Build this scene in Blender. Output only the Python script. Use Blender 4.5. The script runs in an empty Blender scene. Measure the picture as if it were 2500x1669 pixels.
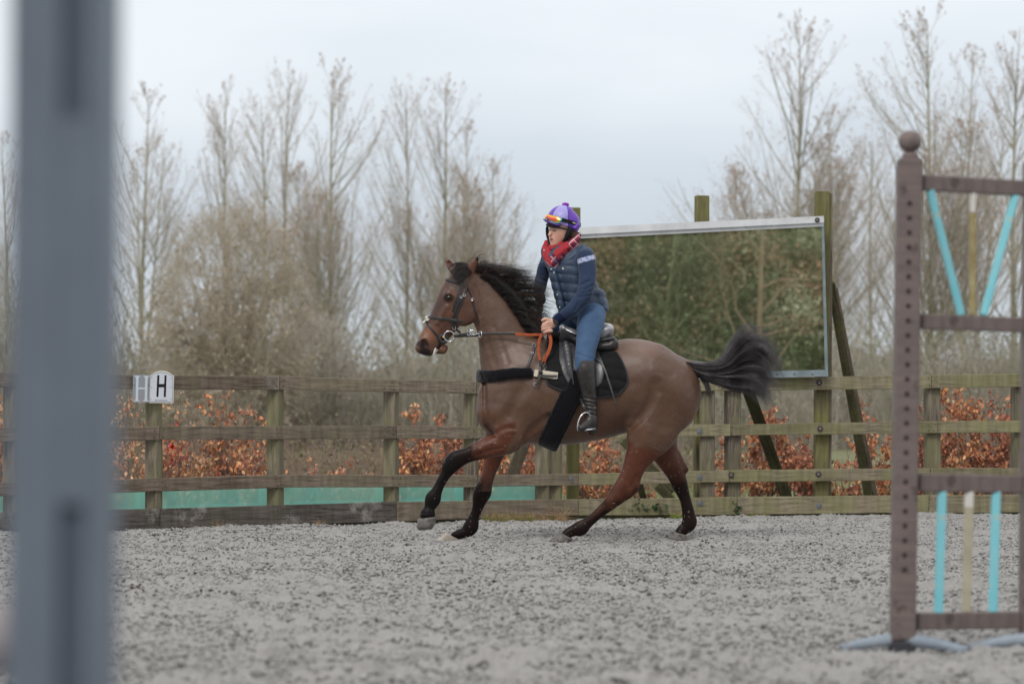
import bpy, math, random
import numpy as np
from mathutils import Vector, Matrix
from mathutils.geometry import delaunay_2d_cdt

SC = bpy.context.scene
COL = SC.collection
R = math.radians
rng = np.random.default_rng(7)
random.seed(7)

# ---------------------------------------------------------------- camera
CAMZ = 0.83
F = 6944.4                      # focal length in pixels of the 2500 px wide photograph
HZ = 1040.0                     # row of the horizon in the photograph
cd = bpy.data.cameras.new("camera")
cam = bpy.data.objects.new("camera", cd); COL.objects.link(cam)
cam.location = (0, 0, CAMZ); cam.rotation_euler = (R(90), 0, 0)
cd.sensor_width = 36; cd.lens = 100
cd.shift_y = (HZ - 834.5) / 2500
cd.clip_start = 0.1; cd.clip_end = 3000
cd.dof.use_dof = True; cd.dof.focus_distance = 20.85; cd.dof.aperture_fstop = 2.9
SC.camera = cam

# ---------------------------------------------------------------- sky, sun, exposure
w = bpy.data.worlds.new("World"); SC.world = w; w.use_nodes = True
nt = w.node_tree; nt.nodes.clear()
def N(t, kind, **kw):
    n = t.nodes.new(kind)
    for k, v in kw.items():
        if k in n.inputs.keys() if hasattr(n.inputs, 'keys') else False: n.inputs[k].default_value = v
        else: setattr(n, k, v)
    return n
out = N(nt, 'ShaderNodeOutputWorld'); bg = N(nt, 'ShaderNodeBackground')
bg.inputs['Strength'].default_value = 0.1
nt.links.new(bg.outputs[0], out.inputs[0])
sky = N(nt, 'ShaderNodeTexSky', sky_type='NISHITA'); sky.sun_disc = False
sky.sun_elevation = R(42); sky.sun_rotation = R(200)
tc = N(nt, 'ShaderNodeTexCoord'); sx = N(nt, 'ShaderNodeSeparateXYZ')
nt.links.new(tc.outputs['Generated'], sx.inputs[0])
ramp = N(nt, 'ShaderNodeValToRGB'); cr = ramp.color_ramp
stops = [(0.0, (.65, .71, .77)), (.045, (.585, .645, .715)), (.085, (.665, .725, .79)), (.14, (.85, .90, .95)), (.35, (.91, .93, .95)), (1.0, (1.06, 1.07, 1.08))]
while len(cr.elements) < len(stops): cr.elements.new(.5)
for e, (p, c) in zip(cr.elements, stops): e.position = p; e.color = (*c, 1)
mp = N(nt, 'ShaderNodeMapping'); mp.inputs['Scale'].default_value = (1.0, 1.0, 3.2)
nz = N(nt, 'ShaderNodeTexNoise'); nz.inputs['Scale'].default_value = 5.5; nz.inputs['Detail'].default_value = 4; nz.inputs['Roughness'].default_value = .45
nt.links.new(tc.outputs['Generated'], mp.inputs[0]); nt.links.new(mp.outputs[0], nz.inputs[0])
# clouds push the elevation lookup up and down so the bands break up
ma = N(nt, 'ShaderNodeMath', operation='MULTIPLY_ADD'); ma.inputs[1].default_value = .13; ma.inputs[2].default_value = -.065
nt.links.new(nz.outputs[0], ma.inputs[0])
ad = N(nt, 'ShaderNodeMath', operation='ADD'); nt.links.new(ma.outputs[0], ad.inputs[0]); nt.links.new(sx.outputs[2], ad.inputs[1])
nt.links.new(ad.outputs[0], ramp.inputs[0])
sc10 = N(nt, 'ShaderNodeVectorMath', operation='SCALE'); sc10.inputs['Scale'].default_value = 10.0
nt.links.new(ramp.outputs[0], sc10.inputs[0])
mx = N(nt, 'ShaderNodeMix', data_type='RGBA'); mx.inputs[0].default_value = .94
nt.links.new(sky.outputs[0], mx.inputs[6]); nt.links.new(sc10.outputs[0], mx.inputs[7])
nt.links.new(mx.outputs[2], bg.inputs[0])
sd = bpy.data.lights.new("sun", 'SUN'); sd.energy = 1.3; sd.angle = R(15); sd.color = (1, .96, .9)
sun = bpy.data.objects.new("sun", sd); COL.objects.link(sun)
sun.rotation_euler = (R(42), 0, R(-22))       # from behind the camera, high on the left
SC.view_settings.view_transform = 'Standard'; SC.view_settings.look = 'None'
SC.view_settings.exposure = 0.07; SC.view_settings.gamma = 1.0; SC.view_settings.use_curve_mapping = False
SC.render.engine = 'CYCLES'
SC.cycles.use_denoising = True
SC.cycles.max_bounces = 6; SC.cycles.transparent_max_bounces = 12
SC.cycles.diffuse_bounces = 3; SC.cycles.glossy_bounces = 3
try: SC.cycles.denoiser = 'OPENIMAGEDENOISE'
except Exception: pass

# ---------------------------------------------------------------- helpers
def lin(r, g, b):
    f = lambda v: (v/255/12.92) if v/255 <= .04045 else ((v/255+.055)/1.055)**2.4
    return (f(r), f(g), f(b))
def tag(o, label=None, cat=None, group=None, kind=None):
    if label: o['label'] = label
    if cat: o['category'] = cat
    if group: o['group'] = group
    if kind: o['kind'] = kind
    return o
def empty(name, loc=(0, 0, 0), label=None, cat=None, group=None, rot=(0, 0, 0)):
    o = bpy.data.objects.new(name, None); o.empty_display_size = .1
    o.location = loc; o.rotation_euler = rot; COL.objects.link(o)
    return tag(o, label, cat, group)
def mesh_np(name, V, Fq, mat=None, parent=None, smooth=True, col=None, loc=(0, 0, 0), rot=(0, 0, 0)):
    """V (n,3); Fq (m,4) or (m,3) int array, or list of lists"""
    me = bpy.data.meshes.new(name)
    V = np.asarray(V, dtype=np.float32)
    if isinstance(Fq, np.ndarray):
        m, k = Fq.shape
        me.vertices.add(len(V)); me.vertices.foreach_set('co', V.ravel())
        me.loops.add(m*k); me.loops.foreach_set('vertex_index', Fq.astype(np.int32).ravel())
        me.polygons.add(m); me.polygons.foreach_set('loop_start', np.arange(0, m*k, k, dtype=np.int32))
        me.update(calc_edges=True)
    else:
        me.from_pydata([tuple(map(float, v)) for v in V], [], [list(map(int, f)) for f in Fq]); me.update()
    if smooth: me.shade_smooth()
    if col is not None:
        a = me.color_attributes.new('Col', 'FLOAT_COLOR', 'POINT')
        c4 = np.ones((len(V), 4), np.float32); c4[:, :3] = col; a.data.foreach_set('color', c4.ravel())
    if mat: me.materials.append(mat)
    o = bpy.data.objects.new(name, me); COL.objects.link(o)
    o.location = loc; o.rotation_euler = rot
    if parent is not None: o.parent = parent
    return o
def box_vf(x0, x1, y0, y1, z0, z1, b=0.0):
    """box with all edges chamfered by b"""
    if b <= 0:
        V = [(x, y, z) for x in (x0, x1) for y in (y0, y1) for z in (z0, z1)]
        Fc = [(0, 1, 3, 2), (4, 6, 7, 5), (0, 4, 5, 1), (2, 3, 7, 6), (0, 2, 6, 4), (1, 5, 7, 3)]
        return V, Fc
    V = []; idx = {}
    for i, x in enumerate((x0, x1)):
        for j, y in enumerate((y0, y1)):
            for k, z in enumerate((z0, z1)):
                sx, sy, sz = (1 if i == 0 else -1), (1 if j == 0 else -1), (1 if k == 0 else -1)
                for a in range(3):
                    p = [x+sx*b, y+sy*b, z+sz*b]; p[a] = (x, y, z)[a]
                    idx[i, j, k, a] = len(V); V.append(tuple(p))
    Fc = []
    for a in range(3):
        u, v = [q for q in range(3) if q != a]
        for s in (0, 1):
            q = []
            for (du, dv) in ((0, 0), (1, 0), (1, 1), (0, 1)):
                c = [0, 0, 0]; c[a] = s; c[u] = du; c[v] = dv; q.append(idx[(*c, a)])
            Fc.append(q)
    for a in range(3):          # edges running along a
        u, v = [q for q in range(3) if q != a]
        for du in (0, 1):
            for dv in (0, 1):
                c0 = [0, 0, 0]; c0[u] = du; c0[v] = dv; c1 = list(c0); c1[a] = 1
                Fc.append([idx[(*c0, u)], idx[(*c1, u)], idx[(*c1, v)], idx[(*c0, v)]])
    for i in (0, 1):
        for j in (0, 1):
            for k in (0, 1): Fc.append([idx[i, j, k, a] for a in range(3)])
    return V, Fc
class MB:
    def __init__(s): s.V = []; s.F = []
    def add(s, V, Fc, M=None):
        o = len(s.V)
        if M is not None: V = [tuple(M @ Vector(v)) for v in V]
        s.V += [tuple(v) for v in V]; s.F += [[i+o for i in f] for f in Fc]; return s
    def box(s, x0, x1, y0, y1, z0, z1, b=0.0, M=None): return s.add(*box_vf(x0, x1, y0, y1, z0, z1, b), M=M)
    def cyl(s, p0, p1, r0, r1=None, n=12, cap=True):
        r1 = r0 if r1 is None else r1
        p0, p1 = Vector(p0), Vector(p1); d = (p1-p0).normalized()
        a = d.orthogonal().normalized(); b = d.cross(a)
        V = []
        for p, r in ((p0, r0), (p1, r1)):
            for i in range(n):
                t = 2*math.pi*i/n; V.append(p + (a*math.cos(t)+b*math.sin(t))*r)
        Fc = [[i, (i+1) % n, n+(i+1) % n, n+i] for i in range(n)]
        if cap: Fc += [list(range(n))[::-1], list(range(n, 2*n))]
        return s.add(V, Fc)
    def sphere(s, c, r, n=16, m=10, sc=(1, 1, 1)):
        V = [(c[0], c[1], c[2]+r*sc[2])]
        for j in range(1, m):
            ph = math.pi*j/m
            for i in range(n):
                t = 2*math.pi*i/n
                V.append((c[0]+r*sc[0]*math.sin(ph)*math.cos(t), c[1]+r*sc[1]*math.sin(ph)*math.sin(t), c[2]+r*sc[2]*math.cos(ph)))
        V.append((c[0], c[1], c[2]-r*sc[2])); L = len(V)-1
        Fc = [[0, 1+(i+1) % n, 1+i][::-1] for i in range(n)]
        for j in range(m-2):
            for i in range(n): a = 1+j*n; Fc.append([a+i, a+n+i, a+n+(i+1) % n, a+(i+1) % n])
        a = 1+(m-2)*n
        Fc += [[a+i, L, a+(i+1) % n] for i in range(n)]
        return s.add(V, Fc)
    def torus(s, c, u, v, Rr, r, n=28, m=8, a0=0, a1=2*math.pi):
        c, u, v = Vector(c), Vector(u).normalized(), Vector(v).normalized(); w_ = u.cross(v)
        full = abs(a1-a0-2*math.pi) < 1e-6; V = []; K = n if full else n+1
        for i in range(K):
            t = a0+(a1-a0)*i/n; d = u*math.cos(t)+v*math.sin(t)
            for j in range(m):
                q = 2*math.pi*j/m; V.append(c+d*(Rr+r*math.cos(q))+w_*r*math.sin(q))
        Fc = [[i*m+j, ((i+1) % K)*m+j, ((i+1) % K)*m+(j+1) % m, i*m+(j+1) % m] for i in range(n) for j in range(m)]
        return s.add(V, Fc)
    def build(s, name, mat=None, parent=None, smooth=False, loc=(0, 0, 0), rot=(0, 0, 0)):
        return mesh_np(name, np.array(s.V), s.F, mat, parent, smooth, loc=loc, rot=rot)
def copy_obj(o, parent=None):
    c = o.copy(); COL.objects.link(c)
    if parent is not None: c.parent = parent
    return c
def copy_tree(o, parent=None):
    c = copy_obj(o, parent)
    for ch in list(o.children): copy_tree(ch, c)
    return c

def tubes(P, Rad, n=3):
    """P (M,K,3) polylines, Rad (M,K): returns V, F of all tubes"""
    P = np.asarray(P, float); M, K, _ = P.shape
    T = np.gradient(P, axis=1); T /= np.linalg.norm(T, axis=2, keepdims=True)+1e-9
    ref = np.where(np.abs(T[:, :1, 2:3]) > .9, np.array([[[1., 0, 0]]]), np.array([[[0, 0, 1.]]]))
    A = np.cross(T, np.broadcast_to(ref, T.shape)); A /= np.linalg.norm(A, axis=2, keepdims=True)+1e-9
    B = np.cross(T, A)
    th = np.arange(n)*2*np.pi/n
    V = P[:, :, None, :] + Rad[:, :, None, None]*(A[:, :, None, :]*np.cos(th)[None, None, :, None]+B[:, :, None, :]*np.sin(th)[None, None, :, None])
    V = V.reshape(-1, 3)
    i = np.arange(M)[:, None, None]; j = np.arange(K-1)[None, :, None]; k = np.arange(n)[None, None, :]
    a = (i*K+j)*n+k; b = (i*K+j)*n+(k+1) % n; c = (i*K+j+1)*n+(k+1) % n; d = (i*K+j+1)*n+k
    return V, np.stack([a, b, c, d], -1).reshape(-1, 4)
def joinVF(lst):
    V = []; Fs = []; o = 0
    for v, f in lst: V.append(v); Fs.append(f+o); o += len(v)
    return np.concatenate(V), np.concatenate(Fs)
def spline(pts, n):
    """Catmull-Rom through rows of pts, n samples"""
    P = np.asarray(pts, float); m = len(P)
    Q = np.vstack([2*P[0]-P[1], P, 2*P[-1]-P[-2]])
    t = np.linspace(0, m-1-1e-9, n); i = t.astype(int); u = (t-i)[:, None]
    p0, p1, p2, p3 = Q[i], Q[i+1], Q[i+2], Q[i+3]
    return .5*((2*p1)+(-p0+p2)*u+(2*p0-5*p1+4*p2-p3)*u**2+(-p0+3*p1-3*p2+p3)*u**3)

_perm = np.random.default_rng(11).random(65536).astype(np.float32)
def vnoise(x, y, z=0.0, seed=0):
    x = np.asarray(x, np.float32); y = np.asarray(y, np.float32); z = np.asarray(z, np.float32)+np.zeros_like(x)
    xi = np.floor(x).astype(np.int64); yi = np.floor(y).astype(np.int64); zi = np.floor(z).astype(np.int64)
    fx, fy, fz = x-xi, y-yi, z-zi
    fx = fx*fx*(3-2*fx); fy = fy*fy*(3-2*fy); fz = fz*fz*(3-2*fz)
    def h(a, b, c): return _perm[((a*73856093) ^ (b*19349663) ^ (c*83492791) ^ (seed*2654435)) & 65535]
    r = 0
    for dx in (0, 1):
        for dy in (0, 1):
            for dz in (0, 1):
                r = r + h(xi+dx, yi+dy, zi+dz)*(fx if dx else 1-fx)*(fy if dy else 1-fy)*(fz if dz else 1-fz)
    return r*2-1

# ---------------------------------------------------------------- materials
def mat(name, color=(.5, .5, .5), rough=.7, metal=0., spec=.3, var=None, noise=0., nscale=8, bump=0., bscale=60, attr=False, sheen=0., stretch=(1, 1, 1), alpha=1., coat=0., objrand=0., detail=5, darkcol=None, dn=0.5, dscale=4, dsharp=.08):
    m = bpy.data.materials.new(name); m.use_nodes = True; t = m.node_tree; b = t.nodes['Principled BSDF']
    b.inputs['Roughness'].default_value = rough; b.inputs['Metallic'].default_value = metal
    b.inputs['Specular IOR Level'].default_value = spec
    b.inputs['Sheen Weight'].default_value = sheen; b.inputs['Sheen Roughness'].default_value = .4
    b.inputs['Coat Weight'].default_value = coat
    b.inputs['Alpha'].default_value = alpha
    tc = N(t, 'ShaderNodeTexCoord'); mp = N(t, 'ShaderNodeMapping'); mp.inputs['Scale'].default_value = stretch
    t.links.new(tc.outputs['Object'], mp.inputs[0])
    if attr:
        at = N(t, 'ShaderNodeVertexColor'); at.layer_name = 'Col'; cur = at.outputs[0]
    else:
        rg = N(t, 'ShaderNodeRGB'); rg.outputs[0].default_value = (*color, 1); cur = rg.outputs[0]
    if var is not None:
        nn = N(t, 'ShaderNodeTexNoise'); nn.inputs['Scale'].default_value = nscale; nn.inputs['Detail'].default_value = detail; nn.inputs['Roughness'].default_value = .6
        t.links.new(mp.outputs[0], nn.inputs[0])
        mr = N(t, 'ShaderNodeMapRange'); mr.inputs[1].default_value = .35; mr.inputs[2].default_value = .65
        t.links.new(nn.outputs[0], mr.inputs[0])
        mx = N(t, 'ShaderNodeMix', data_type='RGBA'); mx.inputs[7].default_value = (*var, 1)
        t.links.new(mr.outputs[0], mx.inputs[0]); t.links.new(cur, mx.inputs[6]); cur = mx.outputs[2]
    if darkcol is not None:
        nn = N(t, 'ShaderNodeTexNoise'); nn.inputs['Scale'].default_value = dscale; nn.inputs['Detail'].default_value = 6; nn.inputs['Roughness'].default_value = .65
        t.links.new(tc.outputs['Object'], nn.inputs[0])
        mr = N(t, 'ShaderNodeMapRange'); mr.inputs[1].default_value = dn; mr.inputs[2].default_value = dn+dsharp
        t.links.new(nn.outputs[0], mr.inputs[0])
        mx = N(t, 'ShaderNodeMix', data_type='RGBA'); mx.inputs[7].default_value = (*darkcol, 1)
        t.links.new(mr.outputs[0], mx.inputs[0]); t.links.new(cur, mx.inputs[6]); cur = mx.outputs[2]
    if noise > 0 or objrand > 0:
        hs = N(t, 'ShaderNodeHueSaturation'); t.links.new(cur, hs.inputs['Color']); cur = hs.outputs[0]
        n2 = N(t, 'ShaderNodeTexNoise'); n2.inputs['Scale'].default_value = nscale*2.7; n2.inputs['Detail'].default_value = 6
        t.links.new(mp.outputs[0], n2.inputs[0])
        m2 = N(t, 'ShaderNodeMath', operation='MULTIPLY_ADD'); m2.inputs[1].default_value = noise*2; m2.inputs[2].default_value = 1-noise
        t.links.new(n2.outputs[0], m2.inputs[0]); val = m2.outputs[0]
        if objrand > 0:
            oi = N(t, 'ShaderNodeObjectInfo')
            m3 = N(t, 'ShaderNodeMath', operation='MULTIPLY_ADD'); m3.inputs[1].default_value = objrand*2; m3.inputs[2].default_value = -objrand
            t.links.new(oi.outputs['Random'], m3.inputs[0])
            m4 = N(t, 'ShaderNodeMath', operation='ADD'); t.links.new(m3.outputs[0], m4.inputs[0]); t.links.new(val, m4.inputs[1]); val = m4.outputs[0]
        t.links.new(val, hs.inputs['Value'])
    t.links.new(cur, b.inputs['Base Color'])
    if bump > 0:
        nb = N(t, 'ShaderNodeTexNoise'); nb.inputs['Scale'].default_value = bscale; nb.inputs['Detail'].default_value = 4
        t.links.new(mp.outputs[0], nb.inputs[0])
        bp = N(t, 'ShaderNodeBump'); bp.inputs['Strength'].default_value = 1; bp.inputs['Distance'].default_value = bump
        t.links.new(nb.outputs[0], bp.inputs['Height']); t.links.new(bp.outputs[0], b.inputs['Normal'])
    return m

def wood_mat(name, base, dark, green, gmix, pale=None, rough=.85, vert=False):
    """weathered softwood: grain runs along local x, algae in soft patches, pale salt-grey patches"""
    m = bpy.data.materials.new(name); m.use_nodes = True; t = m.node_tree; b = t.nodes['Principled BSDF']
    b.inputs['Roughness'].default_value = rough; b.inputs['Specular IOR Level'].default_value = .25
    tc = N(t, 'ShaderNodeTexCoord'); oi = N(t, 'ShaderNodeObjectInfo')
    off = N(t, 'ShaderNodeVectorMath', operation='MULTIPLY_ADD')
    cmb = N(t, 'ShaderNodeCombineXYZ')
    for i in range(3): t.links.new(oi.outputs['Random'], cmb.inputs[i])
    off.inputs[1].default_value = (37, 19, 23)
    t.links.new(cmb.outputs[0], off.inputs[0]); t.links.new(tc.outputs['Object'], off.inputs[2])
    mp = N(t, 'ShaderNodeMapping'); mp.inputs['Scale'].default_value = (30, 30, 2.2) if vert else (2.2, 30, 30); t.links.new(off.outputs[0], mp.inputs[0])
    g1 = N(t, 'ShaderNodeTexNoise'); g1.inputs['Scale'].default_value = 1.6; g1.inputs['Detail'].default_value = 7; g1.inputs['Distortion'].default_value = 1.2
    t.links.new(mp.outputs[0], g1.inputs[0])
    r1 = N(t, 'ShaderNodeMapRange'); r1.inputs[1].default_value = .34; r1.inputs[2].default_value = .62; t.links.new(g1.outputs[0], r1.inputs[0])
    mx = N(t, 'ShaderNodeMix', data_type='RGBA'); mx.inputs[6].default_value = (*dark, 1); mx.inputs[7].default_value = (*base, 1)
    t.links.new(r1.outputs[0], mx.inputs[0]); cur = mx.outputs[2]
    g2 = N(t, 'ShaderNodeTexNoise'); g2.inputs['Scale'].default_value = 3.1; g2.inputs['Detail'].default_value = 6; g2.inputs['Roughness'].default_value = .62
    mp2 = N(t, 'ShaderNodeMapping'); mp2.inputs['Scale'].default_value = (1, 1, .6); t.links.new(off.outputs[0], mp2.inputs[0]); t.links.new(mp2.outputs[0], g2.inputs[0])
    r2 = N(t, 'ShaderNodeMapRange'); r2.inputs[1].default_value = .5-gmix*.28; r2.inputs[2].default_value = .72-gmix*.25; t.links.new(g2.outputs[0], r2.inputs[0])
    mx2 = N(t, 'ShaderNodeMix', data_type='RGBA'); mx2.inputs[7].default_value = (*green, 1)
    r2b = N(t, 'ShaderNodeMath', operation='MULTIPLY'); r2b.inputs[1].default_value = .75; t.links.new(r2.outputs[0], r2b.inputs[0])
    t.links.new(r2b.outputs[0], mx2.inputs[0]); t.links.new(cur, mx2.inputs[6]); cur = mx2.outputs[2]
    if pale is not None:
        g3 = N(t, 'ShaderNodeTexNoise'); g3.inputs['Scale'].default_value = 2.3; g3.inputs['Detail'].default_value = 8; g3.inputs['Roughness'].default_value = .7
        o3 = N(t, 'ShaderNodeVectorMath', operation='ADD'); o3.inputs[1].default_value = (9, 4, 7); t.links.new(off.outputs[0], o3.inputs[0]); t.links.new(o3.outputs[0], g3.inputs[0])
        r3 = N(t, 'ShaderNodeMapRange'); r3.inputs[1].default_value = .54; r3.inputs[2].default_value = .62; t.links.new(g3.outputs[0], r3.inputs[0])
        m3 = N(t, 'ShaderNodeMath', operation='MULTIPLY'); m3.inputs[1].default_value = .75; t.links.new(r3.outputs[0], m3.inputs[0])
        mx3 = N(t, 'ShaderNodeMix', data_type='RGBA'); mx3.inputs[7].default_value = (*pale, 1)
        t.links.new(m3.outputs[0], mx3.inputs[0]); t.links.new(cur, mx3.inputs[6]); cur = mx3.outputs[2]
    # vertical damp streaks and lichen flecks
    mp4 = N(t, 'ShaderNodeMapping'); mp4.inputs['Scale'].default_value = (26, 26, 2.5); t.links.new(off.outputs[0], mp4.inputs[0])
    g4 = N(t, 'ShaderNodeTexNoise'); g4.inputs['Scale'].default_value = 1.; g4.inputs['Detail'].default_value = 4; t.links.new(mp4.outputs[0], g4.inputs[0])
    g5 = N(t, 'ShaderNodeTexNoise'); g5.inputs['Scale'].default_value = 95; g5.inputs['Detail'].default_value = 2; t.links.new(off.outputs[0], g5.inputs[0])
    hs = N(t, 'ShaderNodeHueSaturation'); t.links.new(cur, hs.inputs['Color'])
    m5 = N(t, 'ShaderNodeMath', operation='MULTIPLY_ADD'); m5.inputs[1].default_value = .9; m5.inputs[2].default_value = .5; t.links.new(g4.outputs[0], m5.inputs[0])
    m6 = N(t, 'ShaderNodeMath', operation='MULTIPLY_ADD'); m6.inputs[1].default_value = .24; m6.inputs[2].default_value = -.12; t.links.new(oi.outputs['Random'], m6.inputs[0])
    m7 = N(t, 'ShaderNodeMath', operation='ADD'); t.links.new(m5.outputs[0], m7.inputs[0]); t.links.new(m6.outputs[0], m7.inputs[1]); t.links.new(m7.outputs[0], hs.inputs['Value'])
    r5 = N(t, 'ShaderNodeMapRange'); r5.inputs[1].default_value = .70; r5.inputs[2].default_value = .74; t.links.new(g5.outputs[0], r5.inputs[0])
    mx5 = N(t, 'ShaderNodeMix', data_type='RGBA'); mx5.inputs[7].default_value = (.30, .30, .25, 1)
    t.links.new(r5.outputs[0], mx5.inputs[0]); t.links.new(hs.outputs[0], mx5.inputs[6])
    t.links.new(mx5.outputs[2], b.inputs['Base Color'])
    bp = N(t, 'ShaderNodeBump'); bp.inputs['Distance'].default_value = .004; t.links.new(g1.outputs[0], bp.inputs['Height']); t.links.new(bp.outputs[0], b.inputs['Normal'])
    return m
def W(px, py, s):
    """photo pixel at scale s (pixels per metre, i.e. distance F/s) -> world point"""
    return ((px-1250)/s, F/s, CAMZ+(HZ-py)/s)
# ---------------------------------------------------------------- implicit surfaces for bodies and cloth
HS = 330.0                      # pixels per metre at the horse
HY = F/HS                       # its distance
def hx(px): return (px-1250)/HS
def hz(py): return CAMZ+(HZ-py)/HS
class Field:
    """signed field on a grid; x,z in world metres, y relative to the horse's mid-plane"""
    def __init__(s, x0, x1, y0, y1, z0, z1, h):
        s.h = h; s.o = np.array([x0, y0, z0])
        s.n = [int(math.ceil((b-a)/h))+1 for a, b in ((x0, x1), (y0, y1), (z0, z1))]
        s.D = np.full(s.n, .6, np.float32)
        s.ax = [s.o[i]+h*np.arange(s.n[i]) for i in range(3)]
    def sl(s, lo, hi):
        r = []
        for i in range(3):
            a = max(0, int((lo[i]-s.o[i])/s.h)); b = min(s.n[i], int((hi[i]-s.o[i])/s.h)+2)
            if b <= a: return None
            r.append(slice(a, b))
        return tuple(r)
    def chain(s, nodes, k=.02, op='add', sub=4, planar=True):
        """nodes (px, py, r_px, y, w) ; w None -> round"""
        nd = []
        for q in nodes:
            px, py, r = q[:3]; y = q[3] if len(q) > 3 else 0.; w_ = q[4] if len(q) > 4 and q[4] is not None else r/HS
            nd.append((hx(px), y, hz(py), r/HS, w_))
        nd = np.array(nd)
        if len(nd) > 2: nd = spline(nd, (len(nd)-1)*sub+1)
        if len(nd) == 1: nd = np.vstack([nd, nd+1e-6])
        nd[:, 3:] = np.maximum(nd[:, 3:], .0015)
        m = max(k, 0)+3*s.h
        lo = (nd[:, :3]-np.maximum(nd[:, 3:4], nd[:, 4:5])).min(0)-m; hi = (nd[:, :3]+np.maximum(nd[:, 3:4], nd[:, 4:5])).max(0)+m
        S = s.sl(lo, hi)
        if S is None: return
        L = np.full([q.stop-q.start for q in S], .6, np.float32)
        for a, b in zip(nd[:-1], nd[1:]):
            lo = np.minimum(a[:3]-max(a[3], a[4]), b[:3]-max(b[3], b[4]))-m; hi = np.maximum(a[:3]+max(a[3], a[4]), b[:3]+max(b[3], b[4]))+m
            T = s.sl(lo, hi)
            if T is None: continue
            X = s.ax[0][T[0]].astype(np.float32)[:, None, None]; Y = s.ax[1][T[1]].astype(np.float32)[None, :, None]; Z = s.ax[2][T[2]].astype(np.float32)[None, None, :]
            d = b-a
            if planar:
                L2 = d[0]**2+d[2]**2+1e-12
                t = np.clip(((X-a[0])*d[0]+(Z-a[2])*d[2])/L2, 0, 1)
            else:
                L2 = (d[:3]**2).sum()+1e-12
                t = np.clip(((X-a[0])*d[0]+(Y-a[1])*d[1]+(Z-a[2])*d[2])/L2, 0, 1)
            dx = X-(a[0]+t*d[0]); dy = Y-(a[1]+t*d[1]); dz = Z-(a[2]+t*d[2])
            r = a[3]+t*d[3]; w_ = a[4]+t*d[4]
            if planar:
                e = dx*dx+dz*dz; q = np.sqrt(e/r**2+dy*dy/w_**2)+1e-6; g = np.sqrt(e/r**4+dy*dy/w_**4)+1e-6
                D = q*(q-1)/g
            else:
                D = np.sqrt(dx*dx+dy*dy+dz*dz)-r
            U = tuple(slice(T[i].start-S[i].start, T[i].stop-S[i].start) for i in range(3))
            L[U] = np.minimum(L[U], D)
        G = s.D[S]
        if op == 'add':
            if k > 0:
                hh = np.maximum(k-np.abs(G-L), 0)/k; s.D[S] = np.minimum(G, L)-hh*hh*k/4
            else: s.D[S] = np.minimum(G, L)
        elif op == 'sub':
            L = -L
            if k > 0:
                hh = np.maximum(k-np.abs(G-L), 0)/k; s.D[S] = np.maximum(G, L)+hh*hh*k/4
            else: s.D[S] = np.maximum(G, L)
        elif op == 'bump':      # k<0 carve / k>0 swell softly: amount k (m) inside the chain, falling to 0 at its surface
            pass
    def swell(s, nodes, amt):
        """push the surface out (amt>0) or in (amt<0) inside a soft chain"""
        f = Field.__new__(Field); f.h = s.h; f.o = s.o; f.n = s.n; f.ax = s.ax
        f.D = np.full(s.n, .6, np.float32) if False else None
        nd = []
        for q in nodes:
            px, py, r = q[:3]; y = q[3] if len(q) > 3 else 0.; w_ = q[4] if len(q) > 4 and q[4] is not None else r/HS
            nd.append((hx(px), y, hz(py), r/HS, w_))
        nd = np.array(nd)
        if len(nd) > 2: nd = spline(nd, (len(nd)-1)*4+1)
        if len(nd) == 1: nd = np.vstack([nd, nd+1e-6])
        mr = np.maximum(nd[:, 3:4], nd[:, 4:5])
        S = s.sl((nd[:, :3]-mr).min(0), (nd[:, :3]+mr).max(0))
        if S is None: return
        X = s.ax[0][S[0]].astype(np.float32)[:, None, None]; Y = s.ax[1][S[1]].astype(np.float32)[None, :, None]; Z = s.ax[2][S[2]].astype(np.float32)[None, None, :]
        Q = np.full([q.stop-q.start for q in S], 1., np.float32)
        for a, b in zip(nd[:-1], nd[1:]):
            d = b-a; L2 = d[0]**2+d[2]**2+1e-12
            t = np.clip(((X-a[0])*d[0]+(Z-a[2])*d[2])/L2, 0, 1)
            dx = X-(a[0]+t*d[0]); dy = Y-(a[1]+t*d[1]); dz = Z-(a[2]+t*d[2])
            r = a[3]+t*d[3]; w_ = a[4]+t*d[4]
            Q = np.minimum(Q, (dx*dx+dz*dz)/r**2+dy*dy/w_**2)
        wgt = np.clip(1-Q, 0, 1)**2
        s.D[S] -= amt*wgt
    def sample(s, P):
        P = np.asarray(P, float); q = (P-s.o)/s.h
        q = np.clip(q, 0, np.array(s.n)-1.001); i = q.astype(int); f = q-i; r = 0
        for dx in (0, 1):
            for dy in (0, 1):
                for dz in (0, 1):
                    w_ = (f[..., 0] if dx else 1-f[..., 0])*(f[..., 1] if dy else 1-f[..., 1])*(f[..., 2] if dz else 1-f[..., 2])
                    r = r+w_*s.D[i[..., 0]+dx, i[..., 1]+dy, i[..., 2]+dz]
        return r
    def column(s, X, Z, side=-1):
        """y of the first surface met when coming from side*inf at (X,Z); nan if none"""
        X = np.asarray(X, float); Z = np.asarray(Z, float)
        ys = s.ax[1] if side < 0 else s.ax[1][::-1]
        P = np.stack([np.broadcast_to(X[..., None], X.shape+(len(ys),)), np.broadcast_to(ys, X.shape+(len(ys),)), np.broadcast_to(Z[..., None], X.shape+(len(ys),))], -1)
        D = s.sample(P); neg = D < 0; has = neg.any(-1); k = np.argmax(neg, -1); k0 = np.maximum(k-1, 0)
        a = np.take_along_axis(D, k0[..., None], -1)[..., 0]; b = np.take_along_axis(D, k[..., None], -1)[..., 0]
        t = np.where(k > 0, a/(a-b+1e-9), 0)
        y = ys[k0]+(ys[k]-ys[k0])*t
        return np.where(has, y, np.nan)
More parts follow.
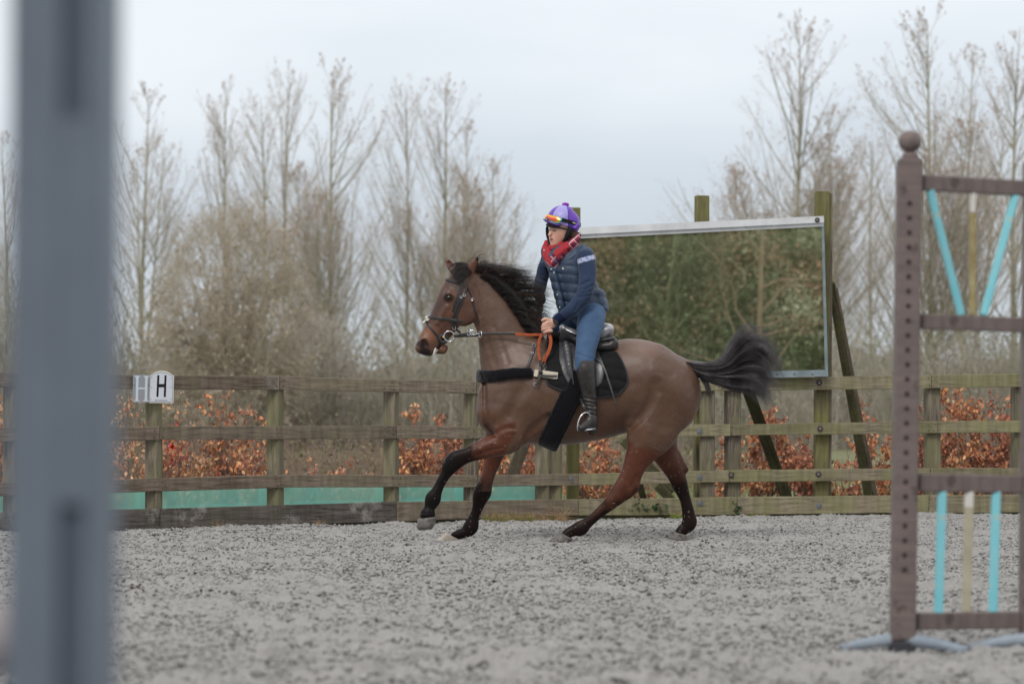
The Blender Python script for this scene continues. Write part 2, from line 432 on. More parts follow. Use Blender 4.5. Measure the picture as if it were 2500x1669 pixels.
    def nets(s):
        D = s.D; n = D.shape
        ins = D < 0
        c = np.zeros([n[0]-1, n[1]-1, n[2]-1], np.int8)
        for dx in (0, 1):
            for dy in (0, 1):
                for dz in (0, 1): c += ins[dx:n[0]-1+dx, dy:n[1]-1+dy, dz:n[2]-1+dz]
        act = (c > 0) & (c < 8); I = np.argwhere(act)
        idx = np.full(act.shape, -1, np.int32); idx[act] = np.arange(len(I))
        acc = np.zeros((len(I), 3)); cnt = np.zeros(len(I))
        cor = [(x, y, z) for x in (0, 1) for y in (0, 1) for z in (0, 1)]
        val = {q: D[I[:, 0]+q[0], I[:, 1]+q[1], I[:, 2]+q[2]] for q in cor}
        for q in cor:
            for a in range(3):
                if q[a] == 0:
                    p = list(q); p[a] = 1; p = tuple(p); v0, v1 = val[q], val[p]
                    m = (v0 < 0) != (v1 < 0); t = np.where(m, v0/(v0-v1+1e-12), 0)
                    e = np.array(q, float)[None, :].repeat(len(I), 0); e[:, a] += t
                    acc[m] += e[m]; cnt[m] += 1
        V = (I+acc/cnt[:, None])*s.h+s.o
        Fs = []
        for a in range(3):
            u, v = (a+1) % 3, (a+2) % 3
            sa = [slice(None)]*3; sb = [slice(None)]*3; sa[a] = slice(0, n[a]-1); sb[a] = slice(1, n[a])
            for ax in (u, v): sa[ax] = slice(1, n[ax]-1); sb[ax] = slice(1, n[ax]-1)
            A, B = ins[tuple(sa)], ins[tuple(sb)]
            for flip, M in ((False, A & ~B), (True, ~A & B)):
                E = np.argwhere(M)
                if not len(E): continue
                E = E.copy(); E[:, u] += 1; E[:, v] += 1
                q = []
                for du, dv in ((-1, -1), (0, -1), (0, 0), (-1, 0)):
                    G = E.copy(); G[:, u] += du; G[:, v] += dv; q.append(idx[G[:, 0], G[:, 1], G[:, 2]])
                q = np.stack(q, 1)
                Fs.append(q[:, ::-1] if flip else q)
        return V, np.concatenate(Fs)
    def noise(s, amp, scale, band=.03, seed=0, oct=2, sc=(1, 1, 1)):
        M = np.abs(s.D) < band; I = np.argwhere(M); P = I*s.h+s.o
        q = 0
        for o in range(oct): q = q+vnoise(P[:, 0]*scale*sc[0]*2**o, P[:, 1]*scale*sc[1]*2**o, P[:, 2]*scale*sc[2]*2**o, seed+o)*.5**o
        s.D[M] += (amp*q).astype(np.float32)
def relax(V, Fq, it=2, lam=.5):
    for _ in range(it):
        acc = np.zeros_like(V); cnt = np.zeros(len(V))
        for a, b in ((0, 1), (1, 2), (2, 3), (3, 0)):
            np.add.at(acc, Fq[:, a], V[Fq[:, b]]); np.add.at(acc, Fq[:, b], V[Fq[:, a]])
            np.add.at(cnt, Fq[:, a], 1); np.add.at(cnt, Fq[:, b], 1)
        V = V+lam*(acc/cnt[:, None]-V)
    return V
def blob(V, px, py, r, soft=.5, y=None, ry=None, ex=1, rot=0):
    """soft mask round a photo point on the horse plane"""
    dx = (V[:, 0]-hx(px))*HS; dz = -(V[:, 2]-hz(py))*HS
    c, s_ = math.cos(R(rot)), math.sin(R(rot)); a = dx*c+dz*s_; b = -dx*s_+dz*c
    q = np.sqrt((a/r/ex)**2+(b/r)**2)
    if y is not None: q = np.maximum(q, np.abs(V[:, 1]-y)/ry)
    return np.clip((1-q)/soft+.0, 0, 1)
def lerpc(c, tgt, m): return c*(1-m[:, None])+np.array(tgt)[None, :]*m[:, None]
def toworld(V): V = np.array(V, float).copy(); V[:, 1] += HY; return V
def ribbon(P, Nrm, width, thick, closed=False, wend=None):
    """box-section strap along P (n,3); Nrm (n,3) outward normals; width lies along T x N"""
    P = np.asarray(P, float); n = len(P)
    if closed: T = np.roll(P, -1, 0)-np.roll(P, 1, 0)
    else: T = np.gradient(P, axis=0)
    T /= np.linalg.norm(T, axis=1, keepdims=True)+1e-9
    Nn = Nrm-(Nrm*T).sum(1, keepdims=True)*T; Nn /= np.linalg.norm(Nn, axis=1, keepdims=True)+1e-9
    B = np.cross(T, Nn)
    wd = np.broadcast_to(np.asarray(width, float), (n,))[:, None]; th = np.broadcast_to(np.asarray(thick, float), (n,))[:, None]
    prof = [(-.5, 0), (-.5, .7), (-.32, 1), (.32, 1), (.5, .7), (.5, 0)]
    V = np.concatenate([(P+B*wd*a+Nn*th*b)[:, None, :] for a, b in prof], 1).reshape(-1, 3); m = len(prof)
    Fs = []
    for i in range(n if closed else n-1):
        j = (i+1) % n
        for k in range(m): Fs.append([i*m+k, i*m+(k+1) % m, j*m+(k+1) % m, j*m+k])
    if not closed: Fs += [list(range(m))[::-1], [(n-1)*m+k for k in range(m)]]
    return V, Fs
# ================================================================ GROUND
M_SAND = mat('arena_sand', attr=True, rough=.95, spec=.15, noise=.14, nscale=45, bump=.004, bscale=130)
# fence line: scale (px per metre) and ground row of the photo at a few columns
FX = np.array([-1200, 0, 280, 690, 1170, 1412, 1700, 2018, 2500, 4000]); FS = np.array([273.7-.0235*(q-1412) if q < 1412 else 273.7-.0042*(q-1412) for q in FX])
FG = np.array([1312, 1301, 1299, 1284, 1276, 1270, 1262, 1257, 1252, 1250])
fs_ = lambda px: float(np.interp(px, FX, FS))
def ground_base(x, y):
    """gentle unevenness: the surface meets the kickboard at the rows seen in the photograph"""
    px = 1250+x*F/np.maximum(y, 5); s = np.interp(px, FX, FS); zf = CAMZ+(HZ-np.interp(px, FX, FG))/s; yf = F/s
    t = np.clip((y-21.8)/(yf-21.8), 0, 1.0); return zf*t*t-.016*np.exp(-((y-20.6)/1.1)**4)
def sandheight(x, y):
    wx = x+.03*vnoise(x*9, y*9, 0, 50); wy = y+.03*vnoise(x*9, y*9, 0, 51)
    h = .012*vnoise(wx*3, wy*3, 0, 52)
    a = vnoise(wx*15, wy*15, 0, 53); h += .020*np.clip(a-.05, 0, 1)**1.1
    b = vnoise(wx*34, wy*34, 0, 54); h += .013*np.abs(b)
    c = vnoise(wx*70, wy*70, 0, 55); h += .010*np.clip(c, -.3, 1)
    d = vnoise(wx*1.1+4, wy*1.1, 0, 56); h += .012*d
    e = vnoise(wx*6, wy*6, 0, 57); h += -.05*np.clip(e-.40, 0, 1)*(vnoise(wx*30, wy*30, 0, 58)+1)
    return h, b, c, e
ys = [8.4]
while ys[-1] < 28.6: ys.append(ys[-1]+(.022 if ys[-1] < 14 else (.017 if ys[-1] < 20 else .015)))
ys = np.array(ys); NX = 1000
U = np.linspace(-1.0, 1.0, NX)
Yg = np.repeat(ys[:, None], NX, 1); Xg = U[None, :]*(Yg*.25+.15)
Hh, nb_, nc_, ne_ = sandheight(Xg, Yg)
gq = np.random.default_rng(12)
for _ in range(240):          # old hoof prints and kicked-out hollows
    qy = gq.uniform(9**.5, 24.5**.5)**2; qx = gq.uniform(-1, 1)*qy*.18; j0 = np.searchsorted(ys, qy-.3); j1 = np.searchsorted(ys, qy+.3)
    rr_ = np.hypot(Xg[j0:j1]-qx, (Yg[j0:j1]-qy)*gq.uniform(.7, 1.1)); dp = gq.uniform(.010, .030); Hh[j0:j1] += -dp*np.exp(-(rr_/.075)**4)+dp*.6*np.exp(-((rr_-.115)/.035)**2)
hoofs = [(1090, 1312, .145), (1366, 1312, -.155), (1656, 1312, .145)]
for a, b, dy in hoofs:
    r_ = np.hypot(Xg-hx(a), (Yg-HY-dy)); wq = np.exp(-(np.hypot((Xg-hx(a))/.13, np.where(Yg-HY-dy < 0, (Yg-HY-dy)/.55, (Yg-HY-dy)/.12)))**4); Hh = Hh*(1-wq)+(Hh.mean()-.012)*wq+.014*np.exp(-((r_-.13)/.03)**2)
HM = float(Hh[::7, ::7].mean())
Zg = ground_base(Xg, Yg)+Hh-HM-.004
V = np.stack([Xg, Yg, Zg], -1).reshape(-1, 3)
i = np.arange(len(ys)-1)[:, None]; j = np.arange(NX-1)[None, :]; Fq = np.stack([i*NX+j, i*NX+j+1, (i+1)*NX+j+1, (i+1)*NX+j], -1).reshape(-1, 4)
base = np.array(lin(152, 150, 148)); dark = np.array(lin(92, 86, 84))
mk = np.clip((vnoise(Xg*40, Yg*22, 0, 60)-.38)*3.5, 0, 1)*np.clip(vnoise(Xg*3, Yg*2, 0, 61)+.55, 0, 1)
mk = np.clip(mk+np.clip((vnoise(Xg*9, Yg*5, 0, 64)-.60)*5, 0, 1)*.8, 0, 1)
tint = 1+.05*vnoise(Xg*2, Yg*1.2, 0, 62)+.05*vnoise(Xg*60, Yg*60, 0, 63)
gc = base[None, None]*tint[..., None]*(1-.26*mk[..., None])+dark*0
gc *= np.array([1.0, .992, .985])
mesh_np('arena_ground', V, Fq, M_SAND, col=gc.reshape(-1, 3).clip(0, 1)).__setitem__('kind', 'structure')
# the rest of the arena, coarse, a little lower
M_SAND2 = mat('arena_sand_far', lin(150, 149, 148), rough=.95, spec=.15, var=lin(138, 136, 135), nscale=30, noise=.25, bump=.02, bscale=30)
xs = np.linspace(-26, 26, 105); yy_ = np.linspace(-9, 29, 77); X2, Y2 = np.meshgrid(xs, yy_)
Z2 = -.05+0*X2
# stop at the fence
px2 = 1250+X2*F/np.maximum(Y2, 5)
yf2 = np.where(Y2 > 5, F/np.interp(1250+X2*F/24, FX, FS), 99)
Y2 = np.minimum(Y2, yf2+.25)
V = np.stack([X2, Y2, Z2], -1).reshape(-1, 3); i = np.arange(len(yy_)-1)[:, None]; j = np.arange(len(xs)-1)[None, :]
mesh_np('arena_surround', V, np.stack([i*105+j, i*105+j+1, (i+1)*105+j+1, (i+1)*105+j], -1).reshape(-1, 4), M_SAND2).__setitem__('kind', 'structure')
# loose dark clods and pale chips thrown about: uncountable
g = np.random.default_rng(21)
def clods(n, r0, r1, seed, ylo=8.8, yhi=24.5, col=False):
    g = np.random.default_rng(seed); y = g.uniform(ylo**.5, yhi**.5, n)**2; x = g.uniform(-1, 1, n)*y*.20
    ok = np.ones(n, bool)
    for a_, b_, dy_ in hoofs: ok &= ~((np.abs(x-hx(a_)) < .13) & (y < HY+dy_+.1) & (y > HY+dy_-.6))
    x, y = x[ok], y[ok]; n = len(x)
    h, *_ = sandheight(x, y); z = ground_base(x, y)+h-HM-.004; r = g.uniform(r0, r1, n)*g.uniform(.6, 1, n)
    base_ = np.array([(1, 0, 0), (0, 1, 0), (-1, 0, 0), (0, -1, 0), (0, 0, 1), (0, 0, -1)], float)
    P_ = base_[None]*r[:, None, None]*g.uniform(.5, 1.3, (n, 6, 1)); P_[:, :, 2] *= .7
    V_ = P_+np.stack([x, y, z+r*.35], 1)[:, None, :]
    f = np.array([(0, 1, 4), (1, 2, 4), (2, 3, 4), (3, 0, 4), (1, 0, 5), (2, 1, 5), (3, 2, 5), (0, 3, 5)])
    return V_.reshape(-1, 3), (f[None]+6*np.arange(n)[:, None, None]).reshape(-1, 3)
M_CLOD = mat('dark_rubber_clods', lin(96, 91, 89), rough=.95, var=lin(66, 62, 60), nscale=9)
V, Fq = clods(5000, .003, .010, 30); mesh_np('dark_clods', V, Fq, M_CLOD, smooth=False).__setitem__('kind', 'stuff')
g = np.random.default_rng(5)
M_SCL = mat('sand_clods', attr=True, rough=.95, spec=.1)
for nm_, n_, r0_, r1_, ya, yb_ in (('sand_clods', 90000, .004, .0165, 15.5, 25.2), ('near_sand_clods', 36000, .005, .019, 8.6, 16)):
    V, Fq = clods(n_, r0_, r1_, 31, ya, yb_); k = len(V)//6; cc = np.array(lin(162, 160, 157))[None]*g.uniform(.68, 1.12, (k, 1)); dk = g.random(k) < .12; cc[dk] *= .5; mesh_np(nm_, V, Fq, M_SCL, None, False, np.repeat(cc, 6, 0)).__setitem__('kind', 'stuff')
V, Fq = clods(260, .004, .012, 32); mesh_np('pale_chips', V, Fq, mat('pale_chips', lin(205, 202, 197), rough=.8), smooth=False).__setitem__('kind', 'stuff')

# scuffed clusters of damp dark clods
g = np.random.default_rng(44); nc = 130; cy = g.uniform(13**.5, 24.6**.5, nc)**2; cx = g.uniform(-1, 1, nc)*cy*.18; per = np.where(cy < 14, g.integers(3, 14, nc), g.integers(10, 46, nc)); ci = np.repeat(np.arange(nc), per)
x = cx[ci]+g.normal(0, .09, len(ci)); y = cy[ci]+g.normal(0, .10, len(ci)); h, *_ = sandheight(x, y); z = ground_base(x, y)+h-HM-.004; r = g.uniform(.005, .015, len(x))
base_ = np.array([(1, 0, 0), (0, 1, 0), (-1, 0, 0), (0, -1, 0), (0, 0, 1), (0, 0, -1)], float); P_ = base_[None]*r[:, None, None]*g.uniform(.5, 1.3, (len(x), 6, 1)); P_[:, :, 2] *= .7
V = (P_+np.stack([x, y, z+r*.25], 1)[:, None, :]).reshape(-1, 3); f = np.array([(0, 1, 4), (1, 2, 4), (2, 3, 4), (3, 0, 4), (1, 0, 5), (2, 1, 5), (3, 2, 5), (0, 3, 5)])
cc = np.array(lin(92, 86, 83))[None]*g.uniform(.6, 1.3, (len(x), 1)); mesh_np('scuffed_clods', V, (f[None]+6*np.arange(len(x))[:, None, None]).reshape(-1, 3), M_SCL, None, False, np.repeat(cc, 6, 0)).__setitem__('kind', 'stuff')
# field beyond the fence, rising a little, to the horizon
M_FIELD = mat('pasture', lin(118, 122, 86), rough=.95, var=lin(104, 104, 76), nscale=.35, noise=.25, darkcol=lin(150, 146, 112), dn=.55, dscale=.6, dsharp=.2, bump=.05, bscale=8)
yr = np.array([21.5, 24, 26, 28, 31, 36, 45, 60, 80, 110, 160, 260, 500, 900, 1500]); xr = np.linspace(-1, 1, 41)
YY = np.repeat(yr[:, None], 41, 1); XX = xr[None]*np.maximum(YY*1.1, 40); yf2 = F/np.interp(1250+XX*F/24, FX, FS)
ZZ = np.where(YY < 27, -.06, -.03)+.0*YY+np.clip((YY-30)/60, 0, 1)*.25*(XX > -100)
YY = np.where(YY < 28, np.maximum(YY, yf2+.1), YY)
V = np.stack([XX, YY, ZZ], -1).reshape(-1, 3); i = np.arange(len(yr)-1)[:, None]; j = np.arange(40)[None, :]
mesh_np('field', V, np.stack([i*41+j, i*41+j+1, (i+1)*41+j+1, (i+1)*41+j], -1).reshape(-1, 4), M_FIELD).__setitem__('kind', 'structure')
# ground under the wood behind the camera
b = MB(); b.box(-60, 60, -60, -9, -.3, -.06); o = b.build('woodland_floor', mat('leaf_litter', lin(92, 74, 56), rough=.95, var=lin(70, 66, 44), nscale=2)); o['kind'] = 'structure'
# low wooded ridge closing the horizon
M_RIDGE = mat('far_woods', lin(112, 108, 98), rough=1, var=lin(92, 92, 82), nscale=.08, noise=.2)
n = 240; xs = np.linspace(-420, 420, n); hh = 5.0+1.6*vnoise(xs/30, xs*0+3)+.9*vnoise(xs/7, xs*0+5)+.5*vnoise(xs/2.2, xs*0)+np.clip(xs/60, 0, 1)*1.5
V = []
for k in range(n): V += [(xs[k], 300, -.5), (xs[k], 303, hh[k]*.75), (xs[k], 309, hh[k]), (xs[k], 330, hh[k]*.9), (xs[k], 345, -.5)]
Fq = [[k*5+a, (k+1)*5+a, (k+1)*5+a+1, k*5+a+1] for k in range(n-1) for a in range(4)]
mesh_np('hills', np.array(V), Fq, M_RIDGE).__setitem__('kind', 'structure')
# ================================================================ FENCE
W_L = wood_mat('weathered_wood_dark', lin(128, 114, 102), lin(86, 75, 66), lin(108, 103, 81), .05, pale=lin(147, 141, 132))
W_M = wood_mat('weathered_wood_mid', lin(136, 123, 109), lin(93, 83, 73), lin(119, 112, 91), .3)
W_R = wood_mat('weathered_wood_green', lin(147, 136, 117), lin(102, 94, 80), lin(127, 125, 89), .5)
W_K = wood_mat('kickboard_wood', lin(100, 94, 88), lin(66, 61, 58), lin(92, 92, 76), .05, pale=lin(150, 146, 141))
W_P = wood_mat('post_wood', lin(134, 123, 111), lin(86, 78, 69), lin(127, 125, 91), .35, vert=True)
W_PH = wood_mat('brace_wood', lin(128, 120, 104), lin(84, 78, 66), lin(118, 120, 80), .5)
W_PG = wood_mat('mirror_post_wood', lin(118, 110, 84), lin(80, 74, 56), lin(130, 128, 78), .5, vert=True)
W_DK = wood_mat('wet_strut_wood', lin(84, 77, 58), lin(52, 46, 36), lin(88, 90, 56), .4)
fence = empty('post_and_rail_fence', (0, F/274+.1, 0), 'weathered post and rail fence with a kickboard along the far side of the arena', 'fence')
FO = np.array(fence.location)
def obox(name, p0, p1, up, th, m, parent, org, b=.004, wob=.0):
    """board: p0,p1 world ends at mid height (x,y,z0,z1 given as lower/upper z pair)"""
    (x0, y0, za0, zb0), (x1, y1, za1, zb1) = p0, p1
    L = math.hypot(x1-x0, y1-y0); ax = math.atan2(y1-y0, x1-x0)
    n = 9; V = []; g = np.random.default_rng(int(abs(x0*991+za0*77)*10) % 99999)
    offs = g.normal(0, .0022, (n, 2)); offs = (offs+np.roll(offs, 1, 0))/2
    for i in range(n):
        t = i/(n-1); x = L*t; zl = za0*(1-t)+za1*t-FOZ(org)+offs[i, 0]; zh = zb0*(1-t)+zb1*t-FOZ(org)+offs[i, 1]; c = .004
        V += [(x, 0, zl+c), (x, c, zl), (x, th-c, zl), (x, th, zl+c), (x, th, zh-c), (x, th-c, zh), (x, c, zh), (x, 0, zh-c)]
    Fs = [[i*8+k, i*8+(k+1) % 8, (i+1)*8+(k+1) % 8, (i+1)*8+k] for i in range(n-1) for k in range(8)]
    Fs += [list(range(8))[::-1], [(n-1)*8+k for k in range(8)]]
    Fs = [f[::-1] for f in Fs]
    return mesh_np(name, np.array(V), Fs, m, parent, False, loc=(x0-org[0], y0-org[1], 0), rot=(0, 0, ax))
def FOZ(org): return org[2]
RAIL_T = .036
rows = {  # upper / lower photo rows along each board run, with the columns where boards butt
 'a': dict(x=[-80, 0, 280, 680, 1165, 1500, 1900, 2018, 2272, 2560], t=[909, 910, 915, 917.5, 931, 928, 922, 920, 915, 910], b=[944, 945, 950, 951, 961, 958, 952, 951, 947, 942], j=[-720, -300, -80, 390, 683, 1163, 1412, 1690, 2274, 2700, 3100, 3500]),
 'b': dict(x=[-80, 0, 386, 685, 963, 1165, 1530, 1700, 2018, 2272, 2560], t=[1045, 1044, 1041, 1038, 1038.5, 1044, 1041, 1036, 1032, 1028, 1024], b=[1079, 1078, 1074, 1071, 1070, 1075, 1071, 1064, 1061, 1057, 1053], j=[-720, -300, -80, 390, 968, 1412, 1784, 2290, 2715, 3115, 3500]),
 'c': dict(x=[-80, 0, 280, 684, 686, 1163, 1400, 1700, 2018, 2272, 2560], t=[1180, 1179, 1173, 1159.5, 1158.5, 1159, 1156, 1148.5, 1144, 1142, 1141], b=[1213, 1212, 1205, 1192, 1190, 1188, 1185, 1178, 1173, 1171, 1169], j=[-720, -300, -80, 686, 1166, 1412, 1780, 2272, 2700, 3100, 3500]),
}
def fpt(px, dy=0.): s = fs_(px); return (px-1250)/s, F/s+dy, s
for key, r_ in rows.items():
    for a, b in zip(r_['j'][:-1], r_['j'][1:]):
        a2, b2 = a+.7, b-.7
        seg = [a2]+[q for q in np.linspace(a2, b2, max(2, int((b2-a2)/330)+1))[1:]]
        (xa, ya, sa), (xb, yb, sb) = fpt(a2), fpt(b2)
        ta, ba = np.interp(a2, r_['x'], r_['t']), np.interp(a2, r_['x'], r_['b']); tb, bb = np.interp(b2, r_['x'], r_['t']), np.interp(b2, r_['x'], r_['b'])
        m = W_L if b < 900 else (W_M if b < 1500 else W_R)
        z = lambda row, s: CAMZ+(HZ-row)/s
        dy = random.uniform(-.002, .002)
        obox('rail', (xa, ya+dy, z(ba, sa), z(ta, sa)), (xb, yb+dy, z(bb, sb), z(tb, sb)), None, RAIL_T, m, fence, FO)
kx = dict(x=[-80, 0, 280, 390, 686, 968, 1170, 1400, 1700, 2018, 2272, 2560], t=[1252, 1250, 1244, 1241, 1232, 1224, 1223, 1218, 1214, 1210, 1207.5, 1206], b=[1302, 1300, 1296, 1294, 1281, 1272, 1266, 1258, 1256, 1256, 1251, 1250])
for a, b in zip([-720, -80, 391, 968, 1412, 1800, 2268, 2700], [-80, 391, 968, 1412, 1800, 2268, 2700, 3500]):
    a2, b2 = a+.7, b-.7; (xa, ya, sa), (xb, yb, sb) = fpt(a2, -.006), fpt(b2, -.006)
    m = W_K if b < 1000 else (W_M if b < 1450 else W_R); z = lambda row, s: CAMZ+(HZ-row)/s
    obox('kickboard', (xa, ya, z(np.interp(a2, kx['x'], kx['b']), sa), z(np.interp(a2, kx['x'], kx['t']), sa)), (xb, yb, z(np.interp(b2, kx['x'], kx['b']), sb), z(np.interp(b2, kx['x'], kx['t']), sb)), None, .042, m, fence, FO)
for a, b in zip([-720, 686, 1412, 1700], [686, 1412, 1700, 3500]):      # dark gravel board below, half buried
    (xa, ya, sa), (xb, yb, sb) = fpt(a+1, .02), fpt(b-1, .02); z = lambda row, s: CAMZ+(HZ-row)/s
    obox('gravel_board', (xa, ya, z(1330, sa), z(np.interp(a, kx['x'], kx['b'])-4, sa)), (xb, yb, z(1320, sb), z(np.interp(b, kx['x'], kx['b'])-4, sb)), None, .03, W_DK, fence, FO)
def post(px, wpx, top, m=W_P, dy=.038, rot=.0, dpx=None, parent=fence, name='post', org=FO, depth=None, lean=0.):
    x, y, s = fpt(px, dy); w_ = wpx/s; d = depth or w_*.95; H_ = CAMZ+(HZ-top)/s
    mb = MB(); mb.box(-w_/2, w_/2, 0, d, -.35, H_, .006)
    return mb.build(name, m, parent, False, loc=(x-org[0], y-org[1]+ (abs(rot)*w_*.5), -org[2]), rot=(0, lean, rot))
for px, wd, top, rot in ((-600, 38, 912, -.35), (-290, 38, 914, -.35), (2705, 35, 914, .2), (2910, 35, 914, .2), (3110, 35, 914, .2), (3310, 35, 914, .2), (3485, 35, 914, .2), (20, 38, 917, -.35), (366, 33, 922, -.35), (664, 33, 924, -.35), (949, 31, 930, -.33), (1145, 31, 936, -.33), (1322, 34, 930, -.25), (1353, 30, 932, -.2), (1728, 36, 928, .0), (1795, 34, 926, .25), (2283, 34, 920, .2), (2498, 36, 920, .2)):
    post(px, wd, top, W_P, rot=rot, name='post')
# dark nail heads where boards cross posts
mb = MB(); mb.cyl((0, 0, 0), (0, -.0025, 0), .0045, n=8); nail0 = mb.build('nail', mat('rusty_nail', lin(48, 38, 34), rough=.7), fence)
first = True
for key, r_ in list(rows.items())+[('k', kx)]:
    for px in (376, 398, 676, 692, 940, 960, 976, 1140, 1156, 1174, 1790, 2268, 2282, 2296):
        for fr in (.25, .75):
            s = fs_(px); row = np.interp(px, r_['x'], r_['t'])*(1-fr)+np.interp(px, r_['x'], r_['b'])*fr
            o = nail0 if first else copy_obj(nail0, fence); first = False
            q = px+random.uniform(-3, 3); x, y, s = fpt(q); o.location = (x-FO[0], y-FO[1]-(.0055 if key == 'k' else 0.003), CAMZ+(HZ-row)/s+random.uniform(-.006, .006))
# galvanised coach bolts with round washers
M_GALV = mat('galvanised_steel', lin(150, 156, 162), rough=.42, metal=.7, var=lin(110, 112, 116), nscale=60)
M_RUSTW = mat('rust_stained_washer', lin(92, 78, 76), rough=.7, metal=.3, var=lin(70, 52, 46), nscale=60)
def bolt(px, row, m, dy=0.):
    x, y, s = fpt(px); mb = MB(); mb.cyl((0, 0, 0), (0, -.005, 0), .026, n=22); o = mb.build('bolt', m, fence, False, loc=(x-FO[0], y-FO[1]-.001+dy, CAMZ+(HZ-row)/s))
    mb = MB(); mb.cyl((0, -.005, 0), (0, -.016, 0), .013, .0125, n=6); mb.build('bolt_head', M_GALV, o)
for px, row, m in ((1393, 1168, M_GALV), (1708, 1052, M_GALV), (1708, 1164, M_GALV), (1709, 1227, M_GALV), (1785, 1159, M_RUSTW), (2000, 934, M_RUSTW), (2002, 1046, M_RUSTW), (1998, 1157, M_RUSTW), (1999, 1234, M_GALV)):
    bolt(px, row, m, -.006 if row > 1200 else 0)
# ================================================================ MIRROR
MS = 271.0; MY = F/MS
mirror = empty('arena_mirror', ((1710-1250)/MS, MY-.12, CAMZ+(HZ-725)/MS), 'large framed riding arena mirror bolted to tall green posts above the fence', 'mirror')
MO = np.array(mirror.location)
def mw(px, py): return np.array([(px-1250)/MS, 0, CAMZ+(HZ-py)/MS])-np.array([MO[0], 0, MO[2]])
TL_, TR_, BR_, BL_ = mw(1405, 558.5), mw(2007, 530), mw(2018, 919), mw(1414, 934)
def quadpanel(name, c, y0, y1, m, bev=.002, smooth=False):
    V = [(p[0], y, p[2]) for y in (y0, y1) for p in c]; n = len(c)
    Fs = [list(range(n)), list(range(n, 2*n))[::-1]]+[[i, i+n, (i+1) % n+n, (i+1) % n] for i in range(n)]
    mb = MB(); mb.add(V, Fs); return mb.build(name, m, mirror)
M_GLASS = bpy.data.materials.new('dusty_mirror'); M_GLASS.use_nodes = True; t = M_GLASS.node_tree; b = t.nodes['Principled BSDF']
b.inputs['Base Color'].default_value = (.88, .90, .86, 1); b.inputs['Metallic'].default_value = 1; b.inputs['Roughness'].default_value = .012
tc = N(t, 'ShaderNodeTexCoord'); nz = N(t, 'ShaderNodeTexNoise'); nz.inputs['Scale'].default_value = 6; nz.inputs['Detail'].default_value = 9; nz.inputs['Roughness'].default_value = .75; t.links.new(tc.outputs['Object'], nz.inputs[0])
sx = N(t, 'ShaderNodeSeparateXYZ'); t.links.new(tc.outputs['Object'], sx.inputs[0])
mr = N(t, 'ShaderNodeMapRange'); mr.inputs[1].default_value = .25; mr.inputs[2].default_value = .70; t.links.new(sx.outputs[2], mr.inputs[0])
ml = N(t, 'ShaderNodeMath', operation='MULTIPLY'); t.links.new(mr.outputs[0], ml.inputs[0]); t.links.new(nz.outputs[0], ml.inputs[1])
fl = N(t, 'ShaderNodeTexNoise'); fl.inputs['Scale'].default_value = 70; fl.inputs['Detail'].default_value = 2; t.links.new(tc.outputs['Object'], fl.inputs[0])
flr = N(t, 'ShaderNodeMapRange'); flr.inputs[1].default_value = .72; flr.inputs[2].default_value = .76; flr.inputs[4].default_value = .5; t.links.new(fl.outputs[0], flr.inputs[0])
ma = N(t, 'ShaderNodeMath', operation='MULTIPLY_ADD'); ma.inputs[1].default_value = .5; ma.inputs[2].default_value = .13; t.links.new(ml.outputs[0], ma.inputs[0])
mx_ = N(t, 'ShaderNodeMath', operation='ADD'); t.links.new(ma.outputs[0], mx_.inputs[0]); t.links.new(flr.outputs[0], mx_.inputs[1])
dirt = N(t, 'ShaderNodeBsdfDiffuse'); dirt.inputs[0].default_value = (*lin(150, 158, 120), 1)
ms = N(t, 'ShaderNodeMixShader'); t.links.new(mx_.outputs[0], ms.inputs[0]); t.links.new(b.outputs[0], ms.inputs[1]); t.links.new(dirt.outputs[0], ms.inputs[2])
t.links.new(ms.outputs[0], t.nodes['Material Output'].inputs[0])
M_WFR = mat('white_mirror_frame', lin(222, 224, 226), rough=.45, var=lin(200, 202, 204), nscale=5, darkcol=lin(168, 168, 150), dn=.62, dscale=14, dsharp=.12)
M_BFR = mat('blue_grey_frame', lin(140, 152, 157), rough=.5, var=lin(112, 126, 132), nscale=8)
def off(p, dx, dz): return p+np.array([dx/MS, 0, -dz/MS])
quadpanel('glass', [off(TL_, 0, 26), off(TR_, -2, 24), off(BR_, -5, -14), off(BL_, 3, -14)], .0, .006, M_GLASS)
quadpanel('top_frame', [TL_, TR_, off(TR_, .5, 16), off(TL_, .5, 17)], -.045, .03, M_WFR)
quadpanel('top_frame_lip', [off(TL_, 0, 17), off(TR_, 0, 16), off(TR_, .5, 24.5), off(TL_, .5, 26)], -.022, .03, M_WFR)
quadpanel('side_frame', [off(TR_, -4, 24.5), off(TR_, 1, 24.5), BR_, off(BR_, -6.5, 0)], -.030, .03, M_BFR)
quadpanel('side_frame', [off(TL_, -4, 26), off(TL_, 1, 26), BL_, off(BL_, -5, 0)], -.030, .03, M_BFR)
quadpanel('bottom_frame', [off(BL_, 0, -8), off(BR_, -6.6, -8), off(BR_, -6.6, 0), off(BL_, 0, 0)], -.045, .03, M_BFR)
quadpanel('bottom_frame_lip', [off(BL_, 0, -16), off(BR_, -6.6, -16), off(BR_, -6.6, -8.4), off(BL_, 0, -8.4)], -.022, .03, M_BFR)
quadpanel('backing_board', [off(TL_, 2, 4), off(TR_, -2, 4), off(BR_, -2, -2), off(BL_, 2, -2)], .031, .05, mat('backing_board', lin(90, 88, 80), rough=.9))
for (px, py, m) in ((1991, 540, M_RUSTW),):
    mb = MB(); mb.cyl((0, -.046, 0), (0, -.053, 0), .022, n=18); q = mw(px, py); o = mb.build('bolt', m, mirror, loc=(q[0], 0, q[2])); mb = MB(); mb.cyl((0, -.053, 0), (0, -.066, 0), .012, n=6); mb.build('bolt_head', M_GALV, o)
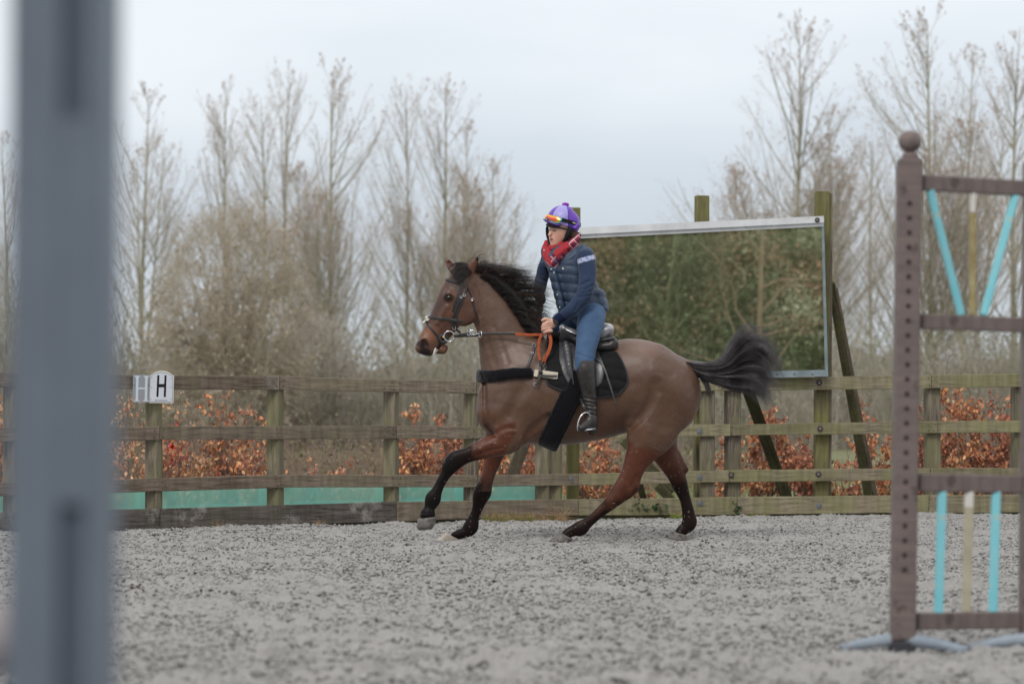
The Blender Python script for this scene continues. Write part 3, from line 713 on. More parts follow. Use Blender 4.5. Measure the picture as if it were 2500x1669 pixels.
for k in range(4):
    q = mw(1850+k*43, 914.5); mb = MB(); mb.cyl((0, -.0455, 0), (0, -.048, 0), .007, n=10); mb.build('screw', M_RUSTW, mirror, loc=(q[0], 0, q[2]))
# posts behind the mirror
def mpost(px, wpx, top, dy, rot=.0, m=W_PG, bot=1290):
    mb = MB(); w_ = wpx/MS; mb.box(-w_/2, w_/2, 0, .10, CAMZ+(HZ-bot)/MS-MO[2]-.1, CAMZ+(HZ-top)/MS-MO[2], .006); return mb.build('post', m, mirror, loc=((px-1250)/MS-MO[0], MY-MO[1]+dy, 0), rot=(0, .004, rot))
mirror.location.y = MY-.10; MO[1] = MY-.10
for o in mirror.children:
    pass
mpost(2011, 33, 465, .06, .12); mpost(1717, 32, 475.5, .06, .18); mpost(1402, 30, 505, .06, .1)
mpost(2028, 14, 468, .10, .0, W_P)
# raking struts behind
def strut(x0, y0, x1, y1, d0, d1, wpx, m, name='strut', par=mirror, org=MO, th=.07):
    s0, s1 = F/(MY+d0), F/(MY+d1)
    a = Vector(((x0-1250)/s0, MY+d0, CAMZ+(HZ-y0)/s0)); b_ = Vector(((x1-1250)/s1, MY+d1, CAMZ+(HZ-y1)/s1)); L = (b_-a).length
    w_ = wpx/MS; mb = MB(); mb.box(0, L, -w_/2, w_/2, -th/2, th/2, .006); zx = (b_-a).normalized(); yx = Vector((0, 1, 0)).cross(zx); yx.normalize(); zz = zx.cross(yx)
    Mx = Matrix((( zx.x, yx.x, zz.x, 0), (zx.y, yx.y, zz.y, 0), (zx.z, yx.z, zz.z, 0), (0, 0, 0, 1)))
    o = mb.build(name, m, par); o.matrix_local = Matrix.Translation(a-Vector(org)) @ Mx; return o
strut(2028, 690, 2128, 1262, .22, .95, 19, W_DK); strut(2038, 700, 2146, 1262, .26, 1.0, 12, W_M)
strut(1800, 880, 1942, 1275, .22, .8, 28, W_DK)
strut(1520, 1070, 1640, 1200, .2, .5, 26, W_PH); strut(1290, 1050, 1215, 1262, .2, .7, 30, W_M); strut(1545, 1120, 1585, 1270, .3, .7, 16, W_DK); strut(1600, 1180, 1680, 1262, .3, .6, 22, W_PH)
# ================================================================ DRESSAGE LETTER SIGNS
def extrude(name, outline, s, y, th, m, parent, org, holes=None):
    V = [((a-1250)/s-org[0], yy+.57*(a-366)/s-org[1], CAMZ+(HZ-b)/s-org[2]) for yy in (y, y+th) for a, b in outline]; n = len(outline)
    mb = MB(); mb.add(V, [list(range(n)), list(range(n, 2*n))[::-1]]+[[i, i+n, (i+1) % n+n, (i+1) % n] for i in range(n)]); return mb.build(name, m, parent)
def sp(x, y): return (310+x/14.254, 890+y/14.254)      # coordinates measured on an enlargement of the sign
SS = fs_(366); SY = F/SS-.020
M_SGR = mat('grey_sign', lin(146, 154, 164), rough=.55, var=lin(156, 150, 152), nscale=6); M_SLT = mat('pale_letter', lin(205, 216, 224), rough=.5)
M_SWH = mat('white_sign', lin(218, 221, 228), rough=.4, var=lin(208, 212, 222), nscale=5); M_SBK = mat('black_letter', lin(24, 25, 27), rough=.5); M_SLN = mat('sign_line', lin(84, 92, 104), rough=.5); M_SED = mat('sign_edge', lin(226, 226, 218), rough=.5)
s1 = empty('letter_sign', ((344-1250)/SS, SY, CAMZ+(HZ-983)/SS), 'older grey sign with a pale serif letter H, half behind the white sign', 'sign', 'letter signs on the fence'); o1 = np.array(s1.location)
extrude('plate', [sp(262, 355), sp(860, 355), sp(860, 1320), sp(245, 1320)], SS, SY, .004, M_SGR, s1, o1)
def serifH():
    def stem(x0, x1, xt0, xt1, xb0, xb1):
        return [sp(xt0, 388), sp(xt1, 388), sp(x1+18, 430), sp(x1, 490), sp(x1-14, 1180), sp(x1, 1235), sp(xb1, 1272), sp(xb0, 1272), sp(x0-26, 1235), sp(x0-14, 1180), sp(x0, 490), sp(x0-16, 430)]
    return stem(362, 440, 285, 512, 262, 490), stem(655, 735, 585, 830, 560, 790)
for st in serifH(): extrude('letter_stroke', st, SS, SY-.0015, .0015, M_SLT, s1, o1)
extrude('letter_stroke', [sp(431, 798), sp(655, 798), sp(652, 852), sp(430, 852)], SS, SY-.0013, .0013, M_SLT, s1, o1)
for a, b in ((303, 722), (765, 728)): q = sp(a, b); mb = MB(); mb.cyl((0, 0, 0), (0, -.002, 0), .004, n=8); mb.build('screw', M_SBK, s1, loc=((q[0]-1250)/SS-o1[0], SY+.57*(q[0]-366)/SS-o1[1], CAMZ+(HZ-q[1])/SS-o1[2]))
s2 = empty('letter_sign', ((394-1250)/SS, SY-.012, CAMZ+(HZ-983)/SS), 'white arch-topped sign with a bold black letter H', 'sign', 'letter signs on the fence'); o2 = np.array(s2.location)
def arch(x0, x1, yb, ys, yt, n=14, xs=0):
    pts = [sp(x0-xs, yb), sp(x1-xs, yb), sp(x1, ys)]
    for t_ in np.linspace(1, -1, n)[1:-1]:
        cx = (x0+x1)/2; pts.append(sp(cx+t_*(x1-x0)/2*.985, ys-(ys-yt)*(1-abs(t_)**2.1)))
    return pts+[sp(x0, ys)]
extrude('plate', arch(820, 1598, 1330, 385, 205, xs=25), SS, SY-.012, .008, M_SED, s2, o2)
extrude('border_line', arch(832, 1572, 1296, 400, 258, xs=22), SS, SY-.0135, .0015, M_SLN, s2, o2)
extrude('face', arch(838, 1560, 1282, 408, 276, xs=22), SS, SY-.0150, .0015, M_SWH, s2, o2)
for st in ([sp(1058, 362), sp(1125, 362), sp(1092, 1115), sp(1028, 1115)], [sp(1294, 362), sp(1358, 362), sp(1332, 1115), sp(1265, 1115)], [sp(1112, 668), sp(1284, 668), sp(1278, 782), sp(1106, 782)]):
    extrude('letter_stroke', st, SS, SY-.0165, .0015, M_SBK, s2, o2)
for a, b in ((875, 455), (1512, 458), (866, 795), (1500, 768), (848, 1190), (1496, 1190)): q = sp(a, b); mb = MB(); mb.cyl((0, 0, 0), (0, -.0015, 0), .0035, n=8); mb.build('screw', M_SLN, s2, loc=((q[0]-1250)/SS-o2[0], SY+.57*(q[0]-366)/SS-.0150-o2[1], CAMZ+(HZ-q[1])/SS-o2[2]))
fc = bpy.data.curves.new('sign_text', 'FONT'); fc.body = 'Simply www.Mirrors.co.uk'; fc.size = .0125; fc.extrude = .0003; fc.align_x = 'CENTER'
fo = bpy.data.objects.new('sign_text', fc); COL.objects.link(fo); dgx = bpy.context.evaluated_depsgraph_get(); me = bpy.data.meshes.new_from_object(fo.evaluated_get(dgx)); bpy.data.objects.remove(fo)
to = bpy.data.objects.new('sign_text', me); COL.objects.link(to); me.materials.append(M_SBK); to.parent = s2; q = sp(1180, 1245)
to.location = ((q[0]-1250)/SS-o2[0], SY+.57*(q[0]-366)/SS-.0165-o2[1], CAMZ+(HZ-q[1])/SS-o2[2]); to.rotation_euler = (R(90), 0, math.atan(.57))
wd_ = max(v.co.x for v in me.vertices)-min(v.co.x for v in me.vertices); k_ = (470/14.254/SS)/wd_; to.scale = (k_, k_, 1)
# ================================================================ GREEN NETTING behind the lower boards
M_NET = bpy.data.materials.new('turquoise_netting'); M_NET.use_nodes = True; t = M_NET.node_tree; b = t.nodes['Principled BSDF']
b.inputs['Roughness'].default_value = .7; at = N(t, 'ShaderNodeVertexColor'); at.layer_name = 'Col'
nz = N(t, 'ShaderNodeTexNoise'); nz.inputs['Scale'].default_value = 3; nz.inputs['Detail'].default_value = 4; tc = N(t, 'ShaderNodeTexCoord'); t.links.new(tc.outputs['Object'], nz.inputs[0])
mx = N(t, 'ShaderNodeMix', data_type='RGBA'); mx.inputs[6].default_value = (*lin(112, 212, 200), 1); mx.inputs[7].default_value = (*lin(170, 220, 198), 1); t.links.new(nz.outputs[0], mx.inputs[0]); t.links.new(mx.outputs[2], b.inputs['Base Color'])
tr_ = N(t, 'ShaderNodeBsdfTranslucent'); t.links.new(mx.outputs[2], tr_.inputs[0]); ms_ = N(t, 'ShaderNodeMixShader'); ms_.inputs[0].default_value = .55; t.links.new(b.outputs[0], ms_.inputs[1]); t.links.new(tr_.outputs[0], ms_.inputs[2])
tp_ = N(t, 'ShaderNodeBsdfTransparent'); mt_ = N(t, 'ShaderNodeMixShader'); t.links.new(at.outputs[0], mt_.inputs[0]); t.links.new(tp_.outputs[0], mt_.inputs[1]); t.links.new(ms_.outputs[0], mt_.inputs[2]); t.links.new(mt_.outputs[0], t.nodes['Material Output'].inputs[0])
net = empty('windbreak_netting', (-1.4, 24.0, 0), 'turquoise netting stretched behind the lower fence boards on the left', 'netting'); NO = np.array(net.location)
segs = [(-80, 346), (387, 645), (688, 930), (969, 1125), (1168, 1352)]
for (a, b_) in segs:
    n = 40; V, Cc = [], []
    for i in range(n):
        px = a-6+(b_-a+12)*i/(n-1); x, y, s = fpt(px, .16+.008*math.sin(i*.7)); t0 = np.interp(px, rows['c']['x'], rows['c']['t'])+8; b0 = np.interp(px, kx['x'], kx['t'])+3-5*math.sin(math.pi*i/(n-1))*.4
        d_ = min(abs(px-a), abs(px-b_)); al = .94 if (abs(px-b_) < 17) else .72
        for j in range(7): v_ = j/6; V.append((x-NO[0], y-NO[1]+.006*math.sin(i*.9+j), CAMZ+(HZ-(t0*(1-v_)+b0*v_))/s)); Cc.append(al if j < 6 else .97)
    Fq = np.array([[i*7+j, i*7+j+1, (i+1)*7+j+1, (i+1)*7+j] for i in range(n-1) for j in range(6)])
    mesh_np('net_panel', V, Fq, M_NET, net, True, np.repeat(np.array(Cc)[:, None], 3, 1))
# ================================================================ JUMP WING (right)
WS = 663.0; WY = F/WS
M_BRN = mat('brown_painted_wood', lin(122, 109, 105), rough=.6, var=lin(106, 95, 93), nscale=4, bump=.001, bscale=50, stretch=(8, 8, 1), noise=.18, darkcol=lin(88, 78, 75), dn=.60, dscale=11, dsharp=.06)
M_CYN = mat('cyan_paint', lin(126, 205, 218), rough=.55, var=lin(140, 206, 216), nscale=6, noise=.08, darkcol=lin(168, 196, 192), dn=.62, dscale=16, dsharp=.04)
M_OCH = mat('worn_yellow_slat', lin(176, 164, 120), rough=.7, var=lin(146, 128, 84), nscale=9); M_BEI = mat('beige_slat', lin(188, 180, 158), rough=.7, var=lin(168, 160, 140), nscale=9); M_WHT = mat('white_slat', lin(214, 210, 204), rough=.6)
M_HOLE = mat('painted_hole_shade', lin(62, 52, 56), rough=.9); M_FOOT = mat('grey_rubber_foot', lin(150, 160, 170), rough=.6, var=lin(128, 138, 150), nscale=12); M_SHOE = mat('dark_post_shoe', lin(62, 62, 68), rough=.7)
wing = empty('jump_wing', ((2206-1250)/WS, WY, 0), 'brown wooden jump wing with a ball finial and cyan slats', 'jump wing'); WO = np.array(wing.location)
def wpt(px, py, dy=0.):     # the wing recedes to the right
    s = WS*(1-.072*np.clip((px-2206)/1000, -1, 1)) if True else WS
    s = WS*(1-.00007*(px-2206)); return np.array([(px-1250)/s, F/s+dy, CAMZ+(HZ-py)/s])-WO
def beam(name, p0, p1, wd, dp, m, par=wing, bev=.004, yoff=0.):
    a, b = Vector(p0), Vector(p1); d = b-a; L = d.length; zx = d.normalized(); yx = Vector((0, 1, 0)); yx = (yx-zx*yx.dot(zx)).normalized(); zz = zx.cross(yx)
    mb = MB(); mb.box(0, L, yoff-dp/2, yoff+dp/2, -wd/2, wd/2, bev); o = mb.build(name, m, par)
    o.matrix_local = Matrix.Translation(a) @ Matrix(((zx.x, yx.x, zz.x, 0), (zx.y, yx.y, zz.y, 0), (zx.z, yx.z, zz.z, 0), (0, 0, 0, 1))); return o
def wingpost(xt, yt, xb, yb, wpx, ball=True):
    p = beam('post', wpt(xb, yb), wpt(xt, yt), wpx/WS, .085, M_BRN, bev=.007)
    if ball:
        q = wpt(xt+2, yt); mb = MB(); mb.cyl((q[0], q[1], q[2]-.005), (q[0], q[1], q[2]+.022), .033, .027, 20); c = wpt(xt+2, yt-42); mb.sphere(tuple(c), .0435, 28, 18, (1, 1, .96)); mb.build('finial', M_BRN, wing, True)
    d = (np.array(wpt(xt, yt))-np.array(wpt(xb, yb))); rt = 35.6
    hb = MB(); hb.cyl((0, -.0442, 0), (0, -.0425, 0), .0095, n=16)  # dark disc on the face, painting the shade inside a peg hole
    h0 = None
    for k in range(27):
        py = 499+k*rt-(0); 
        if py > 1400: break
        f = (yb-py)/(yb-yt); pos = np.array(wpt(xb, yb))+d*f
        if h0 is None: h0 = hb.build('peg_hole_disc', M_HOLE, wing); o = h0
        else: o = copy_obj(h0, wing)
        o.location = (pos[0]-.002, pos[1], pos[2])
        o2 = copy_obj(h0, wing); o2.rotation_euler = (0, 0, R(-90)); o2.location = (pos[0], pos[1]-.022, pos[2])
    q0, q1 = wpt(xb, yb+2), wpt(xb-1, yb+44); beam('post_shoe', q1, q0, (wpx+2)/WS, .09, M_SHOE)
    return p
wingpost(2220, 388, 2203, 1562, 59); wingpost(2530, 395, 2518, 1556, 59)
for (xl, tl, bl, xr, tr, br) in ((2249, 427, 465, 2500, 440, 479), (2246, 766, 803, 2497, 773, 813), (2240, 1155, 1199, 2492, 1160, 1203), (2235, 1495, 1537, 2488, 1490, 1535)):
    beam('cross_bar', wpt(xl, (tl+bl)/2, .01), wpt(xr, (tr+br)/2, .01), (bl-tl)/WS, .04, M_BRN)
beam('slat', wpt(2270, 462), wpt(2347, 770), 19/WS, .018, M_CYN); beam('slat', wpt(2479, 476), wpt(2401, 770), 19/WS, .018, M_CYN)
beam('slat', wpt(2375, 520), wpt(2374, 770), 14/WS, .018, M_OCH); beam('slat_tip', wpt(2375, 470), wpt(2375, 520), 14/WS, .018, M_WHT)
beam('slat', wpt(2300, 1198), wpt(2291, 1497), 22/WS, .018, M_CYN); beam('slat', wpt(2432, 1198), wpt(2424, 1494), 22/WS, .018, M_CYN)
beam('slat', wpt(2365, 1240), wpt(2359, 1495), 22/WS, .018, M_BEI); beam('slat_tip', wpt(2366, 1198), wpt(2365, 1240), 22/WS, .018, M_WHT)
def foot(xc, yc, xl, yl, xr, yr):
    # arched tapering foot through the base of the post, seen end on to one side
    f = []
    A = np.array([((xl-1250)/WS, WY-.02, .012), ((xl*.5+xc*.5-1250)/WS, WY-.01, .036), ((xc-1250)/WS, WY, .046), ((xr*.5+xc*.5-1250)/WS, WY-.06, .036), ((xr-1250)/WS, WY-.14, .012)])
    P_ = spline(A, 17)-WO; V = []; n = 17
    for i in range(n):
        t_ = abs(i/(n-1)-.5)*2; w_ = .034*(1-.4*t_); h_ = .017*(1-.5*t_)+.006
        tg = P_[min(i+1, n-1)]-P_[max(i-1, 0)]; nn_ = np.array([-tg[1], tg[0], 0]); nn_ /= np.linalg.norm(nn_)
        for a, b in ((-1, -1), (-1, .4), (-.6, 1), (.6, 1), (1, .4), (1, -1)): p = P_[i]+nn_*w_*a; p[2] = P_[i][2]+h_*b; V.append(p)
    Fs = [[i*6+k, i*6+(k+1) % 6, (i+1)*6+(k+1) % 6, (i+1)*6+k] for i in range(n-1) for k in range(6)]+[list(range(6)), [(n-1)*6+k for k in range(6)][::-1]]
    mesh_np('foot', np.array(V), Fs, M_FOOT, wing, True)
foot(2200, 1600, 2050, 1590, 2352, 1612); foot(2514, 1590, 2362, 1574, 2640, 1600)
# ================================================================ NEAR STEEL JUMP STAND (left, out of focus)
PS = 2480.0; PY = F/PS
M_PST = mat('blue_grey_painted_steel', lin(108, 119, 132), rough=.5, spec=.5, var=lin(100, 110, 122), nscale=6); M_SLOT = mat('dark_slot_back', lin(90, 98, 111), rough=.8)
st = empty('jump_stand', ((160-1250)/PS, PY, 0), 'blue-grey steel jump upright close to the camera, out of focus', 'jump stand'); SO = np.array(st.location)
wl, wr = (6-160)/PS, (246-160)/PS; ZT = 1.45
mb = MB()
sl0, sl1 = (132-160)/PS, (194-160)/PS
zt0, zt1 = CAMZ+(HZ-285)/PS, 1.40; zb0, zb1 = .06, CAMZ+(HZ-1230)/PS
mb.box(wl, sl0, 0, .10, .0, ZT, .003); mb.box(sl1, wr, 0, .10, 0, ZT, .003)
mb.box(sl0, sl1, .002, .098, zb1, zt0); mb.box(sl0, sl1, .002, .098, 0, zb0); mb.box(sl0, sl1, .002, .098, zt1, ZT)
o = mb.build('post', M_PST, st); o.rotation_euler = (0, R(.35), 0)
for za, zb in ((zb0, zb1), (zt0, zt1)): mb = MB(); mb.box(sl0, sl1, .012, .09, za, zb); o = mb.build('slot', M_SLOT, st); o.rotation_euler = (0, R(.35), 0)  # recessed slot strips in a darker grey than the post
mb = MB(); mb.box(-.30, .30, -.05, .15, -.04, .02, .01); mb.build('base_plate', M_PST, st)
mb = MB(); c = np.array([(-30-1250)/PS, PY+.06, CAMZ+(HZ-1575)/PS]); mb.cyl((-1.6, 0, 0), (.020, 0, 0), .036, n=28)
pl = mb.build('jump_pole', mat('pale_pink_pole', lin(222, 205, 205), rough=.5, var=lin(205, 196, 198), nscale=3), None, True, loc=tuple(c)); tag(pl, 'pale pinkish jump pole end beside the near blue-grey upright', 'pole')
# ================================================================ TREES AND SHRUBS
M_BARK = mat('poplar_bark', lin(168, 162, 140), rough=.95, var=lin(146, 142, 120), nscale=3); M_TWIG = mat('poplar_twigs', lin(196, 186, 178), rough=.95); M_BUD = mat('brown_catkins', lin(176, 152, 134), rough=.9)
M_OAKT = mat('oak_twigs', lin(188, 177, 160), rough=.95); M_OAKL = mat('oak_dead_leaves', lin(180, 162, 142), rough=.9, var=lin(166, 154, 134), nscale=.8)
def unit(v): return v/(np.linalg.norm(v, axis=-1, keepdims=True)+1e-9)
def grow(par, n_each, tlo, thi, lenf, ang, up, rads, K, g, rfac=.55, prof=None, jit=.06):
    """children on each parent polyline (M,K0,3) with radii; returns polylines and radii"""
    P, Rr = par; M, K0, _ = P.shape; n = M*n_each
    pi = np.repeat(np.arange(M), n_each); t = g.uniform(tlo, thi, n); f = t*(K0-1); i = np.minimum(f.astype(int), K0-2); u = (f-i)[:, None]
    b = P[pi, i]*(1-u)+P[pi, i+1]*u; rb = Rr[pi, i]*(1-u[:, 0])+Rr[pi, i+1]*u[:, 0]; d = unit(P[pi, i+1]-P[pi, i])
    L = np.linalg.norm(P[:, -1]-P[:, 0], axis=1)[pi]*lenf*((1-.55*t**1.2) if prof is None else prof(t))*g.uniform(.7, 1.25, n)
    rnd = unit(g.normal(0, 1, (n, 3))); side = unit(rnd-(rnd*d).sum(1, keepdims=True)*d)
    a = np.radians(g.uniform(ang[0], ang[1], n))[:, None]; d0 = d*np.cos(a)+side*np.sin(a)
    pts = [b]; cur = d0
    for k in range(1, K):
        cur = unit(cur+np.array([0, 0, up])+g.normal(0, jit, (n, 3))); pts.append(pts[-1]+cur*(L/(K-1))[:, None])
    C = np.stack(pts, 1); r0 = np.minimum(rb*rfac, rads); tt = np.linspace(0, 1, K); RR = r0[:, None]*(1-.75*tt)
    return C, RR
def quads(P, size, g, asp=.5):
    n = len(P); a = unit(g.normal(0, 1, (n, 3))); r = unit(g.normal(0, 1, (n, 3))); b = unit(np.cross(a, r)); s = size*g.uniform(.6, 1.3, (n, 1))
    V = np.stack([P-a*s, P+b*s*asp, P+a*s, P-b*s*asp], 1).reshape(-1, 3); return V, np.arange(4*n).reshape(-1, 4)
def poplar(seed, Hh, spread, nfork=0, n1=46, tlo=.1):
    g = np.random.default_rng(seed); K = 12; tt = np.linspace(0, 1, K)
    tr = [np.stack([.25*np.sin(tt*3+seed)*tt, .2*np.cos(tt*2+seed)*tt, tt*Hh], 1)]; tr_r = [.115*(1-tt)**.9+.008]
    for k in range(nfork):
        a = g.uniform(0, 6.28) if k > 1 else (k*3.14+g.uniform(-.5, .5)); z0 = Hh*g.uniform(.08, .3); h = Hh*g.uniform(.62, .88)-z0; r_ = Hh*.085*g.uniform(.6, 1.1)*spread*3
        tr.append(np.stack([np.cos(a)*r_*tt**.75, np.sin(a)*r_*tt**.75, z0+h*tt], 1)); tr_r.append(.06*(1-tt)**.9+.007)
    P0 = (np.array(tr), np.array(tr_r)); T = len(tr)
    l1 = grow(P0, int(n1/T**.5)+8, tlo, .97, spread, (30, 50), .085, .024, 9, g, prof=lambda t: .04+1.0*(1-t)**.7, jit=.045); 
    l2 = grow(l1, 8, .15, .98, .42, (20, 42), .12, .0075, 5, g)
    l3 = grow(l2, 6, .15, 1., .45, (18, 45), .12, .004, 3, g)
    big = joinVF([tubes(*P0, 6), tubes(*l1, 4)]); sm = joinVF([tubes(*l2, 3), tubes(l3[0], np.maximum(l3[1], .0021), 3)])
    tips = np.concatenate([l3[0][::2, -1], l2[0][:, -1]]); tips = tips[g.random(len(tips)) < np.clip(.15+.8*tips[:, 2]/Hh, 0, 1)]
    return big, sm, quads(tips, .036, g, .6)
def tree_obj(name, parts, loc, label, cat, group, rot, mats, names, scale=1):
    r = empty(name, loc, label, cat, group, (0, 0, rot)); r.scale = (scale,)*3
    for (V, Fq), m, nm, stf in zip(parts, mats, names, (False, True, True)):
        o = mesh_np(nm, V, Fq, m, r, False)
        if stf: o['kind'] = 'stuff'
    return r
protos = [poplar(101, 14, .44, 0, 40), poplar(102, 14, .46, 2, 50), poplar(103, 14, .47, 3, 110), poplar(104, 14, .38, 0, 48, .12)]
src = []
def dist(s): return F/s
# column px, row of the tip, scale px/m (distance), prototype, label
PL = [(20, 330, 56, 1, 'bare poplar mostly hidden by the near grey upright'), (345, 212, 60, 1, 'bare poplar just right of the near grey upright'), 
      (545, 186, 60, 3, 'slim bare poplar rising behind the left half of the rounded oak'), (640, 235, 56, 0, 'bare poplar rising behind the middle of the rounded oak'), (697, 170, 60, 0, 'narrow bare poplar rising behind the right half of the oak'), (812, 166, 63, 2, 'tall wide bare poplar right of the rounded oak'), 
      (990, 208, 60, 0, 'bare poplar above the horse\'s ears, left of two'), (1075, 212, 61, 2, 'broad bare poplar above the mane, right of two'), (1150, 300, 58, 1, 'bare poplar with the sloping right edge, behind the mane'), (1205, 395, 58, 1, 'lowest bare poplar at the right end of the left row'),
      (1935, 62, 68, 2, 'big oval bare poplar above the arena mirror'), (2040, 262, 62, 1, 'lower bare poplar right of the mirror post'), (2268, 44, 70, 2, 'big oval bare poplar behind the jump wing'), (2360, 120, 64, 1, 'bare poplar behind the cyan slats of the wing'), (2480, 60, 68, 3, 'bare poplar at the right edge of the picture'), (1790, 400, 56, 0, 'small faint bare poplar behind the mirror top'), (2130, 330, 60, 0, 'small bare poplar just left of the jump wing post')]
pr_first = {}
for k, (px, row, s, pi, lab) in enumerate(PL):
    Hh = CAMZ+(HZ-row)/s; sc_ = Hh/14.0; rot = (k*2.17) % 6.28; loc = ((px-1250)/s, F/s, -.1)
    if pi not in pr_first: r = tree_obj('poplar_tree', protos[pi], loc, lab, 'tree', 'bare poplars beyond the field', rot, (M_BARK, M_TWIG, M_BUD), ('trunk', 'twigs', 'catkins'), sc_); pr_first[pi] = r
    else:
        r = copy_tree(pr_first[pi]); r.location = loc; r.rotation_euler = (0, 0, rot); r.scale = (sc_,)*3; r['label'] = lab
    if px in (1935, 2268): r.scale = (sc_*1.12, sc_*1.12, sc_)
    if px in (697, 990, 545): r.scale = (sc_*.8, sc_*.8, sc_)
def oak(seed, Hh, rad, n1=26, dens=1.):
    g = np.random.default_rng(seed); tt = np.linspace(0, 1, 6)
    P0 = (np.array([np.stack([.1*np.sin(tt*3), .1*tt, tt*Hh*.35], 1)]), np.array([.22*(1-.4*tt)]))
    th = g.uniform(0, 6.28, n1); el = np.arccos(g.uniform(-.12, 1, n1)); K = 8; s = np.linspace(0, 1, K)[None, :, None]
    D = np.stack([np.sin(el)*np.cos(th)*rad, np.sin(el)*np.sin(th)*rad, np.cos(el)*Hh*.68], 1)[:, None]*g.uniform(.8, 1.02, (n1, 1, 1))
    b = np.array([0, 0, Hh*.3])+np.stack([th*0, th*0, g.uniform(-.2, .05, n1)*Hh], 1)[:, None]
    P1 = b+D*s+np.array([0, 0, 1.])*(.35*np.sin(s*3.14))*g.uniform(-.6, .8, (n1, 1, 1))+g.normal(0, .12, (n1, K, 3))*s
    l1 = (P1, .05*(1-.7*s[..., 0])+0*P1[:, :, 0]); l2 = grow(l1, 10, .22, 1, .40, (35, 75), .015, .018, 6, g, jit=.10); l3 = grow(l2, 8, .2, 1, .5, (30, 70), .01, .007, 4, g, jit=.12); l4 = grow(l3, 4, .2, 1, .6, (25, 65), .01, .0035, 3, g)
    def ins_(l):
        e = l[0][:, -1]; q = ((e[:, 0]/rad)**2+(e[:, 1]/rad)**2+((e[:, 2]-Hh*.42)/(Hh*.58))**2); k = q < 1.0+.06*g.normal(0, 1, len(q)); return l[0][k], l[1][k]
    l2, l3, l4 = ins_(l2), ins_(l3), ins_(l4)
    ns_ = int(5200*dens); e_ = unit(g.normal(0, 1, (ns_, 3))+np.array([0, 0, .25])); e_ = e_[e_[:, 2] > -.55]; E_ = e_*np.array([rad, rad, Hh*.56])*g.uniform(.86, 1.0, (len(e_), 1))*(1+.05*vnoise(e_[:, 0]*3, e_[:, 1]*3, e_[:, 2]*3))[:, None]+np.array([0, 0, Hh*.42])
    dd_ = unit(e_+g.normal(0, .35, e_.shape)); shell = (np.stack([E_-dd_*.62, E_-dd_*.3+g.normal(0, .03, E_.shape), E_], 1), np.tile([[.006, .0045, .003]], (len(E_), 1))); l4 = (np.concatenate([l4[0], shell[0]]), np.concatenate([l4[1], shell[1]]))
    tips = np.concatenate([l4[0][:, -1], l3[0][:, -1]]); tips = tips[g.random(len(tips)) < .5*dens]
    return joinVF([tubes(*P0, 8), tubes(*l1, 5)]), joinVF([tubes(*l2, 3), tubes(*l3, 3), tubes(l4[0], np.maximum(l4[1], .0025), 3)]), quads(tips, .04, g, .6)
tree_obj('oak_tree', oak(7, 7.3, 2.5, 76, .6), ((572-1250)/92., F/92, -.1), 'round-crowned brownish oak standing before the bare poplars at left', 'tree', None, .4, (M_OAKT, M_OAKT, M_OAKL), ('trunk', 'twigs', 'dead_leaves'))
tree_obj('hawthorn_tree', oak(8, 5.4, 1.9, 24, .5), ((760-1250)/88., F/88, -.1), 'low dark twiggy tree at the right foot of the round oak', 'tree', None, 1.4, (M_OAKT, M_TWIG, M_OAKL), ('trunk', 'twigs', 'dead_leaves'), .82)
# undergrowth along the far side of the field: one unbroken mass
def thicket(seed, n, x0, x1, y0, y1, hfun, r, nseg=5):
    g = np.random.default_rng(seed); x = g.uniform(x0, x1, n); y = g.uniform(y0, y1, n); h = hfun(x, g)*g.uniform(.35, 1.05, n); K = nseg
    s = np.linspace(0, 1, K)[None, :]; lean = g.normal(0, .28, (n, 2))
    P = np.stack([x[:, None]+lean[:, :1]*h[:, None]*s**1.4+g.normal(0, .06, (n, K)), y[:, None]+lean[:, 1:]*h[:, None]*s**1.4, -.1+h[:, None]*s], -1)
    par = (P, r*(1-.6*s)*g.uniform(.5, 1.3, (n, 1))); l2 = grow(par, 6, .2, 1., .38, (25, 60), .06, .009, 3, g)
    return joinVF([tubes(*par, 3), tubes(l2[0], np.maximum(l2[1], .005), 3)]), l2[0][:, -1]
hL = lambda x, g: 3.7+1.0*vnoise(x/5, x*0+1)+np.clip((-x-2)/12, 0, 1)*1.2
(V, Fq), tp = thicket(55, 6800, -30, 30, 78, 90, hL, .020)
o = mesh_np('undergrowth', V, Fq, mat('undergrowth_twigs', lin(174, 165, 153), rough=1, var=lin(150, 148, 130), nscale=.5), None, False); o['kind'] = 'stuff'
g = np.random.default_rng(5); q = tp[g.random(len(tp)) < .95]; V, Fq = quads(q, .05, g, .7); o = mesh_np('undergrowth_leaves', V, Fq, mat('undergrowth_leaves', lin(164, 150, 132), rough=1, var=lin(134, 138, 108), nscale=.4), None, False); o['kind'] = 'stuff'
# dense low hedge behind the undergrowth so the far field does not show through
n = 300; xs = np.linspace(-34, 34, n); hh = 2.7+.6*vnoise(xs/3, xs*0+9)+.35*vnoise(xs/.8, xs*0)+np.clip((-xs-2)/12, 0, 1)*.7
V = []
for k in range(n): V += [(xs[k], 92+.4*vnoise(xs[k], 3.), -.3), (xs[k], 92.4+.5*vnoise(xs[k]*2, 5.), hh[k]*.7), (xs[k], 93.5, hh[k]), (xs[k], 95, hh[k]*.6), (xs[k], 95.5, -.3)]
mesh_np('far_hedge', np.array(V), [[k*5+a, (k+1)*5+a, (k+1)*5+a+1, k*5+a+1] for k in range(n-1) for a in range(4)], mat('far_hedge', lin(142, 134, 122), rough=1, var=lin(120, 120, 106), nscale=.7, noise=.3, bump=.2, bscale=6), None, True)
tag(bpy.data.objects['far_hedge'], 'long dark hedge closing the field below the bare poplars', 'hedge')
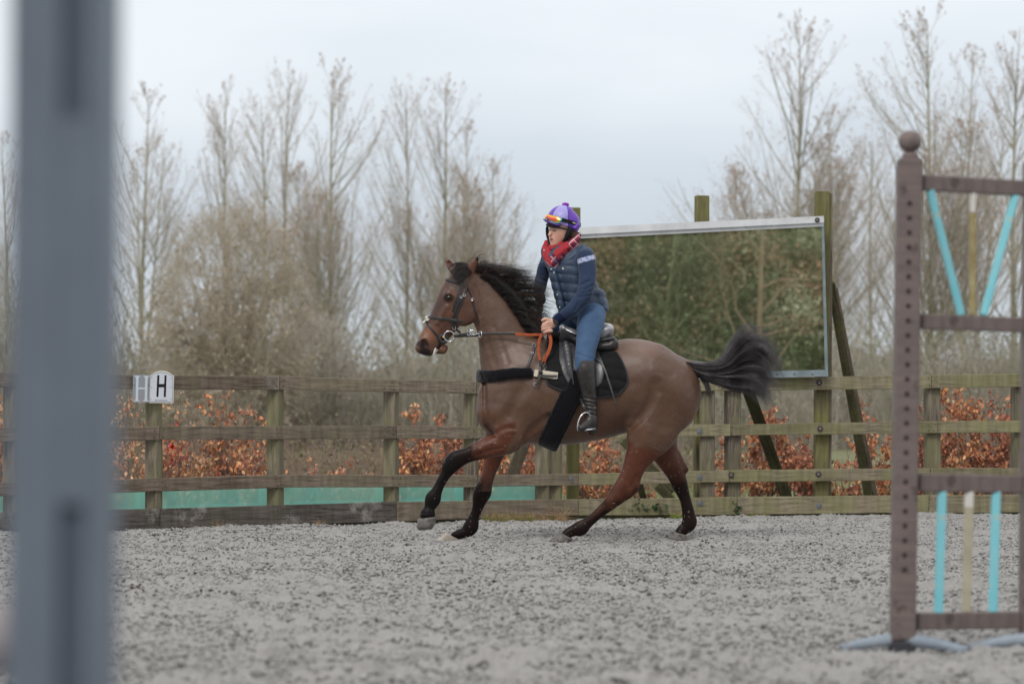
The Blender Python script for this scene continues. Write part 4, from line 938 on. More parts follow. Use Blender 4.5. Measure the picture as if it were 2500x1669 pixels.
def brambles(seed, n, hmax, d0, d1, gaps):
    g = np.random.default_rng(seed); d = g.uniform(d0, d1, n); px = g.uniform(-1000, 3700, n); ok = np.ones(n, bool)
    for a, b_ in gaps: ok &= ~((px > a) & (px < b_))
    d, px = d[ok], px[ok]; n = len(d); x = (px-1250)*d/F; K = 5; t_ = np.linspace(0, 1, K)[None]; h = (hmax*g.uniform(.3, 1, n)*(.75+.5*vnoise(x*.7, d*.5)))[:, None]; lx = g.normal(0, .55, (n, 1)); ly = g.normal(0, .4, (n, 1))
    P = np.stack([x[:, None]+lx*h*t_**1.6, d[:, None]+ly*h*t_**1.6, -.05+h*(t_-.3*np.abs(lx)*t_**2)], -1); par = (P, .006*(1-.6*t_)+0*P[:, :, 0]); l2 = grow(par, 5, .2, 1, .5, (25, 70), 0, .0035, 3, g)
    return joinVF([tubes(*par, 3), tubes(l2[0], np.maximum(l2[1], .002), 3)]), l2[0][:, -1]
(V, Fq), tp = brambles(66, 8200, .95, 34, 52, [(1990, 2210), (1690, 1760)])
o = mesh_np('brambles', V, Fq, mat('bramble_stems', lin(146, 124, 112), rough=1, var=lin(122, 110, 94), nscale=1), None, False); o['kind'] = 'stuff'
g = np.random.default_rng(6); V, Fq = quads(tp[g.random(len(tp)) < .4], .03, g, .7); o = mesh_np('bramble_leaves', V, Fq, mat('bramble_leaves', lin(132, 120, 92), rough=1, var=lin(104, 108, 74), nscale=1), None, False); o['kind'] = 'stuff'
# beech saplings holding copper leaves, just behind the fence
M_LEAF = mat('copper_beech_leaf', attr=True, rough=.6, spec=.3)
M_STEM = mat('beech_stems', lin(128, 112, 104), rough=.8)
M_RED = mat('red_leaf', lin(190, 60, 50), rough=.6)
def sapling(px, top, wpx, s, nl, mi, lab, seed, bare=.0, name='beech_sapling', lsz=.024, bot=1235):
    nl = int(nl*2.1)
    g = np.random.default_rng(seed); x = (px-1250)/s; y = F/s; Hh = CAMZ+(HZ-top)/s; wd = wpx/s/2
    ns = max(5, int(wpx/10)); a = g.uniform(-1, 1, ns)*wd; hh = Hh*np.sqrt(np.clip(1-(a/wd/1.15)**2, .1, 1))*g.uniform(.72, 1.02, ns); hh[np.argmin(np.abs(a))] = Hh
    st = np.linspace(0, 1, 7)[None, :]
    P = np.stack([a[:, None]*(.35+.65*st)+g.normal(0, .012, (ns, 7)), g.uniform(-1, 1, (ns, 1))*.22*(.3+st), hh[:, None]*st-.05*(1-st)], -1)
    par = (P, .008*(1-.8*st)+0*P[:, :, 0]); l2 = grow(par, 9, .12, 1, .36, (25, 55), .10, .004, 5, g); l3 = grow(l2, 4, .2, 1, .5, (20, 55), .04, .002, 4, g)
    r = empty(name, (x, y, -.04), lab, 'shrub', 'beech saplings behind the fence')
    V, Fq = joinVF([tubes(*par, 4), tubes(l2[0], np.maximum(l2[1], .0015), 3), tubes(l3[0], np.maximum(l3[1], .001), 3)]); mesh_np('stems', V, Fq, M_STEM, r, False)
    pool = np.concatenate([l3[0].reshape(-1, 3), l2[0][:, 2:].reshape(-1, 3)]); pool = pool[pool[:, 2] > .03]
    if bare > 0: pool = pool[g.random(len(pool)) > bare*np.clip(pool[:, 2]/Hh*1.3, 0, 1)]
    k = g.integers(0, len(pool), nl); P_ = pool[k]+g.normal(0, .014, (nl, 3)); n = nl
    # each leaf: a folded lozenge hanging from its twig
    ax = unit(np.stack([g.normal(0, .5, n), g.normal(0, .5, n), -np.abs(g.normal(.8, .4, n))], 1)); sd_ = unit(np.cross(ax, unit(g.normal(0, 1, (n, 3))))); up = np.cross(ax, sd_); L = lsz*g.uniform(.7, 1.4, (n, 1))
    c = P_+ax*L; V = np.stack([P_, c+sd_*L*.55+up*L*.25, P_+ax*2*L, c-sd_*L*.55+up*L*.25, c], 1).reshape(-1, 3)
    f = np.array([(0, 1, 4), (1, 2, 4), (2, 3, 4), (3, 0, 4)]); Fl = (f[None]+5*np.arange(n)[:, None, None]).reshape(-1, 3)
    pal = np.array([[lin(212, 134, 78), lin(188, 108, 66), lin(170, 92, 62), lin(220, 164, 112), lin(150, 88, 64)], [lin(190, 106, 68), lin(164, 86, 58), lin(200, 130, 88), lin(140, 78, 58), lin(178, 112, 84)], [lin(222, 176, 132), lin(206, 150, 104), lin(190, 130, 92), lin(214, 140, 86), lin(176, 136, 108)]][mi]); lc = pal[g.integers(0, 5, n)]*g.uniform(.8, 1.2, (n, 1))*np.array([1, 1.04, .98]); lc = lc*.82+.18*np.array(lin(190, 165, 148)); o = mesh_np('leaves', V, Fl, M_LEAF, r, False, np.repeat(lc, 5, 0)); o['kind'] = 'stuff'
    # water drops shining on the bare twig tips
    tips = l2[0][:, -1]; tips = tips[tips[:, 2] > Hh*.45]; tips = np.concatenate([tips, l3[0][::3, -1]])
    if len(tips):
        oc = np.array([(1, 0, 0), (0, 1, 0), (-1, 0, 0), (0, -1, 0), (0, 0, 1), (0, 0, -1)])*.0042; fo = np.array([(0, 1, 4), (1, 2, 4), (2, 3, 4), (3, 0, 4), (1, 0, 5), (2, 1, 5), (3, 2, 5), (0, 3, 5)])
        V = (tips[:, None]+oc[None]+np.array([0, 0, -.004])).reshape(-1, 3); Fo = (fo[None]+6*np.arange(len(tips))[:, None, None]).reshape(-1, 3); o = mesh_np('rain_drops', V, Fo, M_DROP, r, True); o['kind'] = 'stuff'
    return r
M_DROP = mat('rain_drop', lin(235, 240, 245), rough=.03, metal=.9)
SL = [(-10, 955, 110, 268, 420, 2, 'pale orange beech sapling at the left edge of the picture', .3), (318, 945, 70, 262, 260, 2, 'sparse beech sapling behind the letter signs', .6), (440, 962, 150, 258, 420, 2, 'sparse pale beech sapling just right of the letter signs', .75), (560, 935, 120, 256, 620, 0, 'orange beech sapling left of the second post', .6), (640, 1030, 90, 262, 420, 0, 'low orange sapling behind the second post', .2),
      (745, 1118, 110, 248, 160, 1, 'low russet sapling right of the second post', .2), (850, 1108, 110, 248, 300, 1, 'low russet sapling before the third post', .2), (1005, 1000, 110, 252, 620, 0, 'bushy orange sapling between the third and fourth posts', .25), (1090, 1010, 90, 252, 480, 1, 'orange sapling behind the fourth post', .2), (1215, 1060, 110, 250, 560, 0, 'orange sapling behind the horse\'s forelegs', .1),
      (1300, 1040, 80, 250, 420, 1, 'russet sapling under the girth', .1), (1450, 1050, 130, 246, 760, 0, 'wide orange sapling under the horse\'s belly', .1), (1560, 1090, 70, 246, 300, 1, 'russet sapling between the horse\'s hind legs', .1), (1775, 1065, 70, 246, 420, 0, 'orange sapling behind the bolted post', .1),
      (1870, 995, 110, 244, 800, 0, 'tall orange sapling below the horse\'s tail', .35), (1950, 1030, 80, 244, 560, 1, 'russet sapling left of the tall mirror post', .3), (2055, 1110, 80, 240, 260, 0, 'sparse low sapling by the raking strut', .4), (2135, 990, 80, 246, 560, 0, 'orange sapling left of the jump wing', .3), (2215, 960, 90, 246, 560, 1, 'russet sapling behind the jump wing post', .3), (2345, 935, 120, 248, 1100, 0, 'dense tall orange sapling right of the jump wing post', .2), (2440, 985, 110, 248, 900, 1, 'dense russet sapling at the right edge', .2)]
for k, (px, top, wpx, s, nl, mi, lab, bare) in enumerate(SL): sapling(px, top, wpx, s, nl, mi, lab, 300+k, bare)
# thin leggy bare stems sticking up over the rail
def whip(px, top, s, seed, lab):
    g = np.random.default_rng(seed); Hh = CAMZ+(HZ-top)/s; K = 8; t_ = np.linspace(0, 1, K); n = 5; P = np.array([np.stack([g.normal(0, .22)*t_**1.3, g.normal(0, .12)*t_, Hh*g.uniform(.75, 1)*t_], 1) for _ in range(n)]); par = (P, np.array([.0055*(1-.75*t_)]*n)); l2 = grow(par, 7, .3, 1, .3, (20, 45), .12, .003, 5, g); V, Fq = joinVF([tubes(*par, 4), tubes(l2[0], np.maximum(l2[1], .0013), 3)])
    r = empty('bare_sapling', ((px-1250)/s, F/s, -.04), lab, 'shrub', 'bare saplings behind the fence'); mesh_np('stems', V, Fq, M_STEM, r, False)
    tips = np.concatenate([l2[0][:, -1], l2[0][:, 2]]); oc = np.array([(1, 0, 0), (0, 1, 0), (-1, 0, 0), (0, -1, 0), (0, 0, 1), (0, 0, -1)])*.004; fo = np.array([(0, 1, 4), (1, 2, 4), (2, 3, 4), (3, 0, 4), (1, 0, 5), (2, 1, 5), (3, 2, 5), (0, 3, 5)])
    o = mesh_np('rain_drops', (tips[:, None]+oc[None]).reshape(-1, 3), (fo[None]+6*np.arange(len(tips))[:, None, None]).reshape(-1, 3), M_DROP, r, True); o['kind'] = 'stuff'
for k, (px, top, s, lab) in enumerate(((300, 880, 240, 'bare whippy sapling behind the grey letter sign'), (505, 890, 238, 'bare sapling topping the rail right of the letter signs'), (600, 900, 236, 'bare sapling just left of the second post'), (840, 1000, 236, 'bare sapling left of the third post'), (1000, 965, 236, 'bare sapling above the orange one by the third post'), (1760, 960, 236, 'bare sapling beside the bolted post'), (1700, 1040, 262, 'green-stemmed bare sapling by the hind legs'), (2090, 900, 236, 'bare sapling right of the mirror strut'), (2280, 820, 234, 'bare sapling topping the rail behind the wing'), (2400, 850, 234, 'bare sapling near the right edge'))): whip(px, top, s, 400+k, lab)
# small red-leaved bush glimpsed left of the fence's second post
g = np.random.default_rng(77); P_ = g.normal(0, 1, (240, 3))*np.array([.07, .06, .13])+np.array([0, 0, .52]); V, Fq = quads(P_, .03, g, .7)
rb = empty('red_bush', ((428-1250)/248., F/248, 0), 'small bright red-leaved bush seen through the lower rails at left', 'shrub'); o = mesh_np('leaves', V, Fq, M_RED, rb, False); o['kind'] = 'stuff'
tt = np.linspace(0, 1, 5); P_ = np.array([np.stack([g.normal(0, .05)*tt, g.normal(0, .05)*tt, .5*tt], 1) for _ in range(6)]); V, Fq = tubes(P_, np.full((6, 5), .006), 4); mesh_np('stems', V, Fq, M_STEM, rb, False)
# dry grass and weeds at the foot of the kickboard
def tuft(px0, px1, n, hmax, seed, green, lab, dy=-.05):
    g = np.random.default_rng(seed); px = g.uniform(px0, px1, n); x = np.array([fpt(p, dy)[0] for p in px]); y = np.array([fpt(p, dy)[1] for p in px])-g.uniform(0, .12, n); z = np.array([CAMZ+(HZ-np.interp(p, FX, FG))/fs_(p) for p in px])
    K = 6; t_ = np.linspace(0, 1, K)[None]; L = hmax*g.uniform(.3, 1, n)[:, None]; cx = g.normal(0, .7, (n, 1)); cy = g.normal(-.2, .5, (n, 1)); o = np.array([x.mean(), y.mean(), 0])
    P = np.stack([x[:, None]+cx*L*t_**1.7, y[:, None]+cy*L*t_**1.7, z[:, None]+L*(t_-.45*np.abs(cx)*t_**2.2)], -1)-o
    r = empty('grass_tuft', tuple(o), lab, 'grass'); k = int(n*(1-green)); V, Fq = tubes(P[:k], .0022*(1-.8*t_)+0*P[:k, :, 0], 3); a = mesh_np('dry_blades', V, Fq, M_STRAW, r, False); a['kind'] = 'stuff'
    if k < n: P[k:, :, 2] *= .8; V, Fq = tubes(P[k:], .003*(1-.8*t_)+0*P[k:, :, 0], 3); a = mesh_np('green_blades', V, Fq, M_GRN, r, False); a['kind'] = 'stuff'
M_STRAW = mat('dry_straw', lin(176, 146, 112), rough=.9); M_GRN = mat('fresh_grass', lin(118, 140, 60), rough=.8)
tuft(1185, 1300, 420, .13, 1, .35, 'straw-coloured grass tuft against the kickboard behind the forelegs'); tuft(1290, 1350, 90, .14, 2, .1, 'thin dry weeds by the double post'); tuft(1635, 1680, 130, .09, 3, .7, 'small green grass tuft by the planted hind hoof'); tuft(1795, 1870, 60, .05, 4, .8, 'low green sprigs under the tail along the board'); tuft(1355, 1385, 50, .22, 5, 0, 'dry stalks in front of the double fence post'); tuft(530, 545, 22, .10, 6, 0, 'brown dead weed before the left kickboard'); tuft(772, 790, 20, .09, 7, 0, 'thin dead weed before the middle kickboard')
def sprig(px, row, seed, lab):
    g = np.random.default_rng(seed); x, y, s = fpt(px, -.02); n = 14; P_ = g.normal(0, 1, (n, 3))*np.array([.035, .006, .035]); V, Fq = quads(P_, .022, g, .8); r = empty('ivy_sprig', (x, y, CAMZ+(HZ-row)/s), lab, 'weed'); mesh_np('leaves', V, Fq, mat('ivy_leaf', lin(70, 92, 56), rough=.45, var=lin(48, 66, 44), nscale=30), r, False)
    t_ = np.linspace(0, 1, 5); P2 = np.array([np.stack([.05*t_, 0*t_-.005, -.06*t_], 1)]); V, Fq = tubes(P2, np.full((1, 5), .002), 4); mesh_np('stem', V, Fq, M_STEM, r, False)
sprig(1607, 1240, 1, 'dark ivy sprig on the kickboard between the hind legs'); sprig(1800, 1246, 2, 'dark ivy sprig on the kickboard under the tail'); sprig(1562, 1237, 3, 'single green weed leaf on the kickboard behind the hock')
# meadow grass close behind the fence
g = np.random.default_rng(88); n = 14000; s_ = g.uniform(150, 262, n); x = (g.uniform(-900, 3500, n)-1250)/s_; y = F/s_; t_ = np.linspace(0, 1, 3)[None]; L = g.uniform(.06, .22, (n, 1)); P = np.stack([x[:, None]+g.normal(0, .4, (n, 1))*L*t_**1.5, y[:, None]+g.normal(0, .4, (n, 1))*L*t_**1.5, -.05+L*t_], -1)
V, Fq = tubes(P, .004*(1-.7*t_)+0*P[:, :, 0], 3); o = mesh_np('meadow_grass', V, Fq, mat('meadow_grass', lin(140, 142, 96), rough=.9, var=lin(110, 124, 70), nscale=1.5), None, False); o['kind'] = 'stuff'

# ================================================================ WOOD BEHIND THE CAMERA (seen in the mirror)
M_WL = mat('woodland_leaves', attr=True, rough=.7); M_MOSS = mat('mossy_bark', lin(158, 164, 130), rough=.9, var=lin(132, 138, 104), nscale=5)
M_TRK = mat('pale_bark', lin(188, 164, 138), rough=.9, var=lin(160, 138, 116), nscale=4)
def woodcol(P_, g):
    a = vnoise(P_[:, 0]*.55, P_[:, 2]*.7, P_[:, 1]*.1, 90)+.5*vnoise(P_[:, 0]*2.2, P_[:, 2]*2.2, 0, 91)+.18*g.normal(0, 1, len(P_)); b_ = vnoise(P_[:, 0]*1.1, P_[:, 2]*1.1, 0, 92)+.2*g.normal(0, 1, len(P_))
    c = np.tile(np.array(lin(150, 142, 112)), (len(P_), 1)); c = lerpc(c, lin(176, 140, 112), np.clip(a*3, 0, 1)); c = lerpc(c, lin(112, 138, 90), np.clip(-a*3-.3, 0, 1)); c = lerpc(c, lin(190, 192, 158), np.clip(b_*4-1.6, 0, 1)); c = lerpc(c, lin(74, 80, 60), np.clip(-b_*4-1.5, 0, 1)*.8)
    return np.repeat(c*g.uniform(.75, 1.2, (len(P_), 1)), 4, 0)
def woodtree(x, y, Hh, rad, seed, lab, mi, lm):
    g = np.random.default_rng(seed); K = 9; t_ = np.linspace(0, 1, K); P0 = (np.array([np.stack([g.normal(0, .5)*t_**1.5, g.normal(0, .3)*t_, Hh*.8*t_], 1)]), np.array([.10*(1-.7*t_)])); l1 = grow(P0, 11, .18, .95, .6, (25, 75), .0, .035, 9, g, jit=.24); l2 = grow(l1, 8, .15, 1, .45, (30, 70), .02, .016, 6, g, jit=.2)
    l3 = grow(l2, 4, .15, 1, .5, (25, 70), 0, .008, 4, g)
    r = empty('woodland_tree', (x, y, -.1), lab, 'tree', 'trees of the wood behind the camera'); V, Fq = joinVF([tubes(*P0, 8), tubes(*l1, 6)]); mesh_np('trunk', V, Fq, mi, r, True); V, Fq = joinVF([tubes(*l2, 4), tubes(*l3, 3)]); o = mesh_np('twigs', V, Fq, M_MOSS, r, False); o['kind'] = 'stuff'
    pool = l3[0].reshape(-1, 3); n = 3500; P_ = pool[g.integers(0, len(pool), n)]+g.normal(0, .2, (n, 3)); V, Fq = quads(P_, .05, g, .75); o = mesh_np('foliage', V, Fq, M_WL, r, False, woodcol(P_+np.array([x, y, 0]), g)); o['kind'] = 'stuff'
wl_ = ('mossy ivy-clad tree', 'brown-leaved tree', 'pale-trunked ivy tree', 'dark evergreen tree')
for k in range(13):
    x = -7+k*2.1; woodtree(x, -14-(k % 3)*1.6, 7.5+(k % 4)*.5, 2, 600+k, '%s in the wood behind the camera, %s from its left end' % (wl_[k % 4], ('first', 'second', 'third', 'fourth', 'fifth', 'sixth', 'seventh', 'eighth', 'ninth', 'tenth', 'eleventh', 'twelfth', 'thirteenth')[k]), M_TRK if k % 4 == 2 else M_MOSS, None)
g = np.random.default_rng(9); n = 60000; x = g.uniform(-12, 24, n); z = g.uniform(0, 9, n); y = -18.5-g.uniform(0, 1.5, n)+.5*vnoise(x, z); pz_ = np.stack([x, y, z], 1)
V, Fq = quads(pz_, .10, g, .8); o = mesh_np('woodland_thicket', V, Fq, M_WL, None, False, woodcol(pz_, g)); o['kind'] = 'stuff'
b = MB(); b.box(-40, 60, -24, -20.6, -.3, 9.5, .1); o = b.build('wooded_bank', mat('bank_earth', lin(84, 76, 56), rough=1, var=lin(56, 62, 40), nscale=1.2, noise=.4)); o['kind'] = 'structure'
# ================================================================ HORSE
HF = Field(hx(1008), hx(1728), -.37, .37, hz(1330), hz(618), .0068)
ch = HF.chain
# barrel and quarters
ch([(1268, 972, 96, 0, .20), (1300, 960, 121, 0, .245), (1350, 962, 124, 0, .275), (1410, 962, 119, 0, .285), (1470, 956, 113, 0, .275), (1530, 942, 106, 0, .25)], 0)
ch([(1530, 942, 106, 0, .25), (1562, 935, 103, 0, .26), (1612, 951, 95, 0, .25), (1627, 965, 85, 0, .21)], .05)
ch([(1292, 850, 36, 0, .07), (1340, 862, 34, 0, .08), (1420, 880, 34, 0, .10), (1540, 868, 34, 0, .10), (1600, 878, 34, 0, .10)], .06)
ch([(1655, 905, 26, 0, .07), (1690, 893, 12, 0, .035), (1740, 900, 9, 0, .025)], .05)
for sy in (-1, 1):          # gluteal and buttock masses on each side
    ch([(1585, 925, 62, sy*.12, .12), (1625, 965, 68, sy*.12, .11), (1640, 1000, 54, sy*.11, .10)], .06)
    ch([(1300, 868, 40, sy*.08, .07), (1262, 930, 58, sy*.12, .085), (1228, 1000, 50, sy*.13, .085)], .05)     # shoulder blade
    ch([(1215, 960, 46, sy*.08, .09), (1205, 1008, 40, sy*.09, .085)], .05)                                     # breast
    ch([(1290, 985, 58, sy*.155, .07), (1262, 1035, 50, sy*.15, .07), (1243, 1078, 28, sy*.15, .06)], .04)       # triceps
ch([(1236, 1000, 74, 0, .15)], .05)
# neck
ch([(1156, 684, 32, 0, .055), (1178, 728, 50, 0, .068), (1202, 764, 53, 0, .082), (1223, 802, 58, 0, .10), (1240, 852, 70, 0, .125), (1264, 905, 90, 0, .165)], .04)
# near hind (reaches forward)
ch([(1602, 985, 84, -.13, .115), (1592, 1052, 57, -.15, .095), (1570, 1092, 41, -.155, .078), (1553, 1122, 31, -.155, .062), (1541, 1148, 25, -.155, .05),
    (1529, 1172, 23.5, -.155, .045), (1518, 1193, 25, -.155, .044), (1501, 1213, 21, -.155, .040), (1481, 1233, 15.5, -.155, .032), (1462, 1249, 13, -.155, .026), (1444, 1265, 12.4, -.155, .025),
    (1428, 1278, 14.5, -.155, .030), (1416, 1287, 18.5, -.155, .036), (1400, 1292, 14, -.155, .030), (1386, 1299, 13, -.155, .033), (1380, 1304, 12, -.155, .036)], .035)
ch([(1562, 1140, 9, -.155, .018), (1555, 1170, 7, -.155, .015), (1547, 1187, 12, -.155, .022), (1530, 1207, 9, -.155, .02)], .02)
ch([(1553, 1040, 22, -.16, .05), (1545, 1066, 16, -.16, .045)], .04)       # stifle
# far hind (planted behind)
ch([(1612, 985, 76, .13, .11), (1608, 1050, 52, .14, .09), (1622, 1095, 36, .145, .07), (1634, 1122, 29, .145, .058), (1648, 1148, 24, .145, .048),
    (1658, 1170, 21, .145, .044), (1666, 1192, 18, .145, .036), (1674, 1214, 14.5, .145, .027), (1681, 1238, 14.5, .145, .027), (1684, 1257, 16, .145, .03),
    (1686, 1277, 18.5, .145, .035), (1676, 1290, 15, .145, .031), (1667, 1297, 14, .145, .034), (1662, 1301, 12, .145, .036)], .035)
ch([(1656, 1105, 8, .145, .018), (1667, 1128, 8, .145, .018), (1674, 1146, 10, .145, .022)], .02)
# near fore (lifted, reaching)
ch([(1246, 1056, 44, -.15, .075), (1224, 1079, 31, -.155, .062), (1198, 1089, 27, -.16, .055), (1172, 1098, 23, -.16, .046), (1148, 1108, 19, -.16, .038), (1130, 1115, 19.5, -.16, .04),
    (1113, 1123, 22.5, -.16, .045), (1101, 1136, 19.5, -.16, .040), (1091, 1153, 14, -.16, .028), (1081, 1170, 12.4, -.16, .025), (1072, 1188, 12.2, -.16, .025),
    (1064, 1205, 15, -.16, .031), (1058, 1217, 19.5, -.16, .037), (1051, 1235, 13.5, -.16, .03), (1047, 1246, 14.5, -.16, .034), (1046, 1254, 19, -.16, .048)], .035)
# far fore (planted)
ch([(1232, 1040, 44, .13, .075), (1212, 1085, 31, .14, .06), (1202, 1125, 22, .145, .05), (1193, 1155, 17, .145, .040), (1184, 1182, 17.5, .145, .038),
    (1177, 1203, 22.5, .145, .043), (1171, 1220, 17.5, .145, .036), (1164, 1243, 13, .145, .026), (1156, 1265, 12.6, .145, .026), (1149, 1287, 19, .145, .035),
    (1139, 1299, 14.5, .145, .031), (1124, 1304, 12.5, .145, .032), (1110, 1309, 11, .145, .036)], .035)
# head
ch([(1140, 680, 30, 0, .060), (1120, 716, 45, 0, .088), (1098, 758, 41, 0, .080), (1079, 792, 36, 0, .062), (1061, 819, 32, 0, .050), (1047, 835, 28, 0, .052), (1042, 842, 24, 0, .050)], .02)
for sy in (-1, 1):
    ch([(1128, 742, 36, sy*.045, .045), (1131, 758, 38, sy*.045, .04)], .02)          # cheek
    ch([(1098, 722, 15, sy*.072, .028)], .02)                                          # brow
    ch([(1092, 750, 5, sy*.078, .012), (1068, 790, 4, sy*.058, .012)], .015)           # facial crest
    ch([(1034, 836, 12, sy*.038, .022)], .015)                                         # nostril rim
    HF.swell([(1097, 728, 9, sy*.095, .04)], -.007)
ch([(1072, 850, 15, 0, .036), (1082, 854, 9.5, 0, .027), (1087, 848, 7, 0, .022)], .014)       # lower lip and chin
ch([(1028, 848, 15, 0, .045), (1040, 853, 15, 0, .045), (1052, 856, 14, 0, .042)], .014)     # upper lip
ch([(1056, 869, 2.4, 0, .08), (1064, 858, 2.6, 0, .08), (1074, 846, 2.4, -.035, .03), (1080, 838, 2., -.045, .02)], .01, 'sub')
for sy in (-1, 1):
    ch([(1036, 835, 8.0, sy*.055, .022), (1038, 842, 6, sy*.055, .02)], .008, 'sub')
# ears
for sy, e in ((-1, [(1146, 668, 12), (1153, 654, 11), (1162, 640, 6.5), (1167, 631, 2)]), (1, [(1110, 664, 10), (1101, 650, 10), (1093, 638, 7.), (1089, 629, 2)])):
    ch([(a, b, c, sy*(.045+.012*i), .020-.004*i) for i, (a, b, c) in enumerate(e)], .012)
ch([(1103, 648, 5, .045, .02), (1096, 640, 5, .055, .015)], .006, 'sub')
# muscle relief
sw = HF.swell
sw([(1538, 1044, 11, -.2, .14), (1554, 1026, 15, -.23, .13), (1574, 1002, 18, -.255, .12), (1588, 972, 20, -.265, .12), (1598, 938, 24, -.29, .10)], -.019)
sw([(1500, 1015, 40, -.29, .14), (1545, 975, 42, -.29, .14)], .010)
sw([(1184, 932, 8, -.13, .16), (1185, 972, 11, -.14, .16), (1187, 1008, 13, -.15, .16), (1194, 1038, 13, -.17, .14), (1208, 1060, 10, -.19, .12)], -.024)
sw([(1360, 1008, 10, -.28, .12), (1325, 1026, 15, -.265, .12), (1295, 1056, 17, -.24, .12), (1278, 1088, 13, -.21, .12)], -.020)
sw([(1188, 1070, 7, -.2, .1), (1212, 1056, 10, -.21, .1), (1238, 1044, 10, -.22, .1), (1256, 1046, 8, -.22, .1)], -.007)
sw([(1256, 1060, 8, -.22, .08), (1260, 1085, 9, -.21, .08), (1256, 1105, 8, -.2, .08)], -.010)
sw([(1318, 880, 18, -.24, .16), (1275, 950, 22, -.26, .14), (1240, 1010, 18, -.25, .14)], -.008)
sw([(1235, 985, 34, -.25, .16), (1215, 1010, 30, -.24, .14)], .009)
sw([(1290, 990, 40, -.26, .16), (1268, 1035, 34, -.25, .14)], .008)
sw([(1655, 930, 40, -.25, .14), (1668, 985, 40, -.22, .14)], .008)
sw([(1632, 920, 22, -.27, .14), (1630, 975, 26, -.27, .14), (1618, 1040, 26, -.24, .14)], -.008)
sw([(1600, 905, 34, -.27, .14), (1605, 940, 22, -.29, .12)], .006)
sw([(1596, 938, 13, -.29, .1), (1607, 958, 12, -.29, .1)], -.006)
sw([(1562, 1050, 34, -.24, .16), (1578, 1078, 30, -.22, .14)], .008)
sw([(1180, 800, 9, -.12, .1), (1194, 845, 11, -.14, .1), (1210, 890, 12, -.17, .1)], -.010)
sw([(1208, 800, 8, -.14, .1), (1226, 845, 9, -.17, .1), (1240, 885, 10, -.19, .1)], -.006)
sw([(1160, 700, 7, -.1, .07), (1172, 735, 8, -.1, .07), (1172, 770, 8, -.1, .07)], -.012)
sw([(1104, 778, 16, -.08, .05)], -.008); sw([(1080, 815, 11, -.07, .05), (1100, 790, 11, -.08, .05)], -.008)
sw([(1198, 1082, 12, -.22, .06), (1170, 1096, 10, -.22, .06)], .006)
sw([(1160, 1110, 5, -.21, .05), (1200, 1098, 5, -.22, .05), (1228, 1092, 5, -.22, .05)], -.006)
sw([(1098, 1152, 5, -.19, .05), (1082, 1182, 5, -.19, .05)], -.007)
sw([(1466, 1256, 5, -.19, .05), (1440, 1277, 5, -.19, .05)], -.007)
sw([(1550, 1160, 6, -.2, .05), (1538, 1188, 6, -.2, .05)], -.008)
sw([(1176, 1206, 5, .11, .05), (1166, 1240, 4, .12, .05)], -.005)
for (x, y) in ((1440, 985), (1470, 985), (1500, 975)):                                                     # faint ribs
    sw([(x, y-45, 8, -.3, .1), (x-12, y+20, 8, -.3, .1)], .0025)
# tendon grooves on the cannons
HF.noise(.0022, 14, .03, 3, 2)
HV, HFc = HF.nets(); HV = relax(HV, HFc, 2, .4)
# coat colour
C_TAUPE = lin(91, 66, 51); C_RED = lin(104, 66, 46); C_DK = lin(22, 18, 18); C_MUZ = lin(38, 32, 33); C_ORG = lin(134, 84, 58)
n1 = vnoise(HV[:, 0]*5, HV[:, 1]*5, HV[:, 2]*5, 1); n2 = vnoise(HV[:, 0]*40, HV[:, 1]*40, HV[:, 2]*40, 2)
hc = np.tile(np.array(C_TAUPE), (len(HV), 1))*(1+.10*n1[:, None]+.05*n2[:, None])
P = lambda *a, **k: np.clip(blob(HV, *a, **k), 0, 1)
for a in ((1212, 1035, 40), (1190, 1010, 26), (1556, 1055, 34), (1590, 850, 30), (1300, 1065, 46), (1455, 1060, 60), (1690, 1010, 30)):
    hc = lerpc(hc, C_RED, .55*P(*a, soft=.9))
hc = lerpc(hc, lin(150, 130, 120), .35*P(1565, 850, 45, soft=1))  # pale croup top: the back's highlight painted into the coat
# face: red-brown, orange muzzle, dark bridge and mouth
hm = P(1092, 770, 78, soft=.25, ex=1.35, rot=-60)*(HV[:, 0] < hx(1176)); hm *= np.clip((hx(1178)-HV[:, 0])/.05, 0, 1)*np.clip((hz(672)-HV[:, 2])*0+1, 0, 1)
hc = lerpc(hc, lin(92, 62, 50), .85*np.clip(hm*1.5, 0, 1))
hc = lerpc(hc, lin(70, 50, 46), .75*P(1072, 742, 26, soft=.8, ex=2.1, rot=-58)*(HV[:, 0] < hx(1110)))
hc = lerpc(hc, C_ORG, .8*P(1050, 815, 28, soft=.8)); hc = lerpc(hc, C_ORG, .45*P(1105, 770, 26, soft=.9)); hc = lerpc(hc, C_ORG, .5*P(1110, 725, 14, soft=.9))
hc = lerpc(hc, C_MUZ, .95*P(1036, 842, 15, soft=.5)); hc = lerpc(hc, C_MUZ, .95*P(1038, 862, 17, soft=.5, ex=1.3))
hc = lerpc(hc, C_ORG, .75*P(1083, 850, 10, soft=.5)); hc = lerpc(hc, C_MUZ, .9*P(1068, 868, 9, soft=.5, ex=1.6)); hc = lerpc(hc, C_MUZ, .9*P(1020, 838, 7, soft=.5))
hc = lerpc(hc, C_DK, .8*P(1097, 728, 13, soft=.5, ex=1.2)); hc = lerpc(hc, lin(58, 44, 42), .7*P(1105, 690, 22, soft=.8))
hc = lerpc(hc, lin(98, 60, 44), .8*P(1154, 652, 20, soft=.3)); hc = lerpc(hc, C_DK, .9*P(1166, 633, 7, soft=.5)); hc = lerpc(hc, lin(100, 62, 50), .7*P(1096, 645, 18, soft=.3))
